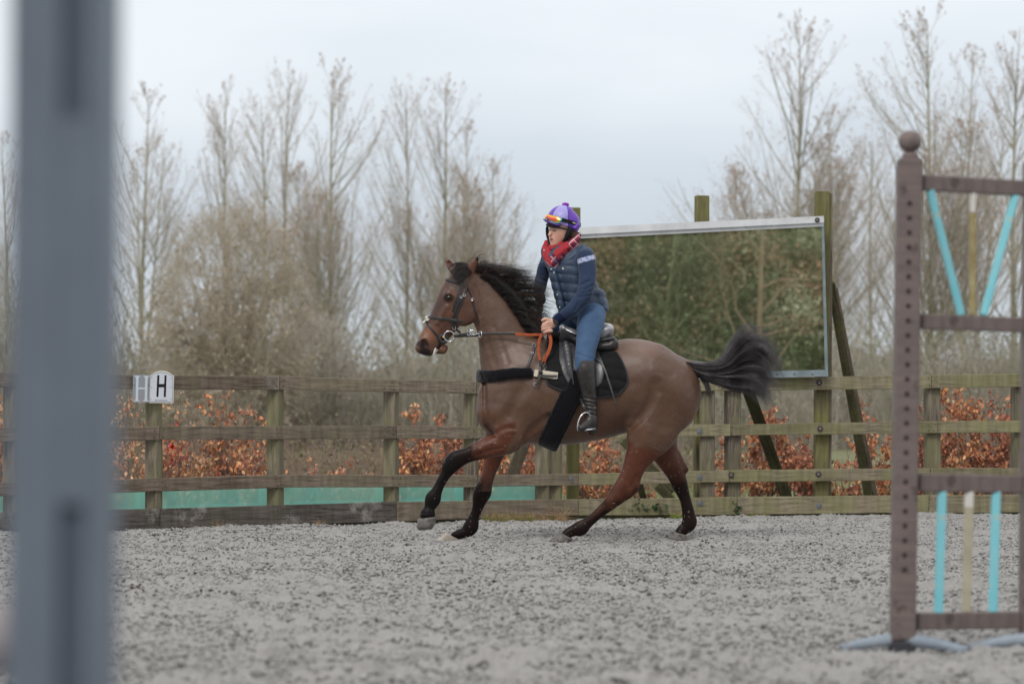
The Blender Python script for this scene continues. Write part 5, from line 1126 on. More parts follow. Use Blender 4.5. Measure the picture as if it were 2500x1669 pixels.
# clip line: unclipped red-brown legs, black below
near = HV[:, 1] < 0
def leg(side, line, soft=10, col=C_RED):   # half-plane below the line (two photo points)
    (x0, y0), (x1, y1) = line; nx, ny = -(y1-y0), (x1-x0); L = math.hypot(nx, ny)
    px = HV[:, 0]*HS+1250; py = HZ-(HV[:, 2]-CAMZ)*HS
    d = ((px-x0)*nx+(py-y0)*ny)/L
    return np.clip(d/soft+.5, 0, 1)*side
wob = 6*vnoise(HV[:, 0]*22, HV[:, 1]*22, HV[:, 2]*22, 5)
pxv = HV[:, 0]*HS+1250; pyv = HZ-(HV[:, 2]-CAMZ)*HS
isNF = near & (pxv < 1262) & (pyv > 1030+.0*pxv); isFF = (~near) & (pxv < 1262) & (pyv > 1030)
isNH = near & (pxv > 1330) & (pyv > 1010) & ((pxv > 1530) | (pyv > 1100)); isFH = (~near) & (pxv > 1330) & (pyv > 1010)
def below(x0, y0, x1, y1, soft): nx, ny = -(y1-y0), (x1-x0); L = math.hypot(nx, ny); return np.clip((((pxv+wob-x0)*nx+(pyv+wob-y0)*ny)/L)/soft+.5, 0, 1)
RD = lin(90, 48, 32)
hc = lerpc(hc, RD, .92*below(1200, 1040, 1262, 1112, 7)*below(1235, 1100, 1240, 1020, 12)*isNF) if False else hc
mNF = np.clip((1254-pxv-.35*(pyv-1070)+wob)/8, 0, 1)*np.clip((pyv-1040-.0*pxv+.45*(pxv-1215))/8, 0, 1)*isNF
hc = lerpc(hc, RD, .92*mNF); hc = lerpc(hc, C_DK, .95*np.clip((1182-pxv+wob*2+.2*(pyv-1090))/42, 0, 1)*isNF*mNF.clip(0, 1))
hc = lerpc(hc, C_DK, np.clip((1125-pxv+wob)/18, 0, 1)*isNF)
hc = lerpc(hc, RD, .92*np.clip((pyv-1075)/8, 0, 1)*isFF); hc = lerpc(hc, C_DK, .96*np.clip((pyv-1148+wob*2)/40, 0, 1)*isFF)
hc = lerpc(hc, lin(88, 55, 44), .6*np.clip((pxv-1186+(pyv-1150)*.35)/10, 0, 1)*isFF*(pyv > 1150)*(pyv < 1200))
mNH = np.clip((pyv-1076-.30*(pxv-1540)+wob)/10, 0, 1)*isNH
hc = lerpc(hc, RD, .92*mNH); hc = lerpc(hc, C_DK, .94*np.clip((pyv-1180+wob*3+.35*(pxv-1520))/55, 0, 1)*isNH)
hc = lerpc(hc, RD, .92*np.clip((pyv-1080+wob)/10, 0, 1)*isFH); hc = lerpc(hc, C_DK, .94*np.clip((pyv-1140+wob*2-.3*(pxv-1640)*-1)/50, 0, 1)*isFH)
hc *= (1+.10*vnoise(HV[:, 0]*90, HV[:, 1]*60, HV[:, 2]*90, 9)[:, None])
# mud flecks thrown up on the legs and belly
fl = (vnoise(HV[:, 0]*120, HV[:, 1]*120, HV[:, 2]*120, 21) > .80) & (pyv > 1060)
hc[fl] = hc[fl]*.5+np.array(lin(150, 130, 115))*.5
M_COAT = mat('horse_coat', attr=True, rough=.38, spec=.5, sheen=.0, bump=.0012, bscale=240, noise=.10, nscale=30, stretch=(1, 1, 1))
t = M_COAT.node_tree; b = t.nodes['Principled BSDF']; at = N(t, 'ShaderNodeVertexColor'); at.layer_name = 'Col'; rb_ = N(t, 'ShaderNodeRGBToBW'); t.links.new(at.outputs[0], rb_.inputs[0])
mr_ = N(t, 'ShaderNodeMapRange'); mr_.inputs[1].default_value = .012; mr_.inputs[2].default_value = .07; mr_.inputs[3].default_value = .12; mr_.inputs[4].default_value = .5; t.links.new(rb_.outputs[0], mr_.inputs[0]); t.links.new(mr_.outputs[0], b.inputs['Specular IOR Level'])   # muddy black points shine less than the clipped coat
horse = empty('horse', (hx(1420), HY, 0.0), 'bay horse cantering left along the fence with a rider up', 'horse')
HL = np.array([hx(1420), HY, 0.0])
def hpart(name, V, Fq, m, parent=None, smooth=True, col=None, anchor=None):
    """V in horse space (y relative); origin kept at the thing's base"""
    p = parent if parent is not None else horse
    V = toworld(V)-HL
    return mesh_np(name, V, Fq, m, p, smooth, col)
body = hpart('body', HV, HFc, M_COAT, col=np.clip(hc, .004, 1))
# eyes
M_EYE = mat('horse_eye', lin(18, 12, 10), rough=.06, spec=.6)
for sy in (-1, 1):
    X, Z = hx(1097.5), hz(728); y = HF.column(np.array([X]), np.array([Z]), sy)[0]
    b_ = MB(); b_.sphere((X, y-sy*.008, Z), .021, 16, 10, (1.25, .7, .95)); V = np.array(b_.V); hpart('eye', V, b_.F, M_EYE)
# hooves: coronet -> sole as a tapered horn block
M_HOOF = mat('hoof_horn', lin(124, 118, 112), rough=.55, var=lin(96, 92, 90), nscale=25, noise=.12, bump=.0006, bscale=90, darkcol=lin(74, 72, 70), dn=.56, dscale=30)
M_HOOFP = mat('hoof_pale_horn', lin(196, 186, 172), rough=.5, var=lin(170, 158, 146), nscale=25, noise=.1, bump=.001, bscale=90)
def hoof(top, bot, y, wtop, wbot, m, rnd=None):
    """top/bot: (front px, back px) pairs of photo points along the coronet and the sole"""
    rings = []
    for t in np.linspace(0, 1, 6):
        f = np.array(top[0])*(1-t)+np.array(bot[0])*t; b = np.array(top[1])*(1-t)+np.array(bot[1])*t; w_ = wtop*(1-t)+wbot*t
        c = (f+b)/2; ax = (f-b)/2
        ring = []
        for a in np.arange(18)*2*math.pi/18:
            q = c+ax*math.cos(a); ring.append((hx(q[0]), y+w_*math.sin(a)*(1-.12*max(0, -math.cos(a))), hz(q[1])))
        rings.append(ring)
    if rnd:
        c_ = np.mean(rings[-1], 0); rings = rings[1:]+[[tuple(c_+(np.array(v)-c_)*rnd+np.array([0, 0, -.026])) for v in rings[-1]]]
    tc_ = np.mean(rings[0], 0); bc = np.mean(rings[-1], 0)
    V = np.array([tc_]+[v for r_ in rings for v in r_]+[bc]); Fs = []
    for i in range(18):
        Fs.append([0, 1+(i+1) % 18, 1+i])
        for j in range(5): a = 1+j*18; Fs.append([a+i, a+(i+1) % 18, a+18+(i+1) % 18, a+18+i])
        a = 1+5*18; Fs.append([a+i, a+(i+1) % 18, len(V)-1])
    return hpart('hoof', V, Fs, m)
hoof(((1023, 1259), (1069, 1253)), ((1018, 1284), (1062, 1280)), -.16, .058, .066, M_HOOF, .72)
hoof(((1087, 1301), (1122, 1319)), ((1062, 1322), (1114, 1326)), .145, .050, .062, M_HOOFP)
hoof(((1362, 1294), (1398, 1313)), ((1339, 1319), (1390, 1322)), -.155, .050, .062, M_HOOF)
hoof(((1640, 1296), (1680, 1308)), ((1632, 1316), (1678, 1322)), .145, .050, .062, M_HOOF)

# hair
def hair(guides, n, K, r0, spread, name, m, clump=0, jit=.012, seed=0, ydepth=.03, sides=3, wild=.02, parent=None, lenv=.15):
    g = np.random.default_rng(seed)
    G = np.array([spline([(hx(a), (q[2] if len(q) > 2 else 0.), hz(b)) for q in gd for a, b in [q[:2]]], K) for gd in guides])
    nc = max(1, clump); cu = g.random(nc)*(len(guides)-1); coff = g.normal(0, 1, (nc, 3))*spread; cdr = g.normal(0, 1, (nc, 3))*wild
    Pm = []; Rm = []
    s = np.linspace(0, 1, K)[:, None]
    for i in range(n):
        c = g.integers(nc); u = np.clip(cu[c]+g.normal(0, .12), 0, len(guides)-1-1e-6); a = int(u); f = u-a
        base = G[a]*(1-f)+G[a+1]*f
        L = 1-lenv*g.random()**2*2.; base = base[0]+(spline(base, K)-base[0]) if False else np.array([np.interp(np.linspace(0, L, K), np.linspace(0, 1, K), base[:, k]) for k in range(3)]).T
        off = coff[c]*np.array([1, ydepth/ max(spread, 1e-6), 1])*(s**.8)+cdr[c]*s**2+g.normal(0, jit, 3)*(.35+s)+g.normal(0, wild*.5, 3)*s**2.2
        off[:, 1] += g.normal(0, ydepth*.5)
        ph = g.random()*6.28; wv = .006*np.sin(s*9+ph)*s
        Pm.append(base+off+np.concatenate([wv, wv*0, wv[::-1]*0+wv], 1)); Rm.append((r0*(.6+.7*g.random()))*(1-.93*s[:, 0]**1.5))
    V, Fq = tubes(np.array(Pm), np.array(Rm), sides)
    return hpart(name, V, Fq, m, parent)
M_HAIR = mat('horse_hair_black', lin(34, 30, 31), rough=.42, spec=.5, var=lin(52, 42, 40), nscale=12)
M_TAIL = mat('horse_tail_hair', lin(98, 92, 95), rough=.34, spec=.6, var=lin(44, 39, 41), nscale=10)
M_HAIRB = mat('horse_hair_brown_tips', lin(86, 62, 54), rough=.5, spec=.4)
tail_g = [[(1672, 882), (1712, 888), (1758, 884), (1782, 856), (1800, 818), (1836, 788)],
          [(1672, 884), (1714, 892), (1764, 887), (1798, 846), (1838, 816), (1886, 850)],
          [(1674, 886), (1716, 897), (1772, 893), (1812, 852), (1862, 838), (1900, 898)],
          [(1676, 890), (1718, 903), (1774, 902), (1822, 872), (1866, 876), (1898, 940)],
          [(1678, 894), (1718, 910), (1772, 912), (1820, 900), (1858, 908), (1880, 968)],
          [(1680, 897), (1718, 916), (1766, 926), (1810, 928), (1850, 934), (1872, 990)],
          [(1684, 900), (1716, 922), (1756, 936), (1790, 948), (1830, 950), (1862, 962)]]
tail = hair(tail_g, 2600, 16, .0025, .012, 'tail', M_TAIL, clump=80, jit=.003, seed=4, ydepth=.05, wild=.034, lenv=.16)
hair([tail_g[0], tail_g[1], tail_g[2], tail_g[4], tail_g[6]], 420, 14, .0012, .03, 'tail_wisp', M_TAIL, clump=60, jit=.01, seed=9, ydepth=.06, wild=.05, lenv=.0)
hair([[(1684, 892), (1704, 912), (1722, 938), (1728, 965)], [(1690, 895), (1712, 916), (1730, 942), (1732, 985)]], 130, 8, .0022, .008, 'tail_underside', M_TAIL, clump=10, jit=.005, seed=5, ydepth=.02, wild=.01)
ch_ = Field(hx(1664), hx(1800), -.1, .1, hz(960), hz(860), .008)
ch_.chain([(1672, 889, 11, 0, .04), (1700, 900, 19, 0, .04), (1735, 908, 22, 0, .045), (1765, 910, 22, 0, .045), (1785, 900, 12, 0, .03)], 0)
Vt, Ft = ch_.nets(); hpart('tail_core', Vt, Ft, M_TAIL)
mane_g = [[(1150, 662), (1163, 650), (1180, 648), (1196, 656)],
          [(1172, 672), (1190, 655), (1215, 655), (1240, 664)],
          [(1190, 684), (1215, 664), (1248, 660), (1288, 664)],
          [(1208, 700), (1236, 678), (1275, 674), (1318, 680)],
          [(1224, 716), (1254, 698), (1292, 698), (1334, 704)],
          [(1238, 734), (1268, 716), (1304, 716), (1344, 724)],
          [(1250, 756), (1278, 738), (1308, 740), (1342, 752)],
          [(1262, 780), (1286, 764), (1312, 772), (1338, 790)],
          [(1276, 804), (1292, 790), (1310, 802), (1330, 815)],
          [(1288, 822), (1300, 812), (1312, 818), (1322, 830)]]
for gd in mane_g:
    for i, q in enumerate(gd): gd[i] = (*q, (-.02, -.035, -.05, -.06)[i])
mane = hair(mane_g, 1900, 12, .0017, .012, 'mane', M_HAIR, clump=130, jit=.003, seed=14, ydepth=.035, wild=.022, lenv=.1)
hair([[(x+0, y, z) for x, y, z in g_] for g_ in mane_g[:9]], 300, 12, .0012, .02, 'mane_wisp', M_HAIRB, clump=50, jit=.010, seed=16, ydepth=.04, wild=.045, lenv=0)
# short roots of the mane standing along the crest, hiding the join
root_g = [[(a[0][0]-3, a[0][1]+4, -.035), (a[0][0]+10, a[0][1]-2, -.05), (a[0][0]+34, a[0][1]+4, -.06), (a[0][0]+48, a[0][1]+30, -.065)] for a in mane_g[1:]]
hair(root_g, 900, 8, .0022, .006, 'mane_root', M_HAIR, clump=200, jit=.004, seed=15, ydepth=.03, wild=.010)
hair([[(1152, 655, -.02), (1130, 645, -.03), (1108, 652, -.055), (1096, 668, -.06)], [(1156, 662, -.03), (1136, 655, -.06), (1116, 664, -.085), (1104, 680, -.085)], [(1150, 668, -.06), (1140, 672, -.085), (1128, 684, -.095), (1118, 690, -.095)]], 330, 8, .0022, .008, 'forelock', M_HAIR, clump=26, jit=.006, seed=18, ydepth=.02, wild=.012)
hair([[(1122, 660, -.02), (1118, 640, -.02), (1132, 622, -.02), (1160, 615, -.02)], [(1140, 656, -.02), (1150, 632, -.02), (1168, 618, -.02), (1190, 640, -.03)], [(1160, 660, -.02), (1178, 634, -.02), (1192, 650, -.03), (1180, 668, -.03)], [(1180, 668, -.02), (1200, 650, -.02), (1216, 640, -.02), (1222, 652, -.02)]], 42, 12, .0010, .02, 'forelock_wisp', M_HAIRB, clump=20, jit=.008, seed=19, ydepth=.03, wild=.025, lenv=0)
# ================================================================ TACK
TL = HL
def fluff(f, amp, sc, seed=0): f.noise(amp, sc, .05, seed, 2)
def surfpts(pts, n, side=-1, off=.004, ydef=None):
    """polyline in photo px draped on the horse; returns P, normals"""
    q = spline(pts, n) if len(pts) > 2 else np.array([np.array(pts[0])*(1-t)+np.array(pts[1])*t for t in np.linspace(0, 1, n)])
    X = np.array([hx(a) for a in q[:, 0]]); Z = np.array([hz(b) for b in q[:, 1]])
    Y = HF.column(X, Z, side)
    if ydef is not None: Y = np.where(np.isnan(Y), ydef, Y)
    ok = ~np.isnan(Y); Y = np.interp(np.arange(n), np.arange(n)[ok], Y[ok]) if ok.any() else np.zeros(n)
    for _ in range(2): Y[1:-1] = (Y[:-2]+2*Y[1:-1]+Y[2:])/4
    P = np.stack([X, Y+side*off, Z], 1)
    e = .006; g = np.stack([HF.sample(P+np.eye(3)[k]*e)-HF.sample(P-np.eye(3)[k]*e) for k in range(3)], 1)
    g[:, 1] += side*.002; return P, g/(np.linalg.norm(g, axis=1, keepdims=True)+1e-9)
def tpart(root, name, V, Fs, m, smooth=False, col=None, par=None):
    return mesh_np(name, toworld(np.array(V))-TL, Fs, m, par if par is not None else root, smooth, col)
def strap(root, name, pts, wpx, m, n=16, side=-1, off=.003, thick=.004, ydef=None, smooth=False, par=None):
    P, Nn = surfpts(pts, n, side, off, ydef); V, Fs = ribbon(P, Nn, wpx/HS, thick); return tpart(root, name, V, Fs, m, smooth, par=par)
def loop(center, u, v, n=48, a0=0, a1=2*math.pi, off=.003, rmax=.5):
    """points on the horse surface round `center` in the plane (u, v)"""
    c = np.array(center, float); u = np.array(u, float); u /= np.linalg.norm(u); v = np.array(v, float); v -= u*(v@u); v /= np.linalg.norm(v)
    A = np.linspace(a0, a1, n, endpoint=abs(a1-a0-2*math.pi) > 1e-6); rr = np.linspace(0, rmax, 200)
    D = np.cos(A)[:, None]*u+np.sin(A)[:, None]*v
    S = HF.sample(c+D[:, None, :]*rr[None, :, None]); out_ = S > 0
    k = np.argmax(out_, 1); k = np.where(out_.any(1), k, 199); r_ = rr[k]
    full = abs(a1-a0-2*math.pi) < 1e-6
    for _ in range(3):
        if full: r_ = (np.roll(r_, 1)+2*r_+np.roll(r_, -1))/4
        else: r_[1:-1] = (r_[:-2]+2*r_[1:-1]+r_[2:])/4
    return c+D*(r_+off)[:, None], D
def H(px, py, y=0.): return (hx(px), y, hz(py))
def dirpx(dx, dy, y=0.): return (dx, y, -dy)

M_LEA = mat('black_leather', lin(38, 36, 37), rough=.38, spec=.5, var=lin(52, 49, 48), nscale=14, bump=.0006, bscale=160)
M_LEAG = mat('grey_leather', lin(74, 74, 77), rough=.32, spec=.6, var=lin(56, 55, 58), nscale=9, bump=.0006, bscale=140)  # lighter grey version of the black leather
M_STEEL = mat('polished_steel', (.75, .75, .77), rough=.22, metal=1.0)
M_PADC = mat('black_quilted_cotton', lin(32, 32, 33), rough=.95, spec=.08, bump=.0008, bscale=220, var=lin(38, 38, 39), nscale=20)
M_PADP = mat('pad_piping', lin(44, 46, 49), rough=.7)
M_FLEECE = mat('black_fleece', lin(22, 22, 26), rough=1., spec=.1, sheen=.3, bump=.004, bscale=110)
M_ORANGE = mat('orange_rubber_grip', lin(178, 88, 52), rough=.75, var=lin(150, 70, 42), nscale=30, bump=.0006, bscale=200)
M_ELAST = mat('cream_elastic', lin(196, 186, 168), rough=.85, bump=.0006, bscale=200)
M_WHITE = mat('white_rope', lin(215, 210, 200), rough=.9)
M_BRASS = mat('brass_stud', lin(205, 180, 120), rough=.35, metal=.6)

# ---- saddle pad
def drape(name, root, poly, off, thick, m, side=-1, step=4.5, quilt=None, sm=3, smooth=True):
    pts = np.array(poly, float); n = len(pts)
    E = []
    for i in range(n):
        a, b = pts[i], pts[(i+1) % n]; k = max(1, int(np.hypot(*(b-a))/step))
        for j in range(k): E.append(a+(b-a)*j/k)
    ne = len(E)
    x0, y0 = pts.min(0); x1, y1 = pts.max(0); G = []
    def inside(p):
        c = False
        for i in range(n):
            (ax, ay), (bx, by) = pts[i], pts[(i+1) % n]
            if (ay > p[1]) != (by > p[1]) and p[0] < (bx-ax)*(p[1]-ay)/(by-ay)+ax: c = not c
        return c
    Ea = np.array(E)
    for yy in np.arange(y0, y1, step):
        for xx in np.arange(x0, x1, step):
            if inside((xx, yy)) and np.min(np.hypot(Ea[:, 0]-xx, Ea[:, 1]-yy)) > step*.6: G.append((xx, yy))
    A = np.array(E+G)
    r_ = delaunay_2d_cdt([Vector(p) for p in A], [(i, (i+1) % ne) for i in range(ne)], [list(range(ne))], 1, 1e-4)
    vc = np.array([tuple(v) for v in r_[0]]); fc = [list(f) for f in r_[2]]
    X = (vc[:, 0]-1250)/HS; Z = CAMZ+(HZ-vc[:, 1])/HS; Y = HF.column(X, Z, side)
    bad = np.isnan(Y); 
    if bad.any(): Y[bad] = side*.10
    # smooth over neighbours so the cloth bridges small hollows
    ed = set()
    for f in fc:
        for a, b in zip(f, f[1:]+f[:1]): ed.add((min(a, b), max(a, b)))
    ed = np.array(list(ed))
    for _ in range(sm):
        ac = np.zeros(len(Y)); cn = np.zeros(len(Y))
        np.add.at(ac, ed[:, 0], Y[ed[:, 1]]); np.add.at(ac, ed[:, 1], Y[ed[:, 0]]); np.add.at(cn, ed[:, 0], 1); np.add.at(cn, ed[:, 1], 1)
        Y = .5*Y+.5*ac/np.maximum(cn, 1)
    o_ = np.full(len(Y), off+thick)
    if quilt is not None: o_ += quilt(vc)
    # thin towards the rim
    top = np.stack([X, Y+side*o_, Z], 1); bot = np.stack([X, Y+side*off*.2, Z], 1)
    nv = len(top); Fs = []
    for f in fc:
        g = f if side < 0 else f[::-1]
        Fs.append(g[::-1]); Fs.append([i+nv for i in g])
    cnt = {}
    for f in fc:
        for a, b in zip(f, f[1:]+f[:1]): cnt.setdefault((min(a, b), max(a, b)), []).append((a, b))
    for k_, l in cnt.items():
        if len(l) == 1:
            a, b = l[0]; Fs.append([a, b, b+nv, a+nv] if side < 0 else [b, a, a+nv, b+nv])
    return tpart(root, name, np.vstack([top, bot]), Fs, m, smooth)
pad = empty('saddle_pad', tuple(HL), 'black quilted saddle pad under the saddle', 'saddle pad')
pad_poly = [(1338, 806), (1334, 850), (1332, 900), (1334, 932), (1352, 947), (1397, 962), (1452, 970), (1501, 965), (1512, 956), (1527, 938), (1526, 912), (1517, 886), (1504, 862), (1490, 852), (1440, 848), (1395, 838), (1370, 815)]
def quilt(vc):
    t = vc[:, 1]-.06*(vc[:, 0]-1334)+6*np.sin((vc[:, 0]-1334)/60)
    return .013*np.abs(np.sin(math.pi*(t-838)/27.5))**.5-.006
for sd_ in (-1, 1):
    drape('quilted_panel', pad, pad_poly, .004, .008, M_PADC, sd_, 3.4, quilt)
def rim(poly, wpx, m, name, root, side=-1, off=.011, thick=.008, n=70, closed=False):
    P, Nn = surfpts(poly, n, side, off, ydef=None); V, Fs = ribbon(P, Nn, wpx/HS, thick); return tpart(root, name, V, Fs, m, True)
for sd_ in (-1, 1): rim(pad_poly[:13], 4.2, M_PADP, 'piping', pad, sd_)
Vc, Fc_ = [], []
# ---- saddle
saddle = empty('saddle', tuple(HL), 'black leather jump saddle strapped over the quilted pad', 'saddle')
fs = Field(hx(1355), hx(1520), -.26, .26, hz(885), hz(770), .006)
fs.chain([(1374, 801, 9, 0, .05), (1392, 812, 12, 0, .075), (1420, 824, 13, 0, .11), (1448, 820, 18, 0, .15), (1470, 810, 21, 0, .165), (1484, 805, 16, 0, .165)], .0)
fs.chain([(1484, 812, 13, 0, .16), (1466, 826, 12, 0, .15)], .01)
Vs_, Fq_ = fs.nets(); tpart(saddle, 'seat', relax(Vs_, Fq_, 2), Fq_, mat('seat_leather_painted_sheen', lin(152, 152, 157), rough=.28, spec=1., coat=.4, var=lin(126, 126, 131), nscale=9), True)  # black seat lightened: the sky's sheen is painted into its colour
fs = Field(hx(1355), hx(1525), -.28, .28, hz(885), hz(780), .006)
for sy in (-1, 1):
    fs.chain([(1372, 812, 9, sy*.06, .035), (1410, 832, 12, sy*.10, .05), (1450, 846, 13, sy*.125, .06), (1486, 846, 15, sy*.13, .065), (1495, 838, 13, sy*.13, .06)], .01)
    fs.chain([(1440, 836, 7, sy*.14, .05), (1494, 828, 7, sy*.14, .055)], .004)
Vs_, Fq_ = fs.nets(); tpart(saddle, 'panel', relax(Vs_, Fq_, 2), Fq_, M_LEA, True)
flap = [(1370, 800), (1364, 830), (1364, 880), (1372, 912), (1384, 935), (1396, 948), (1420, 956), (1450, 950), (1466, 935), (1473, 912), (1470, 888), (1462, 868), (1458, 850), (1440, 838), (1405, 822)]
for sd_ in (-1, 1):
    drape('flap', saddle, flap, .018, .006, M_LEAG, sd_, 4.5, lambda vc: .004*np.sin(vc[:, 0]/9.), 5)
    fs = Field(hx(1352), hx(1412), -.36 if sd_ < 0 else .1, -.1 if sd_ < 0 else .36, hz(955), hz(785), .0055)
    ys = [float(HF.column(np.array([hx(a)]), np.array([hz(b)]), sd_)[0]) for a, b in ((1380, 840), (1384, 880), (1392, 915))]
    fs.chain([(1372, 800, 6, sd_*.05, .02), (1379, 832, 8.5, ys[0]+sd_*.025, .016), (1385, 866, 9, ys[1]+sd_*.028, .018), (1390, 905, 8, ys[2]+sd_*.026, .016), (1397, 940, 3, ys[2]+sd_*.024, .012)], 0)
    Vs_, Fq_ = fs.nets(); tpart(saddle, 'knee_roll', relax(Vs_, Fq_, 1), Fq_, M_LEAG, True)
    strap(saddle, 'knee_roll_seam', [(1378, 797), (1381, 825), (1387, 862), (1393, 905), (1398, 940)], 2.2, M_LEA, 24, sd_, .047, .003)
# stirrup leather strap trailing behind the leg
strap(saddle, 'leather_keeper', [(1440, 872), (1462, 884), (1474, 905), (1482, 930), (1490, 955), (1499, 985)], 4.2, M_LEAG, 26, -1, .034, .003)
# stirrup
def stirrup(sy, yb):
    st = MB(); c = H(1427.5, 1030, yb); u = Vector((1, -sy*-.25, 0)).normalized()
    pts = [(1408, 1051), (1407, 1042), (1410, 1026), (1417, 1013), (1428, 1007), (1439, 1013), (1446, 1026), (1448, 1040), (1448, 1046)]
    q = spline(pts, 40); P_ = np.array([[hx(a), yb+(a-1428)/HS*.35, hz(b)] for a, b in q])
    V, Fq = tubes(P_[None], np.full((1, 40), .0055), 8); st.add(V, Fq.tolist())
    t0, t1 = P_[0], P_[-1]
    M_ = []
    for k in (-1, 1):
        pass
    d = (t1-t0); L = np.linalg.norm(d); d /= L; b = np.cross(d, (0, 0, 1)); b /= np.linalg.norm(b); up = np.cross(b, d)
    V = [tuple(t0+d*L*a+b*w_*.024+up*h_*.006) for a in (0, 1) for w_ in (-1, 1) for h_ in (-1, 1)]
    st.add(V, [(0, 1, 3, 2), (4, 6, 7, 5), (0, 4, 5, 1), (2, 3, 7, 6), (0, 2, 6, 4), (1, 5, 7, 3)])
    o = tpart(saddle, 'stirrup', st.V, st.F, M_STEEL, True)
    P = np.array([H(1409, 950, sy*.275), H(1414, 970, sy*.285), H(1421, 990, yb*.99), H(1427, 1007, yb)]); P = spline(P, 12)
    V, Fs = ribbon(P, np.tile([[0, sy*1., 0]], (12, 1)), .019, .005); tpart(saddle, 'stirrup_leather', V, Fs, M_LEA, par=None)
stirrup(-1, -.378); stirrup(1, .365)
# girth (fleece sleeve), worn low
cg = H(1388, 975, 0); dg = dirpx(-.42, .90)
P, D = loop(cg, (0, -1, 0), dg, 60, -.75, math.pi+.75, .006)
wd = np.full(60, 44/HS); P2, Fg = ribbon(P, D, 38/HS, .022)
tpart(saddle, 'girth', P2, Fg, M_FLEECE, True)
fgm = Field(hx(1285), hx(1432), -.34, .34, hz(1104), hz(955), .0075)
pts = [(1276+0, 0)]
for i in range(12, 48):
    a, b = P[i]+D[i]*.010, P[i+1]+D[i+1]*.010
    for s_ in (-1, 1):
        pass
nodes = [((q[0])*HS+1250, HZ-(q[2]-CAMZ)*HS, 0, q[1]) for q in P+D*.012]
T_ = np.array([-.90, 0, -.42]); T_ = np.array(dirpx(-.90, -.42)); T_ /= np.linalg.norm(T_)
for k_ in np.linspace(-1, 1, 9):
    nn_ = []
    for q in (P+D*.004)[8:52]:
        p = q+T_*k_*.066; nn_.append((p[0]*HS+1250, HZ-(p[2]-CAMZ)*HS, 4.6, p[1]))
    fgm.chain(nn_, .012, 'add', 1, planar=False)
fluff(fgm, .003, 50); Vs_, Fq_ = fgm.nets(); tpart(saddle, 'girth_sleeve', Vs_, Fq_, M_FLEECE, True)
# girth straps above the sleeve
for dx in (0, 13): strap(saddle, 'girth_strap', [(1408+dx, 930), (1398+dx, 965), (1388+dx, 1000)], 8, M_LEA, 14, -1, .012, .004)

# ---- breastplate
bp_ = empty('breastplate', tuple(HL), 'black fleece covered breastplate across the bay horse\'s chest', 'breastplate')
cb = H(1236, 922, 0)
P, D = loop(cb, (-1, 0, .02), (0, -1, .0), 61, -2.18, 2.18, .012, .5)
tilt = np.array(dirpx(0, 1))
f_ = Field(hx(1152), hx(1300), -.36, .36, hz(950), hz(885), .0062)
for k_ in (-1, -.5, 0, .5, 1):
    nn_ = [((q[0])*HS+1250, HZ-(q[2]-CAMZ)*HS-8-.03*(q[0]*HS+1250-1163)+7*math.exp(-((q[0]*HS+1250-1192)/42)**2)+k_*(8.6-.022*(q[0]*HS+1250-1163)), 6.6, q[1]) for q in P+D*.006]
    f_.chain(nn_, .015, 'add', 1, planar=False)
fluff(f_, .003, 45, 4); Vs_, Fq_ = f_.nets(); tpart(bp_, 'fleece_sleeve', Vs_, Fq_, M_FLEECE, True)
strap(bp_, 'strap_end', [(1274, 910), (1294, 911), (1312, 913)], 15, M_LEA, 8, -1, .014, .006)
strap(bp_, 'elastic', [(1304, 912), (1330, 915), (1360, 919)], 17, M_ELAST, 14, -1, .024, .005)
strap(bp_, 'elastic_strap', [(1312, 917), (1335, 919), (1358, 920)], 6, M_LEA, 10, -1, .032, .004)
def buckle(root, px, py, w_, h_, ang=0, side=-1, off=.012, y=None, r_=.0022, name='buckle'):
    Y = y if y is not None else float(HF.column(np.array([hx(px)]), np.array([hz(py)]), side)[0])+side*off
    c, s_ = math.cos(R(ang)), math.sin(R(ang)); pts = [(-w_, -h_), (w_, -h_), (w_, h_), (-w_, h_), (-w_, -h_)]
    P_ = []
    for (a, b), (a2, b2) in zip(pts, pts[1:]):
        for t in np.linspace(0, 1, 5)[:-1]: u, v = a+(a2-a)*t, b+(b2-b)*t; P_.append((hx(px+u*c-v*s_), Y, hz(py+u*s_+v*c)))
    P_.append(P_[0]); P_.append(P_[1]); V, Fq = tubes(np.array([P_]), np.full((1, len(P_)), r_), 6)
    P_ = np.array([[hx(px), Y, hz(py-0)], [hx(px+w_*c), Y-.002, hz(py+w_*s_)]]); 
    return tpart(root, name, V, Fq, M_STEEL, True)
buckle(bp_, 1356, 919, 4, 5, 0, off=.04)
strap(bp_, 'wither_strap', [(1304, 842), (1302, 856), (1297, 872), (1290, 890), (1284, 908)], 6, M_LEA, 16, -1, .008, .005)
buckle(bp_, 1303.5, 844, 4, 3.5, 10, off=.016); buckle(bp_, 1299, 862, 3.4, 1.4, 10, off=.016)
strap(bp_, 'knotted_strap', [(1317, 897), (1319, 915), (1314, 928), (1311, 938), (1306, 940)], 5.5, M_LEA, 16, -1, .034, .005)
kb = MB(); yk = float(HF.column(np.array([hx(1318)]), np.array([hz(910)]), -1)[0])-.042; kb.sphere(H(1318.5, 910, yk), .017, 12, 8, (1, .7, 1)); tpart(bp_, 'strap_knot', kb.V, kb.F, M_LEA, True)
buckle(bp_, 1305, 939, 3.5, 3, 20, off=.03)

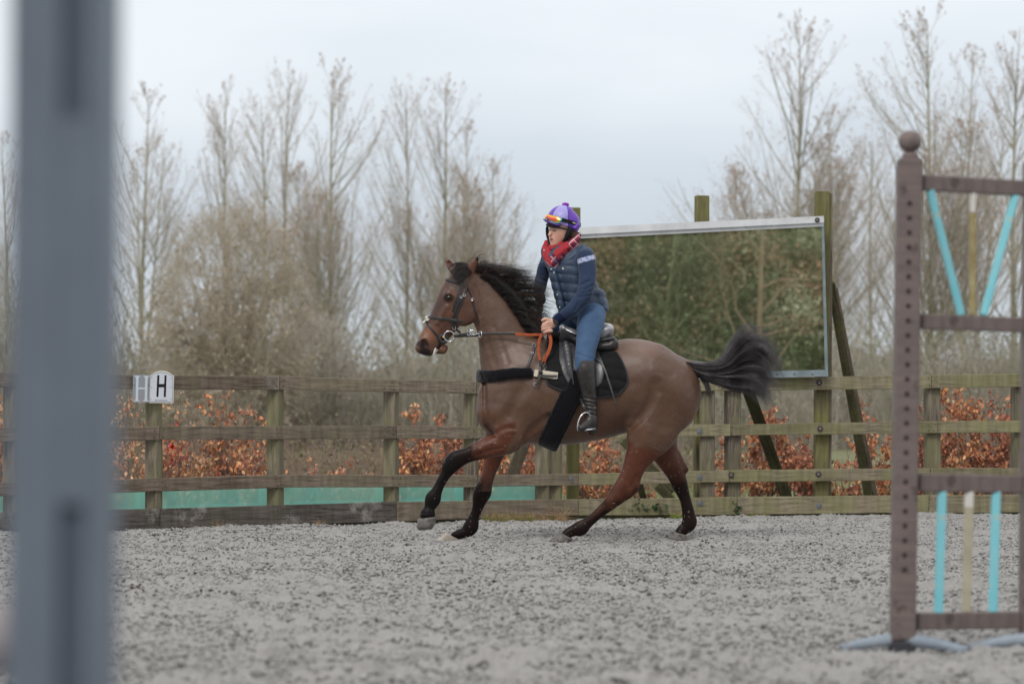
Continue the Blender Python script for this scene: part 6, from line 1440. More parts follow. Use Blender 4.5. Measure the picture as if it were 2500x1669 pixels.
# ---- bridle
br = empty('bridle', tuple(HL), 'black leather bridle with grackle noseband on the bay horse', 'bridle')
def band(name, c, u, wpx, thick=.004, off=.002, n=44, m=None, v=(0, 1, 0), a0=0, a1=2*math.pi):
    P_, D_ = loop(c, u, v, n, a0, a1, off, .25)
    full = abs(a1-a0-2*math.pi) < 1e-6
    V, Fs = ribbon(P_, D_, wpx/HS, thick, closed=full); return tpart(br, name, V, Fs, m or M_LEA, False), P_
band('headpiece', H(1126, 700, 0), dirpx(.28, -1), 9.5, .004)            # over the poll behind the ears
band('browband', H(1112, 690, 0), dirpx(-.95, -.28), 6.5, .005, .003, 30, None, (0, -1, 0), -1.9, 1.9)
band('noseband', H(1075, 778, 0), dirpx(-.98, -.13), 6.2, .005, .003)
strap(br, 'flash_strap', [(1040, 783), (1050, 798), (1061, 812), (1070, 824), (1073, 838), (1069, 852)], 5.6, M_LEA, 20, -1, .004, .004, ydef=-.03)
strap(br, 'flash_strap', [(1040, 783), (1050, 798), (1061, 812), (1070, 824), (1073, 838), (1069, 852)], 5.6, M_LEA, 20, 1, .004, .004, ydef=.03)
for sd_ in (-1, 1):
    strap(br, 'cheekpiece', [(1140, 694), (1136, 715), (1128, 738), (1118, 762), (1112, 785), (1108, 808)], 6.0, M_LEA, 22, sd_, .004, .004)
    strap(br, 'noseband_strap', [(1141, 702), (1133, 720), (1120, 742), (1111, 765), (1104, 786), (1110, 800), (1124, 812)], 5.0, M_LEA, 22, sd_, .008, .004)
    strap(br, 'throatlash', [(1142, 702), (1152, 725), (1158, 750), (1164, 772), (1167, 790)], 4.0, M_LEA, 20, sd_, .006, .004)
    buckle(br, 1134, 722, 3.2, 2.6, 20, sd_, .012); buckle(br, 1126, 727, 2.6, 2, 20, sd_, .014); buckle(br, 1153, 732, 2.8, 2.4, -20, sd_, .012)
    buckle(br, 1109, 801, 3.6, 4, 5, sd_, .014); buckle(br, 1124, 806, 3, 2.4, 40, sd_, .014)
    yb = float(HF.column(np.array([hx(1092)]), np.array([hz(812)]), sd_)[0])+sd_*.014
    t_ = MB(); t_.torus(H(1097, 821, yb), (1, 0, 0), (0, 0, 1), .0375, .0042, 32, 8); tpart(br, 'bit_ring', t_.V, t_.F, M_STEEL, True)
    t_ = MB(); t_.sphere(H(1083.5, 823, yb-.004*-sd_*-1), .0115, 12, 8); tpart(br, 'bit_stud', t_.V, t_.F, M_BRASS, True)
    t_ = MB(); t_.torus(H(1083, 827, yb-sd_*.008), (1, 0, -.3), (.3, 0, 1), .026, .011, 28, 8); tpart(br, 'bit_guard', t_.V, t_.F, M_LEA, True)
t_ = MB()
for (a, b, r_) in ((1041, 776, .010), (1045, 780, .012), (1038, 785, .012), (1034, 788, .011), (1042, 783, .012)): t_.sphere(H(a, b, -.018), r_, 10, 7, (1.2, 1, .8))
tpart(br, 'nose_padding', t_.V, t_.F, M_WHITE, True)
V, Fq = tubes(np.array([[H(1064, 850, -.045), H(1062, 857, -.05), H(1060, 864, -.045), H(1058, 868, -.04)]]), np.array([[.006, .008, .008, .004]]), 8); tpart(br, 'rope_end', V, Fq, M_WHITE, True)
t_ = MB(); t_.sphere(H(1042, 775, 0), .012, 12, 8, (1, 1.6, 1)); tpart(br, 'nose_boss', t_.V, t_.F, M_STEEL, True)

# ---- reins: leather to the rings, then orange grip, loop hanging at the withers
HANDN = (1322, 812, -.215); HANDF = (1308, 803, -.10)
rn = empty('reins', tuple(HL), 'reins with orange rubber grips held short in the hands', 'reins')
def rein(name, pts, wpx, m, n=20, nrm=(0, -1, 0), thick=.004):
    P_ = spline([H(*p) for p in pts], n); V, Fs = ribbon(P_, np.tile([nrm], (n, 1)).astype(float), wpx/HS, thick); return tpart(rn, name, V, Fs, m)
for sy in (-1, 1):
    y0 = sy*.075; yh = HANDN[2] if sy < 0 else -.02
    rein('rein_strap', [(1108, 820, sy*.078), (1130, 819, sy*.09), (1150, 818, sy*.10), (1185, 816, sy*.125), (1222, 815.5, sy*.15), (1259, 816.5, sy*.17)], 6.2, M_LEA, 26)
    rein('rein_grip', [(1258, 816.5, sy*.17), (1290, 819, (yh+sy*.17)/2), (1326, 819, yh)], 6.6, M_ORANGE, 14)
rein('rein_strap', [(1121, 818, -.084), (1133, 817, -.088), (1147, 815, -.095)], 7.5, M_LEA, 10, thick=.008)
rein('rein_loop', [(1322, 818, -.225), (1316, 832, -.23), (1314, 850, -.235), (1315, 868, -.24), (1318, 882, -.245)], 6.5, M_ORANGE, 18)
rein('rein_loop', [(1334, 812, -.225), (1342, 824, -.235), (1343, 842, -.245), (1338, 860, -.25), (1330, 876, -.25), (1326, 888, -.25)], 8.0, M_ORANGE, 20)
rein('rein_end', [(1317, 880, -.245), (1318, 893, -.25), (1320, 905, -.25)], 5.6, M_LEA, 8)
rein('rein_end', [(1328, 884, -.25), (1322, 893, -.25), (1319, 904, -.25)], 5.6, M_LEA, 8)
for (a, b, rr_, tl) in ((1146, 812, .024, .9), (1153, 813, .018, .2), (1173, 817, .026, 1.15)):
    t_ = MB(); t_.torus(H(a, b, -.112), (math.cos(tl), -math.sin(tl), 0), (0, 0, 1), rr_, .0042, 22, 7); tpart(rn, 'martingale_ring', t_.V, t_.F, M_STEEL, True)
V, Fq = tubes(np.array([[H(1150, 812, -.113), H(1158, 819, -.12), H(1166, 816, -.12), H(1172, 816, -.115)]]), np.full((1, 4), .004), 7); tpart(rn, 'clip', V, Fq, M_STEEL, True)
# ================================================================ RIDER
rider = empty('person', tuple(HL), 'rider in navy gilet and red scarf, purple helmet cover, leaning forward over the saddle', 'person')
rp = lambda name, V, Fs, m, smooth=True, col=None, par=None: tpart(rider, name, V, Fs, m, smooth, col, par)
M_SKIN = mat('skin', attr=True, rough=.5, spec=.35); M_SKIN.node_tree.nodes['Principled BSDF'].inputs['Subsurface Weight'].default_value = .08
M_SKIN.node_tree.nodes['Principled BSDF'].inputs['Subsurface Radius'].default_value = (.02, .01, .006)
# --- body: one continuous figure
BF = Field(hx(1288), hx(1492), -.42, .34, hz(1078), hz(500), .0052)
bc = BF.chain
# head (turned towards the camera and left)
bc([(1378, 545, 31, 0, .088), (1372, 558, 31, -.01, .084)], .0)
bc([(1364, 566, 22, -.028, .060), (1360, 580, 20, -.034, .050), (1357, 591, 14, -.04, .036)], .02)
bc([(1348, 563, 4, -.062, .013), (1343.5, 571, 4.2, -.072, .013), (1341.5, 575.5, 4, -.076, .013)], .008)        # nose
bc([(1347, 584, 4.5, -.064, .014), (1348, 588, 4.5, -.062, .015)], .006)                                           # lips
bc([(1350, 597, 6, -.050, .017)], .012)                                                                              # chin
bc([(1370, 577, 14, -.05, .030)], .015)                                                                              # near cheek
BF.swell([(1352, 563, 6, -.088, .02)], -.006); BF.swell([(1344, 562, 5, -.04, .02)], -.005)                          # eye sockets
bc([(1392, 566, 5, -.07, .012), (1391, 573, 4, -.07, .010)], .005)                                                  # ear
bc([(1380, 575, 20, 0, .055), (1386, 600, 20, 0, .055), (1392, 615, 26, 0, .07)], .02)
# torso
bc([(1388, 634, 30, 0, .10), (1398, 665, 32, -.01, .11), (1412, 705, 28, -.01, .10), (1424, 740, 30, 0, .11), (1438, 772, 30, 0, .12), (1438, 782, 22, 0, .11)], .01)
bc([(1352, 625, 18, .12, .05), (1430, 632, 20, -.13, .06)], .04)
for nodes in ([(1430, 636, 13, -.155), (1432, 665, 12.5, -.195), (1430, 700, 11.5, -.235), (1423, 728, 10.5, -.253), (1404, 752, 11, -.25), (1380, 772, 9.5, -.245), (1364, 782, 8.2, -.24), (1352, 788, 8., -.235)],
              [(1341, 630, 12, .12), (1328, 660, 11, .155), (1319, 698, 10, .15), (1317, 722, 9.5, .105), (1318, 742, 9, .08), (1316, 765, 8.2, .06), (1314, 785, 7.5, .05), (1313, 793, 8., .05)]):
    bc(nodes, .02, planar=False)
# legs
bc([(1442, 776, 22, -.10), (1437, 800, 21, -.18), (1429, 845, 19, -.26), (1424, 880, 17, -.30), (1426, 910, 18.5, -.315), (1433, 950, 15.5, -.325), (1440, 990, 12, -.335), (1441, 1020, 12, -.335)], .03, planar=False)
bc([(1440, 1030, 12, -.335), (1428, 1038, 11, -.35), (1416, 1044, 9, -.365)], .02, planar=False)
bc([(1432, 777, 24, .10), (1394, 786, 21, .20), (1370, 803, 18, .27), (1382, 866, 15, .305), (1405, 930, 18, .32), (1415, 985, 12.5, .325), (1420, 1020, 12, .325)], .03, planar=False)
bc([(1420, 1030, 12, .325), (1406, 1040, 9, .335)], .02, planar=False)
# hands: palm, thumb and four fingers closed on the rein
def hand(cx, cy, y, s_=1, flip=1):
    bc([(cx+22*s_, cy-16*s_, 8.5, y, .026), (cx+8*s_, cy-8*s_, 12*s_, y, .022), (cx-2*s_, cy-3*s_, 11*s_, y-.002, .020)], .015)
    for k, (dx, dy, L) in enumerate(((-4, -11, 13), (-6, -4.5, 14), (-5.5, 2.5, 13.5), (-1, 9, 12))):
        x0, y0 = cx+dx*s_+6, cy+dy*s_+1
        bc([(x0+4, y0-1, 4.1*s_, y-.014), (x0-6, y0+.5, 4.0*s_, y-.024), (x0-12, y0+2.5, 3.6*s_, y-.016), (x0-12.5, y0+4.5, 3.3*s_, y+.004), (x0-6, y0+5.5, 3.1*s_, y+.014)], .0035, planar=False)
    bc([(cx+10, cy-12, 5*s_, y-.006), (cx+1, cy-18, 4.3*s_, y-.016), (cx-8, cy-18.5, 3.8*s_, y-.020), (cx-13, cy-16, 3.2*s_, y-.018)], .006, planar=False)
hand(1336, 801, -.228); hand(1312, 799, .045, .95)
BV, BFc = BF.nets(); BV = relax(BV, BFc, 1, .4)
bl = lambda *a, **k: blob(BV, *a, **k)
sk = lin(214, 168, 148)
bcol = np.tile(np.array(sk), (len(BV), 1))*(1+.05*vnoise(BV[:, 0]*30, BV[:, 1]*30, BV[:, 2]*30)[:, None])
bcol = lerpc(bcol, lin(205, 130, 115), .5*bl(1364, 580, 11, soft=1)); bcol = lerpc(bcol, lin(205, 130, 112), .5*bl(1343, 574, 5, soft=1))
bcol = lerpc(bcol, lin(165, 82, 80), .85*bl(1346, 585.5, 4.6, soft=.6, ex=1.15, rot=12))
bcol = lerpc(bcol, lin(96, 50, 48), .8*bl(1346, 585.6, 3.2, soft=.4, ex=1.5, rot=10)*(np.abs(BV[:, 2]-hz(585.6)) < .003))
bcol = lerpc(bcol, lin(70, 48, 42), .9*bl(1353, 564.5, 4.2, soft=.4, ex=1.35)*(np.abs(BV[:, 2]-hz(564.5)) < .006))
bcol = lerpc(bcol, lin(70, 48, 42), .9*bl(1342.5, 563.5, 3.2, soft=.4)*(np.abs(BV[:, 2]-hz(563.5)) < .006))
bcol = lerpc(bcol, lin(96, 66, 52), .8*bl(1354, 557.5, 6.5, soft=.4, ex=1.2)*(np.abs(BV[:, 2]-hz(557.5)) < .005))
bcol = lerpc(bcol, lin(190, 135, 118), .4*bl(1328, 805, 14, soft=1))
rp('body', BV, BFc, M_SKIN, col=bcol)
# hair at the nape
M_BH = mat('brown_hair', lin(78, 54, 38), rough=.5)
f_ = Field(hx(1370), hx(1416), -.12, .12, hz(600), hz(530), .005)
f_.chain([(1390, 552, 22, 0, .085), (1396, 570, 14, -.01, .07), (1396, 580, 10, -.02, .06)], .01); f_.noise(.002, 60); V, Fq = f_.nets(); rp('hair', V, Fq, M_BH)

# --- breeches
M_BRE = mat('blue_breeches', lin(74, 101, 134), rough=.75, spec=.25, var=lin(60, 85, 116), nscale=6, bump=.0012, bscale=40, sheen=.15)
LF = Field(hx(1330), hx(1492), -.40, .40, hz(912), hz(728), .0058)
LF.chain([(1434, 768, 42, 0, .17), (1438, 779, 33, 0, .165)], .0)
LF.chain([(1444, 772, 34, -.11), (1438, 800, 31.5, -.185), (1430, 845, 26, -.26), (1424, 880, 23.5, -.30), (1424, 900, 22, -.312)], .03, planar=False)
LF.chain([(1432, 768, 34, .11), (1390, 780, 30, .20), (1366, 797, 27, .27), (1376, 852, 22, .30), (1390, 895, 21, .31)], .03, planar=False)
LF.swell([(1400, 800, 9, -.2, .2), (1412, 770, 9, -.1, .2)], -.008)
LF.swell([(1440, 878, 4, -.33, .1), (1405, 866, 4, -.33, .1)], -.004); LF.noise(.0028, 18, .03, 8)
V, Fq = LF.nets(); V = relax(V, Fq, 2); rp('breeches', V, Fq, M_BRE)
# --- boots
M_BOOT = mat('black_boot_leather', lin(40, 37, 36), rough=.40, spec=.5, var=lin(52, 48, 46), nscale=9, bump=.002, bscale=35, darkcol=lin(30, 27, 26), dn=.5, dscale=12)
M_SOLE = mat('boot_sole', lin(58, 55, 52), rough=.85)
def boot(dx, sy, ysh):
    f = Field(hx(1385+dx), hx(1478+dx), min(sy*.24, sy*.46), max(sy*.24, sy*.46), hz(1072), hz(872), .0052)
    y = lambda v: sy*v
    f.chain([(1427+dx, 885, 24, y(.303)), (1428+dx, 910, 24.5, y(.315)), (1432+dx, 935, 22, y(.322)), (1436+dx, 965, 18, y(.328)), (1439+dx, 995, 15, y(.335)), (1441+dx, 1015, 15, y(.337)), (1442+dx, 1030, 14.5, y(.338)), (1445+dx, 1044, 10, y(.338))], .01, planar=False)
    f.chain([(1440+dx, 1026, 13.5, y(.340), .036), (1430+dx, 1034, 12.5, y(.362), .040), (1420+dx, 1042, 10, y(.388), .038), (1416+dx, 1045, 8.5, y(.400), .034)], .018)
    f.chain([(1428+dx, 868, 27, y(.30))], .004, 'sub', planar=False)
    for i, (cy, cx) in enumerate(((975, 1441), (984, 1438), (993, 1443), (1002, 1440), (1012, 1444))): f.swell([(cx-16+dx, cy-3, 4, y(.36), .07), (cx+14+dx, cy+3, 4, y(.36), .07)], -.0075)
    f.noise(.0022, 16, .03, 12)
    V, Fq = f.nets(); V = relax(V, Fq, 1); o = rp('boot', V, Fq, M_BOOT)
    f = Field(hx(1395+dx), hx(1468+dx), min(sy*.27, sy*.46), max(sy*.27, sy*.46), hz(1080), hz(1030), .005)
    f.chain([(1410+dx, 1051, 3, y(.400), .036), (1425+dx, 1051, 3, y(.37), .038), (1438+dx, 1048, 3.4, y(.345), .034)], .003)
    f.chain([(1443+dx, 1048, 10, y(.338), .032), (1443+dx, 1054, 8.5, y(.338), .030)], .003)
    V, Fq = f.nets(); rp('boot_sole', V, Fq, M_SOLE, par=o)
boot(0, -1, 0); boot(-22, 1, 0)
# --- sweater sleeves and gilet
M_SW = mat('navy_knit', lin(54, 68, 94), rough=.9, spec=.15, var=lin(42, 54, 78), nscale=5, bump=.0012, bscale=150, sheen=.2)
M_CUFF = mat('dark_navy_knit', lin(28, 34, 58), rough=.95, spec=.1, bump=.001, bscale=170)
M_GIL = mat('navy_gilet_nylon', lin(60, 76, 98), rough=.5, spec=.4, var=lin(46, 60, 82), nscale=7, bump=.0018, bscale=40)
M_PAT = mat('patterned_band', lin(200, 205, 225), rough=.9, var=lin(95, 110, 165), nscale=75, detail=1)
f_ = Field(hx(1296), hx(1460), -.36, -.06, hz(800), hz(606), .0055)
f_.chain([(1430, 634, 22.5, -.155), (1433, 665, 21.5, -.195), (1430, 700, 20, -.235), (1422, 728, 19, -.253), (1402, 752, 16.5, -.252), (1382, 768, 14, -.246), (1369, 777, 12, -.242)], .01, planar=False)
for a in ((1447, 700, 1425, 712), (1446, 712, 1418, 722), (1440, 724, 1410, 730), (1436, 690, 1416, 700), (1410, 742, 1400, 762)): f_.swell([(a[0], a[1], 4.5, -.27, .12), (a[2], a[3], 4.5, -.27, .12)], -.0075)
f_.noise(.003, 15, .03, 5); V, Fq = f_.nets(); V = relax(V, Fq, 1); M_SWA = mat('navy_knit_patterned', attr=True, rough=.9, spec=.15, bump=.0012, bscale=150, sheen=.2)
pz = HZ-(V[:, 2]-CAMZ)*HS; px_ = V[:, 0]*HS+1250; vv = .5+.5*vnoise(V[:, 0]*8, V[:, 1]*8, V[:, 2]*8); swc = np.array(lin(54, 68, 94))*(1-.4*vv[:, None])
bb = pz+.28*(px_-1420); m_ = ((bb > 633) & (bb < 645)).astype(float); swc = lerpc(swc, lin(186, 192, 214), m_); m2 = m_*(vnoise(V[:, 0]*150, V[:, 1]*150, V[:, 2]*150) > .0); swc = lerpc(swc, lin(118, 128, 170), m2*.8)
rp('sleeve', V, Fq, M_SWA, col=swc)
f_ = Field(hx(1296), hx(1360), -.12, .24, hz(760), hz(606), .0055)
f_.chain([(1340, 626, 19, .12), (1328, 660, 17, .155), (1319, 698, 15.5, .15), (1317, 720, 13.5, .105), (1321, 731, 12, .07)], .01, planar=False)
for a in ((1310, 690, 1330, 700), (1308, 705, 1328, 714), (1312, 675, 1332, 684)): f_.swell([(a[0], a[1], 4.5, .1, .14), (a[2], a[3], 4.5, .1, .14)], -.006)
f_.noise(.003, 15, .03, 6); V, Fq = f_.nets(); V = relax(V, Fq, 1); rp('sleeve', V, Fq, M_SW)
f_ = Field(hx(1345), hx(1385), -.32, -.16, hz(800), hz(755), .005)
f_.chain([(1372, 775, 13.2, -.243), (1361, 783, 11.5, -.241), (1357, 786, 10.5, -.24)], 0, planar=False); V, Fq = f_.nets(); rp('cuff', V, Fq, M_CUFF)
# watch
t_ = MB(); c = Vector(H(1353.5, 787.5, -.237)); ax = (Vector(H(1366, 780, -.242))-c).normalized(); t_.torus(c, ax.orthogonal(), ax.cross(ax.orthogonal()), .029, .0048, 22, 6); wt = rp('watch', t_.V, t_.F, M_LEA)
t_ = MB(); t_.box(-.016, .016, -.005, .005, -.014, .014, .002, Matrix.Translation(Vector(H(1356, 790, -.270))) @ Matrix.Rotation(R(25), 4, 'Y')); rp('watch_face', t_.V, t_.F, M_LEA, False, par=wt)
# gilet body
GF = Field(hx(1310), hx(1492), -.26, .26, hz(800), hz(590), .0055)
GF.chain([(1384, 626, 42, -.005, .13), (1396, 660, 46, -.01, .145), (1409, 698, 47, -.01, .14), (1421, 732, 48, -.005, .15), (1432, 757, 48, 0, .165)], 0)
GF.chain([(1348, 620, 20, .10, .06), (1336, 640, 14, .11, .05)], .04); GF.chain([(1428, 624, 21, -.115, .07), (1436, 640, 15, -.13, .06)], .04)
GF.chain([(1345, 628, 12, -.02, .10), (1352, 670, 12, -.04, .11), (1363, 715, 11, -.05, .11), (1372, 758, 10, -.05, .11)], .035)
GF.chain([(1462, 720, 16, 0, .12), (1471, 751, 15, 0, .13)], .03)
# trim below the slanting hem
X_ = GF.ax[0][:, None, None]; Z_ = GF.ax[2][None, None, :]; Y_ = GF.ax[1][None, :, None]
pxg = X_*HS+1250; pyg = HZ-(Z_-CAMZ)*HS
hem = (pyg-(783-.27*(pxg-1393)))/HS
GF.D = np.maximum(GF.D, hem.astype(np.float32))
# quilting channels follow the lean of the trunk
tq = (pyg-.12*(pxg-1400)-610)/21.5
GF.D = (GF.D-.0075*(np.abs(np.sin(np.pi*tq))**.5-.6)*np.clip((pyg-640)/12, 0, 1)).astype(np.float32)
gf = (pxg-(1334+.235*(pyg-645)))            # front placket line
GF.D += (.006*np.exp(-(gf-13)**2/6.)*(pyg > 640)*(Y_ < .05)).astype(np.float32)
GF.D += (.006*np.exp(-(pxg-(1416+.03*(pyg-640)))**2/8.)*(pyg > 650)*(Y_ < -.02)).astype(np.float32)
GF.noise(.003, 13, .03, 31); V, Fq = GF.nets(); V = relax(V, Fq, 1); gil = rp('gilet', V, Fq, M_GIL)
# collar standing open
f_ = Field(hx(1318), hx(1440), -.17, .17, hz(660), hz(572), .0055)
f_.chain([(1426, 600, 6, -.04, .06), (1418, 612, 8, -.095, .03), (1398, 628, 7, -.125, .022), (1378, 645, 6, -.125, .02), (1362, 660, 4, -.11, .02)], .01, planar=False)
f_.chain([(1331, 598, 6, .06, .03), (1327, 612, 6.5, .07, .03), (1330, 630, 6, .05, .02), (1338, 652, 4, -.03, .02)], .01, planar=False)
V, Fq = f_.nets(); rp('collar', V, Fq, M_GIL, par=gil)
M_STUD = mat('steel_popper', (.7, .7, .72), rough=.3, metal=1.)
def onto(f, px, py, off=.002): return float(np.nan_to_num(f.column(np.array([hx(px)]), np.array([hz(py)]), -1)[0], nan=-.1))-off
for (a, b) in ((1345, 660), (1352, 668), (1360, 722), (1366, 752), (1328, 613)):
    t_ = MB(); yy = onto(GF, a, b); t_.sphere((hx(a), yy, hz(b)), .0058, 10, 6, (1, .5, 1)); rp('popper', t_.V, t_.F, M_STUD, par=gil)
# small pale bird-like chest emblem
em = [(1371.5, 654), (1373.2, 657.2), (1374.2, 656.6), (1376.4, 654.6), (1375.2, 659), (1373.8, 661), (1372.4, 659.6), (1371.2, 658)]
t_ = MB(); yy = onto(GF, 1374, 657, .004); n_ = len(em)
t_.add([(hx(a), yy, hz(b)) for a, b in em]+[(hx(a), yy+.003, hz(b)) for a, b in em], [list(range(n_)), list(range(n_, 2*n_))[::-1]]+[[i, i+n_, (i+1) % n_+n_, (i+1) % n_] for i in range(n_)]); rp('emblem', t_.V, t_.F, M_WHITE, False, par=gil)
# --- scarf
M_SC = bpy.data.materials.new('tartan_scarf'); M_SC.use_nodes = True; t = M_SC.node_tree; b = t.nodes['Principled BSDF']; b.inputs['Roughness'].default_value = .95
at = N(t, 'ShaderNodeVertexColor'); at.layer_name = 'Col'; t.links.new(at.outputs[0], b.inputs['Base Color'])
f_ = Field(hx(1322), hx(1428), -.2, .16, hz(668), hz(560), .005)
f_.chain([(1336, 592, 8, .06), (1333, 606, 10, .02), (1338, 628, 12, -.06), (1345, 645, 10, -.10), (1351, 656, 6, -.12)], .008, planar=False)
f_.chain([(1408, 572, 7, .0), (1408, 584, 9, -.05), (1396, 598, 11, -.10), (1376, 612, 13, -.12), (1360, 628, 14, -.12), (1352, 645, 10, -.125)], .008, planar=False)
f_.chain([(1410, 578, 8, .0), (1400, 596, 10, .05), (1370, 600, 12, .06), (1345, 600, 10, .06)], .02, planar=False)
f_.chain([(1350, 606, 12, -.03), (1372, 604, 12, -.06), (1392, 592, 12, -.05)], .01, planar=False)
X_ = f_.ax[0][:, None, None]; Z_ = f_.ax[2][None, None, :]; Y_ = f_.ax[1][None, :, None]
pp = (X_*HS+1250)+(HZ-(Z_-CAMZ)*HS)*.0
fold = np.sin(((HZ-(Z_-CAMZ)*HS)+.62*(X_*HS+1250)*np.sign(X_-hx(1350)))/2.6+2*Y_*20)
f_.D += (.0022*fold).astype(np.float32); f_.noise(.003, 25, .03, 41)
V, Fq = f_.nets(); V = relax(V, Fq, 1); px_ = V[:, 0]*HS+1250; py_ = HZ-(V[:, 2]-CAMZ)*HS
sc_c = np.tile(np.array(lin(160, 44, 52)), (len(V), 1)); sc_c *= (1+.15*vnoise(V[:, 0]*60, V[:, 1]*60, V[:, 2]*60)[:, None])
u = (px_+py_)*.7071; v = (px_-py_)*.7071
for a, wd_, col_, st_ in ((u, 3, lin(60, 28, 62), .75), (v, 3, lin(60, 28, 62), .75)):
    m_ = (np.mod(a, 17) < wd_*1.6)*st_*((py_ > 622)*(px_ > 1346) | (px_ > 1384)); sc_c = lerpc(sc_c, col_, m_)
m_ = (np.mod(u+8, 17) < 2.6)*.8*((py_ > 630) & (px_ > 1345) | (px_ > 1388)); sc_c = lerpc(sc_c, lin(225, 205, 215), m_)
m_ = (np.mod(v+5, 17) < 2.)*.6*((py_ > 628) | (px_ > 1388)); sc_c = lerpc(sc_c, lin(225, 190, 200), m_)
sc_c = lerpc(sc_c, lin(48, 40, 78), .7*blob(V, 1356, 641, 10, soft=.5)); rp('scarf', V, Fq, M_SC, col=sc_c)
# --- helmet with silk, peak, goggles
M_PUR = mat('purple_silk', lin(96, 52, 168), rough=.42, spec=.4, sheen=.2, bump=.001, bscale=30)
M_LIL = mat('lilac_silk', lin(150, 140, 205), rough=.42, spec=.4, sheen=.2, bump=.001, bscale=30)
M_HBLK = mat('helmet_harness', lin(24, 24, 28), rough=.8)
M_HGRY = mat('helmet_rim', lin(58, 58, 60), rough=.7)
f_ = Field(hx(1326), hx(1420), -.15, .15, hz(578), hz(492), .005)
f_.chain([(1374, 541, 40, -.005, .112), (1380, 545, 36, 0, .108)], 0)
X_ = f_.ax[0][:, None, None]; Z_ = f_.ax[2][None, None, :]; Y_ = f_.ax[1][None, :, None]
pyg = HZ-(Z_-CAMZ)*HS; pxg = X_*HS+1250
f_.D = np.maximum(f_.D, ((pyg-(548+.30*(pxg-1360)))/HS).astype(np.float32)+0*Y_.astype(np.float32))
f_.chain([(1404, 558, 9, -.05, .05), (1409, 551, 8, -.02, .07)], .01)
V, Fq = f_.nets(); V = relax(V, Fq, 1); hel = None
px_ = V[:, 0]*HS+1250; py_ = HZ-(V[:, 2]-CAMZ)*HS
ct = V-np.array(H(1378, 500, 0)); ang = np.degrees(np.arctan2(V[:, 1]-0, V[:, 0]-hx(1380)))   # azimuth of gores round the crown
colh = np.tile(np.array(lin(98, 54, 172)), (len(V), 1))
lil = ((ang < -78) & (ang > -140)) | ((ang > 20) & (ang < 70)) | ((ang > 150))
colh[lil] = lin(158, 150, 212); seam = (np.abs(ang+78) < 1.8) | (np.abs(ang+140) < 1.8); colh[seam] = lin(70, 45, 130)
M_SILK = mat('helmet_silk', attr=True, rough=.4, spec=.45, sheen=.2, bump=.0008, bscale=35); hel = rp('helmet', V, Fq, M_SILK, col=colh)
f_ = Field(hx(1320), hx(1420), -.16, .16, hz(580), hz(520), .0045)
f_.chain([(1327, 537, 1.5, -.06, .035), (1336, 543, 2.6, -.06, .075), (1350, 549, 3.2, -.05, .09), (1366, 553, 3., -.03, .10)], .004)
V, Fq = f_.nets(); rp('peak', V, Fq, M_PUR, par=hel)
f_ = Field(hx(1326), hx(1410), -.14, .14, hz(580), hz(535), .0045)
f_.chain([(1336, 550, 3.6, -.04, .07), (1356, 556, 3.4, -.02, .098), (1392, 562, 3.6, 0, .104)], .004); V, Fq = f_.nets(); rp('helmet_rim', V, Fq, M_HGRY, par=hel)
f_ = Field(hx(1325), hx(1410), -.14, .14, hz(612), hz(548), .0045)
f_.chain([(1392, 563, 6.5, -.095), (1386, 575, 6.5, -.092), (1378, 589, 4.5, -.078), (1366, 599, 3.6, -.055), (1352, 606, 3.4, -.03), (1345, 603, 3.2, .0)], .008, planar=False)
f_.chain([(1336, 556, 4., .035), (1337, 572, 4.4, .03), (1341, 588, 4, .012), (1345, 602, 3.4, -.005)], .008, planar=False)
V, Fq = f_.nets(); rp('chin_strap', V, Fq, M_HBLK, par=hel)
t_ = MB(); g_ = np.random.default_rng(3)
for i in range(16):
    d_ = g_.normal(0, 1, 3); d_ /= np.linalg.norm(d_); c = np.array(H(1380.5, 499.5, 0))+d_*np.array([.018, .018, .007]); t_.sphere(tuple(c), .0095, 8, 6)
rp('pompom', t_.V, t_.F, mat('magenta_pompom', lin(150, 62, 178), rough=.95, bump=.003, bscale=150), par=hel)
# goggles: mirrored lens bowed over the front, strap round the shell
hf2 = Field(hx(1318), hx(1428), -.17, .17, hz(580), hz(490), .006); hf2.chain([(1374, 541, 40, -.005, .112), (1380, 545, 36, 0, .108)], 0)
Ls = []; nu, nv = 26, 9
for i in range(nu):
    a = -math.pi+.02+(i/(nu-1))*1.42+ .0     # azimuth from straight left towards the camera
    for j in range(nv):
        v_ = j/(nv-1); notch = max(0, 1-abs(i/(nu-1)-.34)/.16)*.52; edge = 1-.65*(abs(i/(nu-1)-.5)*2)**5
        zt = 522.5+4*(i/(nu-1))**1.5*3.2; zb = zt+19*edge-2
        pyv_ = zt*(1-v_)+(zb-notch*14)*v_ if True else 0
        zt2 = zt+(1-edge)*6; pyv_ = zt2*(1-v_)+(zb-notch*14)*v_
        d_ = np.array([math.cos(a), math.sin(a), 0]); rr_ = np.linspace(.02, .2, 120); c = np.array([hx(1377), -.003, hz(pyv_)])
        S_ = hf2.sample(c+d_[None]*rr_[:, None]); k = int(np.argmax(S_ > 0)); Ls.append(c+d_*(rr_[k]+.011+.008*math.sin(v_*math.pi)))
Ls = np.array(Ls); Fq = np.array([[i*nv+j, i*nv+j+1, (i+1)*nv+j+1, (i+1)*nv+j] for i in range(nu-1) for j in range(nv-1)])
ctr = np.array([hx(1377), -.003, hz(530)]); inn = Ls+(ctr-Ls)/np.linalg.norm(ctr-Ls, axis=1, keepdims=True)*.006
lens_c = []
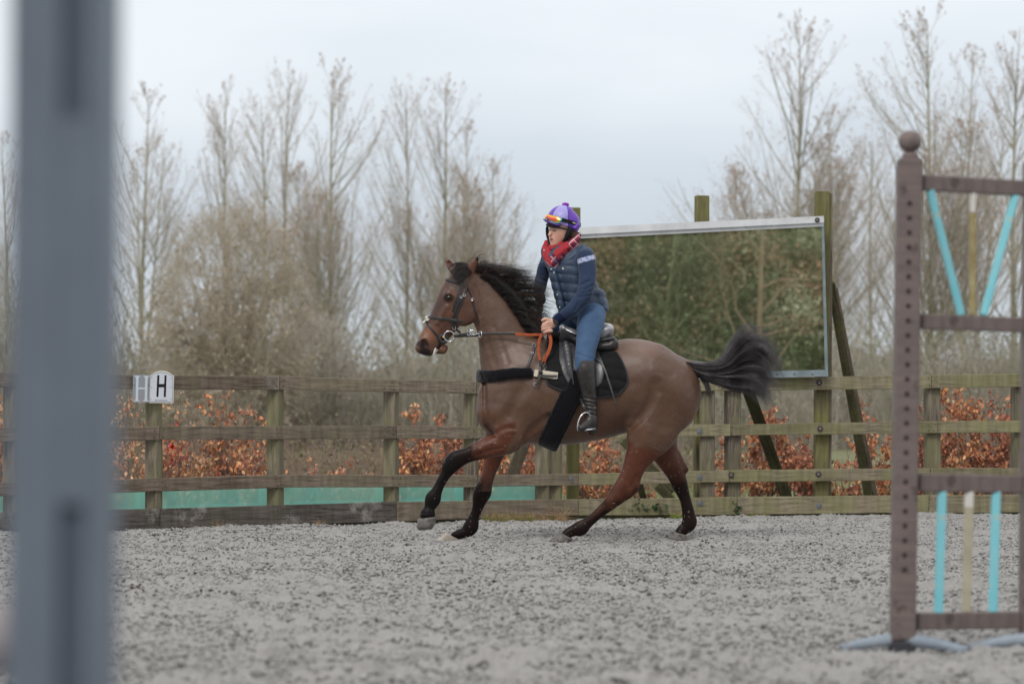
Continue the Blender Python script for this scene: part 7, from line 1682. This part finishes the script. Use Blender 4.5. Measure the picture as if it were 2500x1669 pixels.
for i in range(nu):
    for j in range(nv):
        u_, v_ = i/(nu-1), j/(nv-1); e_ = min(min(u_, 1-u_)*3.2, min(v_+.15, 1.1-v_)*1.6, 1)
        c = np.array(lin(225, 70, 60)) if e_ > .75 else (np.array(lin(250, 160, 40)) if e_ > .42 else (np.array(lin(190, 220, 90)) if e_ > .22 else np.array(lin(60, 200, 200)))); lens_c.append(c)
M_LENS = mat('mirror_lens', attr=True, rough=.12, spec=.8, metal=.35, coat=.6)
rim_ = [k for k in range(nu*nv)]; Fb = [f[::-1]+nu*nv for f in Fq]
edges = [[j, j+1] for j in range(nv-1)]
bd = [j for j in range(nv)]+[i*nv+nv-1 for i in range(1, nu)]+[(nu-1)*nv+j for j in range(nv-2, -1, -1)]+[i*nv for i in range(nu-2, 0, -1)]
Fr = [[bd[k], bd[(k+1) % len(bd)], bd[(k+1) % len(bd)]+nu*nv, bd[k]+nu*nv] for k in range(len(bd))]
gg = rp('goggles', np.vstack([Ls, inn]), [list(f) for f in Fq]+[list(f) for f in Fb]+Fr, M_LENS, col=np.array(lens_c+lens_c), par=hel)
Ps, Ds = [], []
for a in np.linspace(-math.pi+1.40, math.pi-.02, 40):
    d_ = np.array([math.cos(a), math.sin(a), 0]); t_ = (a+math.pi)/(2*math.pi); pyv_ = 535+14*np.clip((math.cos(a)+.6)/1.5, 0, 1)
    c = np.array([hx(1377), -.003, hz(pyv_)]); rr_ = np.linspace(.02, .2, 160); S_ = hf2.sample(c+d_[None]*rr_[:, None]); k = int(np.argmax(S_ > 0)); Ps.append(c+d_*(rr_[k]+.003)); Ds.append(d_)
V, Fs = ribbon(np.array(Ps), np.array(Ds), 8.5/HS, .004); rp('goggle_strap', V, Fs, M_HBLK, False, par=hel)
# pale lettering blocks on the strap are too small to read: a row of short woven bars
for k, (a, b, w_) in enumerate(((1398.5, 546, 1.2), (1401, 546.6, 1.2), (1403.5, 547.2, 1.2), (1406, 547.6, 1.2), (1409.2, 548.8, 1.5))):
    yy = float(np.nan_to_num(hf2.column(np.array([hx(a)]), np.array([hz(b)]), -1)[0], nan=-.05))-.0085
    t_ = MB(); t_.box(hx(a-w_*.75), hx(a+w_*.75), yy-.001, yy+.003, hz(b+1.8), hz(b-1.8)); rp('strap_lettering', t_.V, t_.F, M_WHITE, False, par=hel)
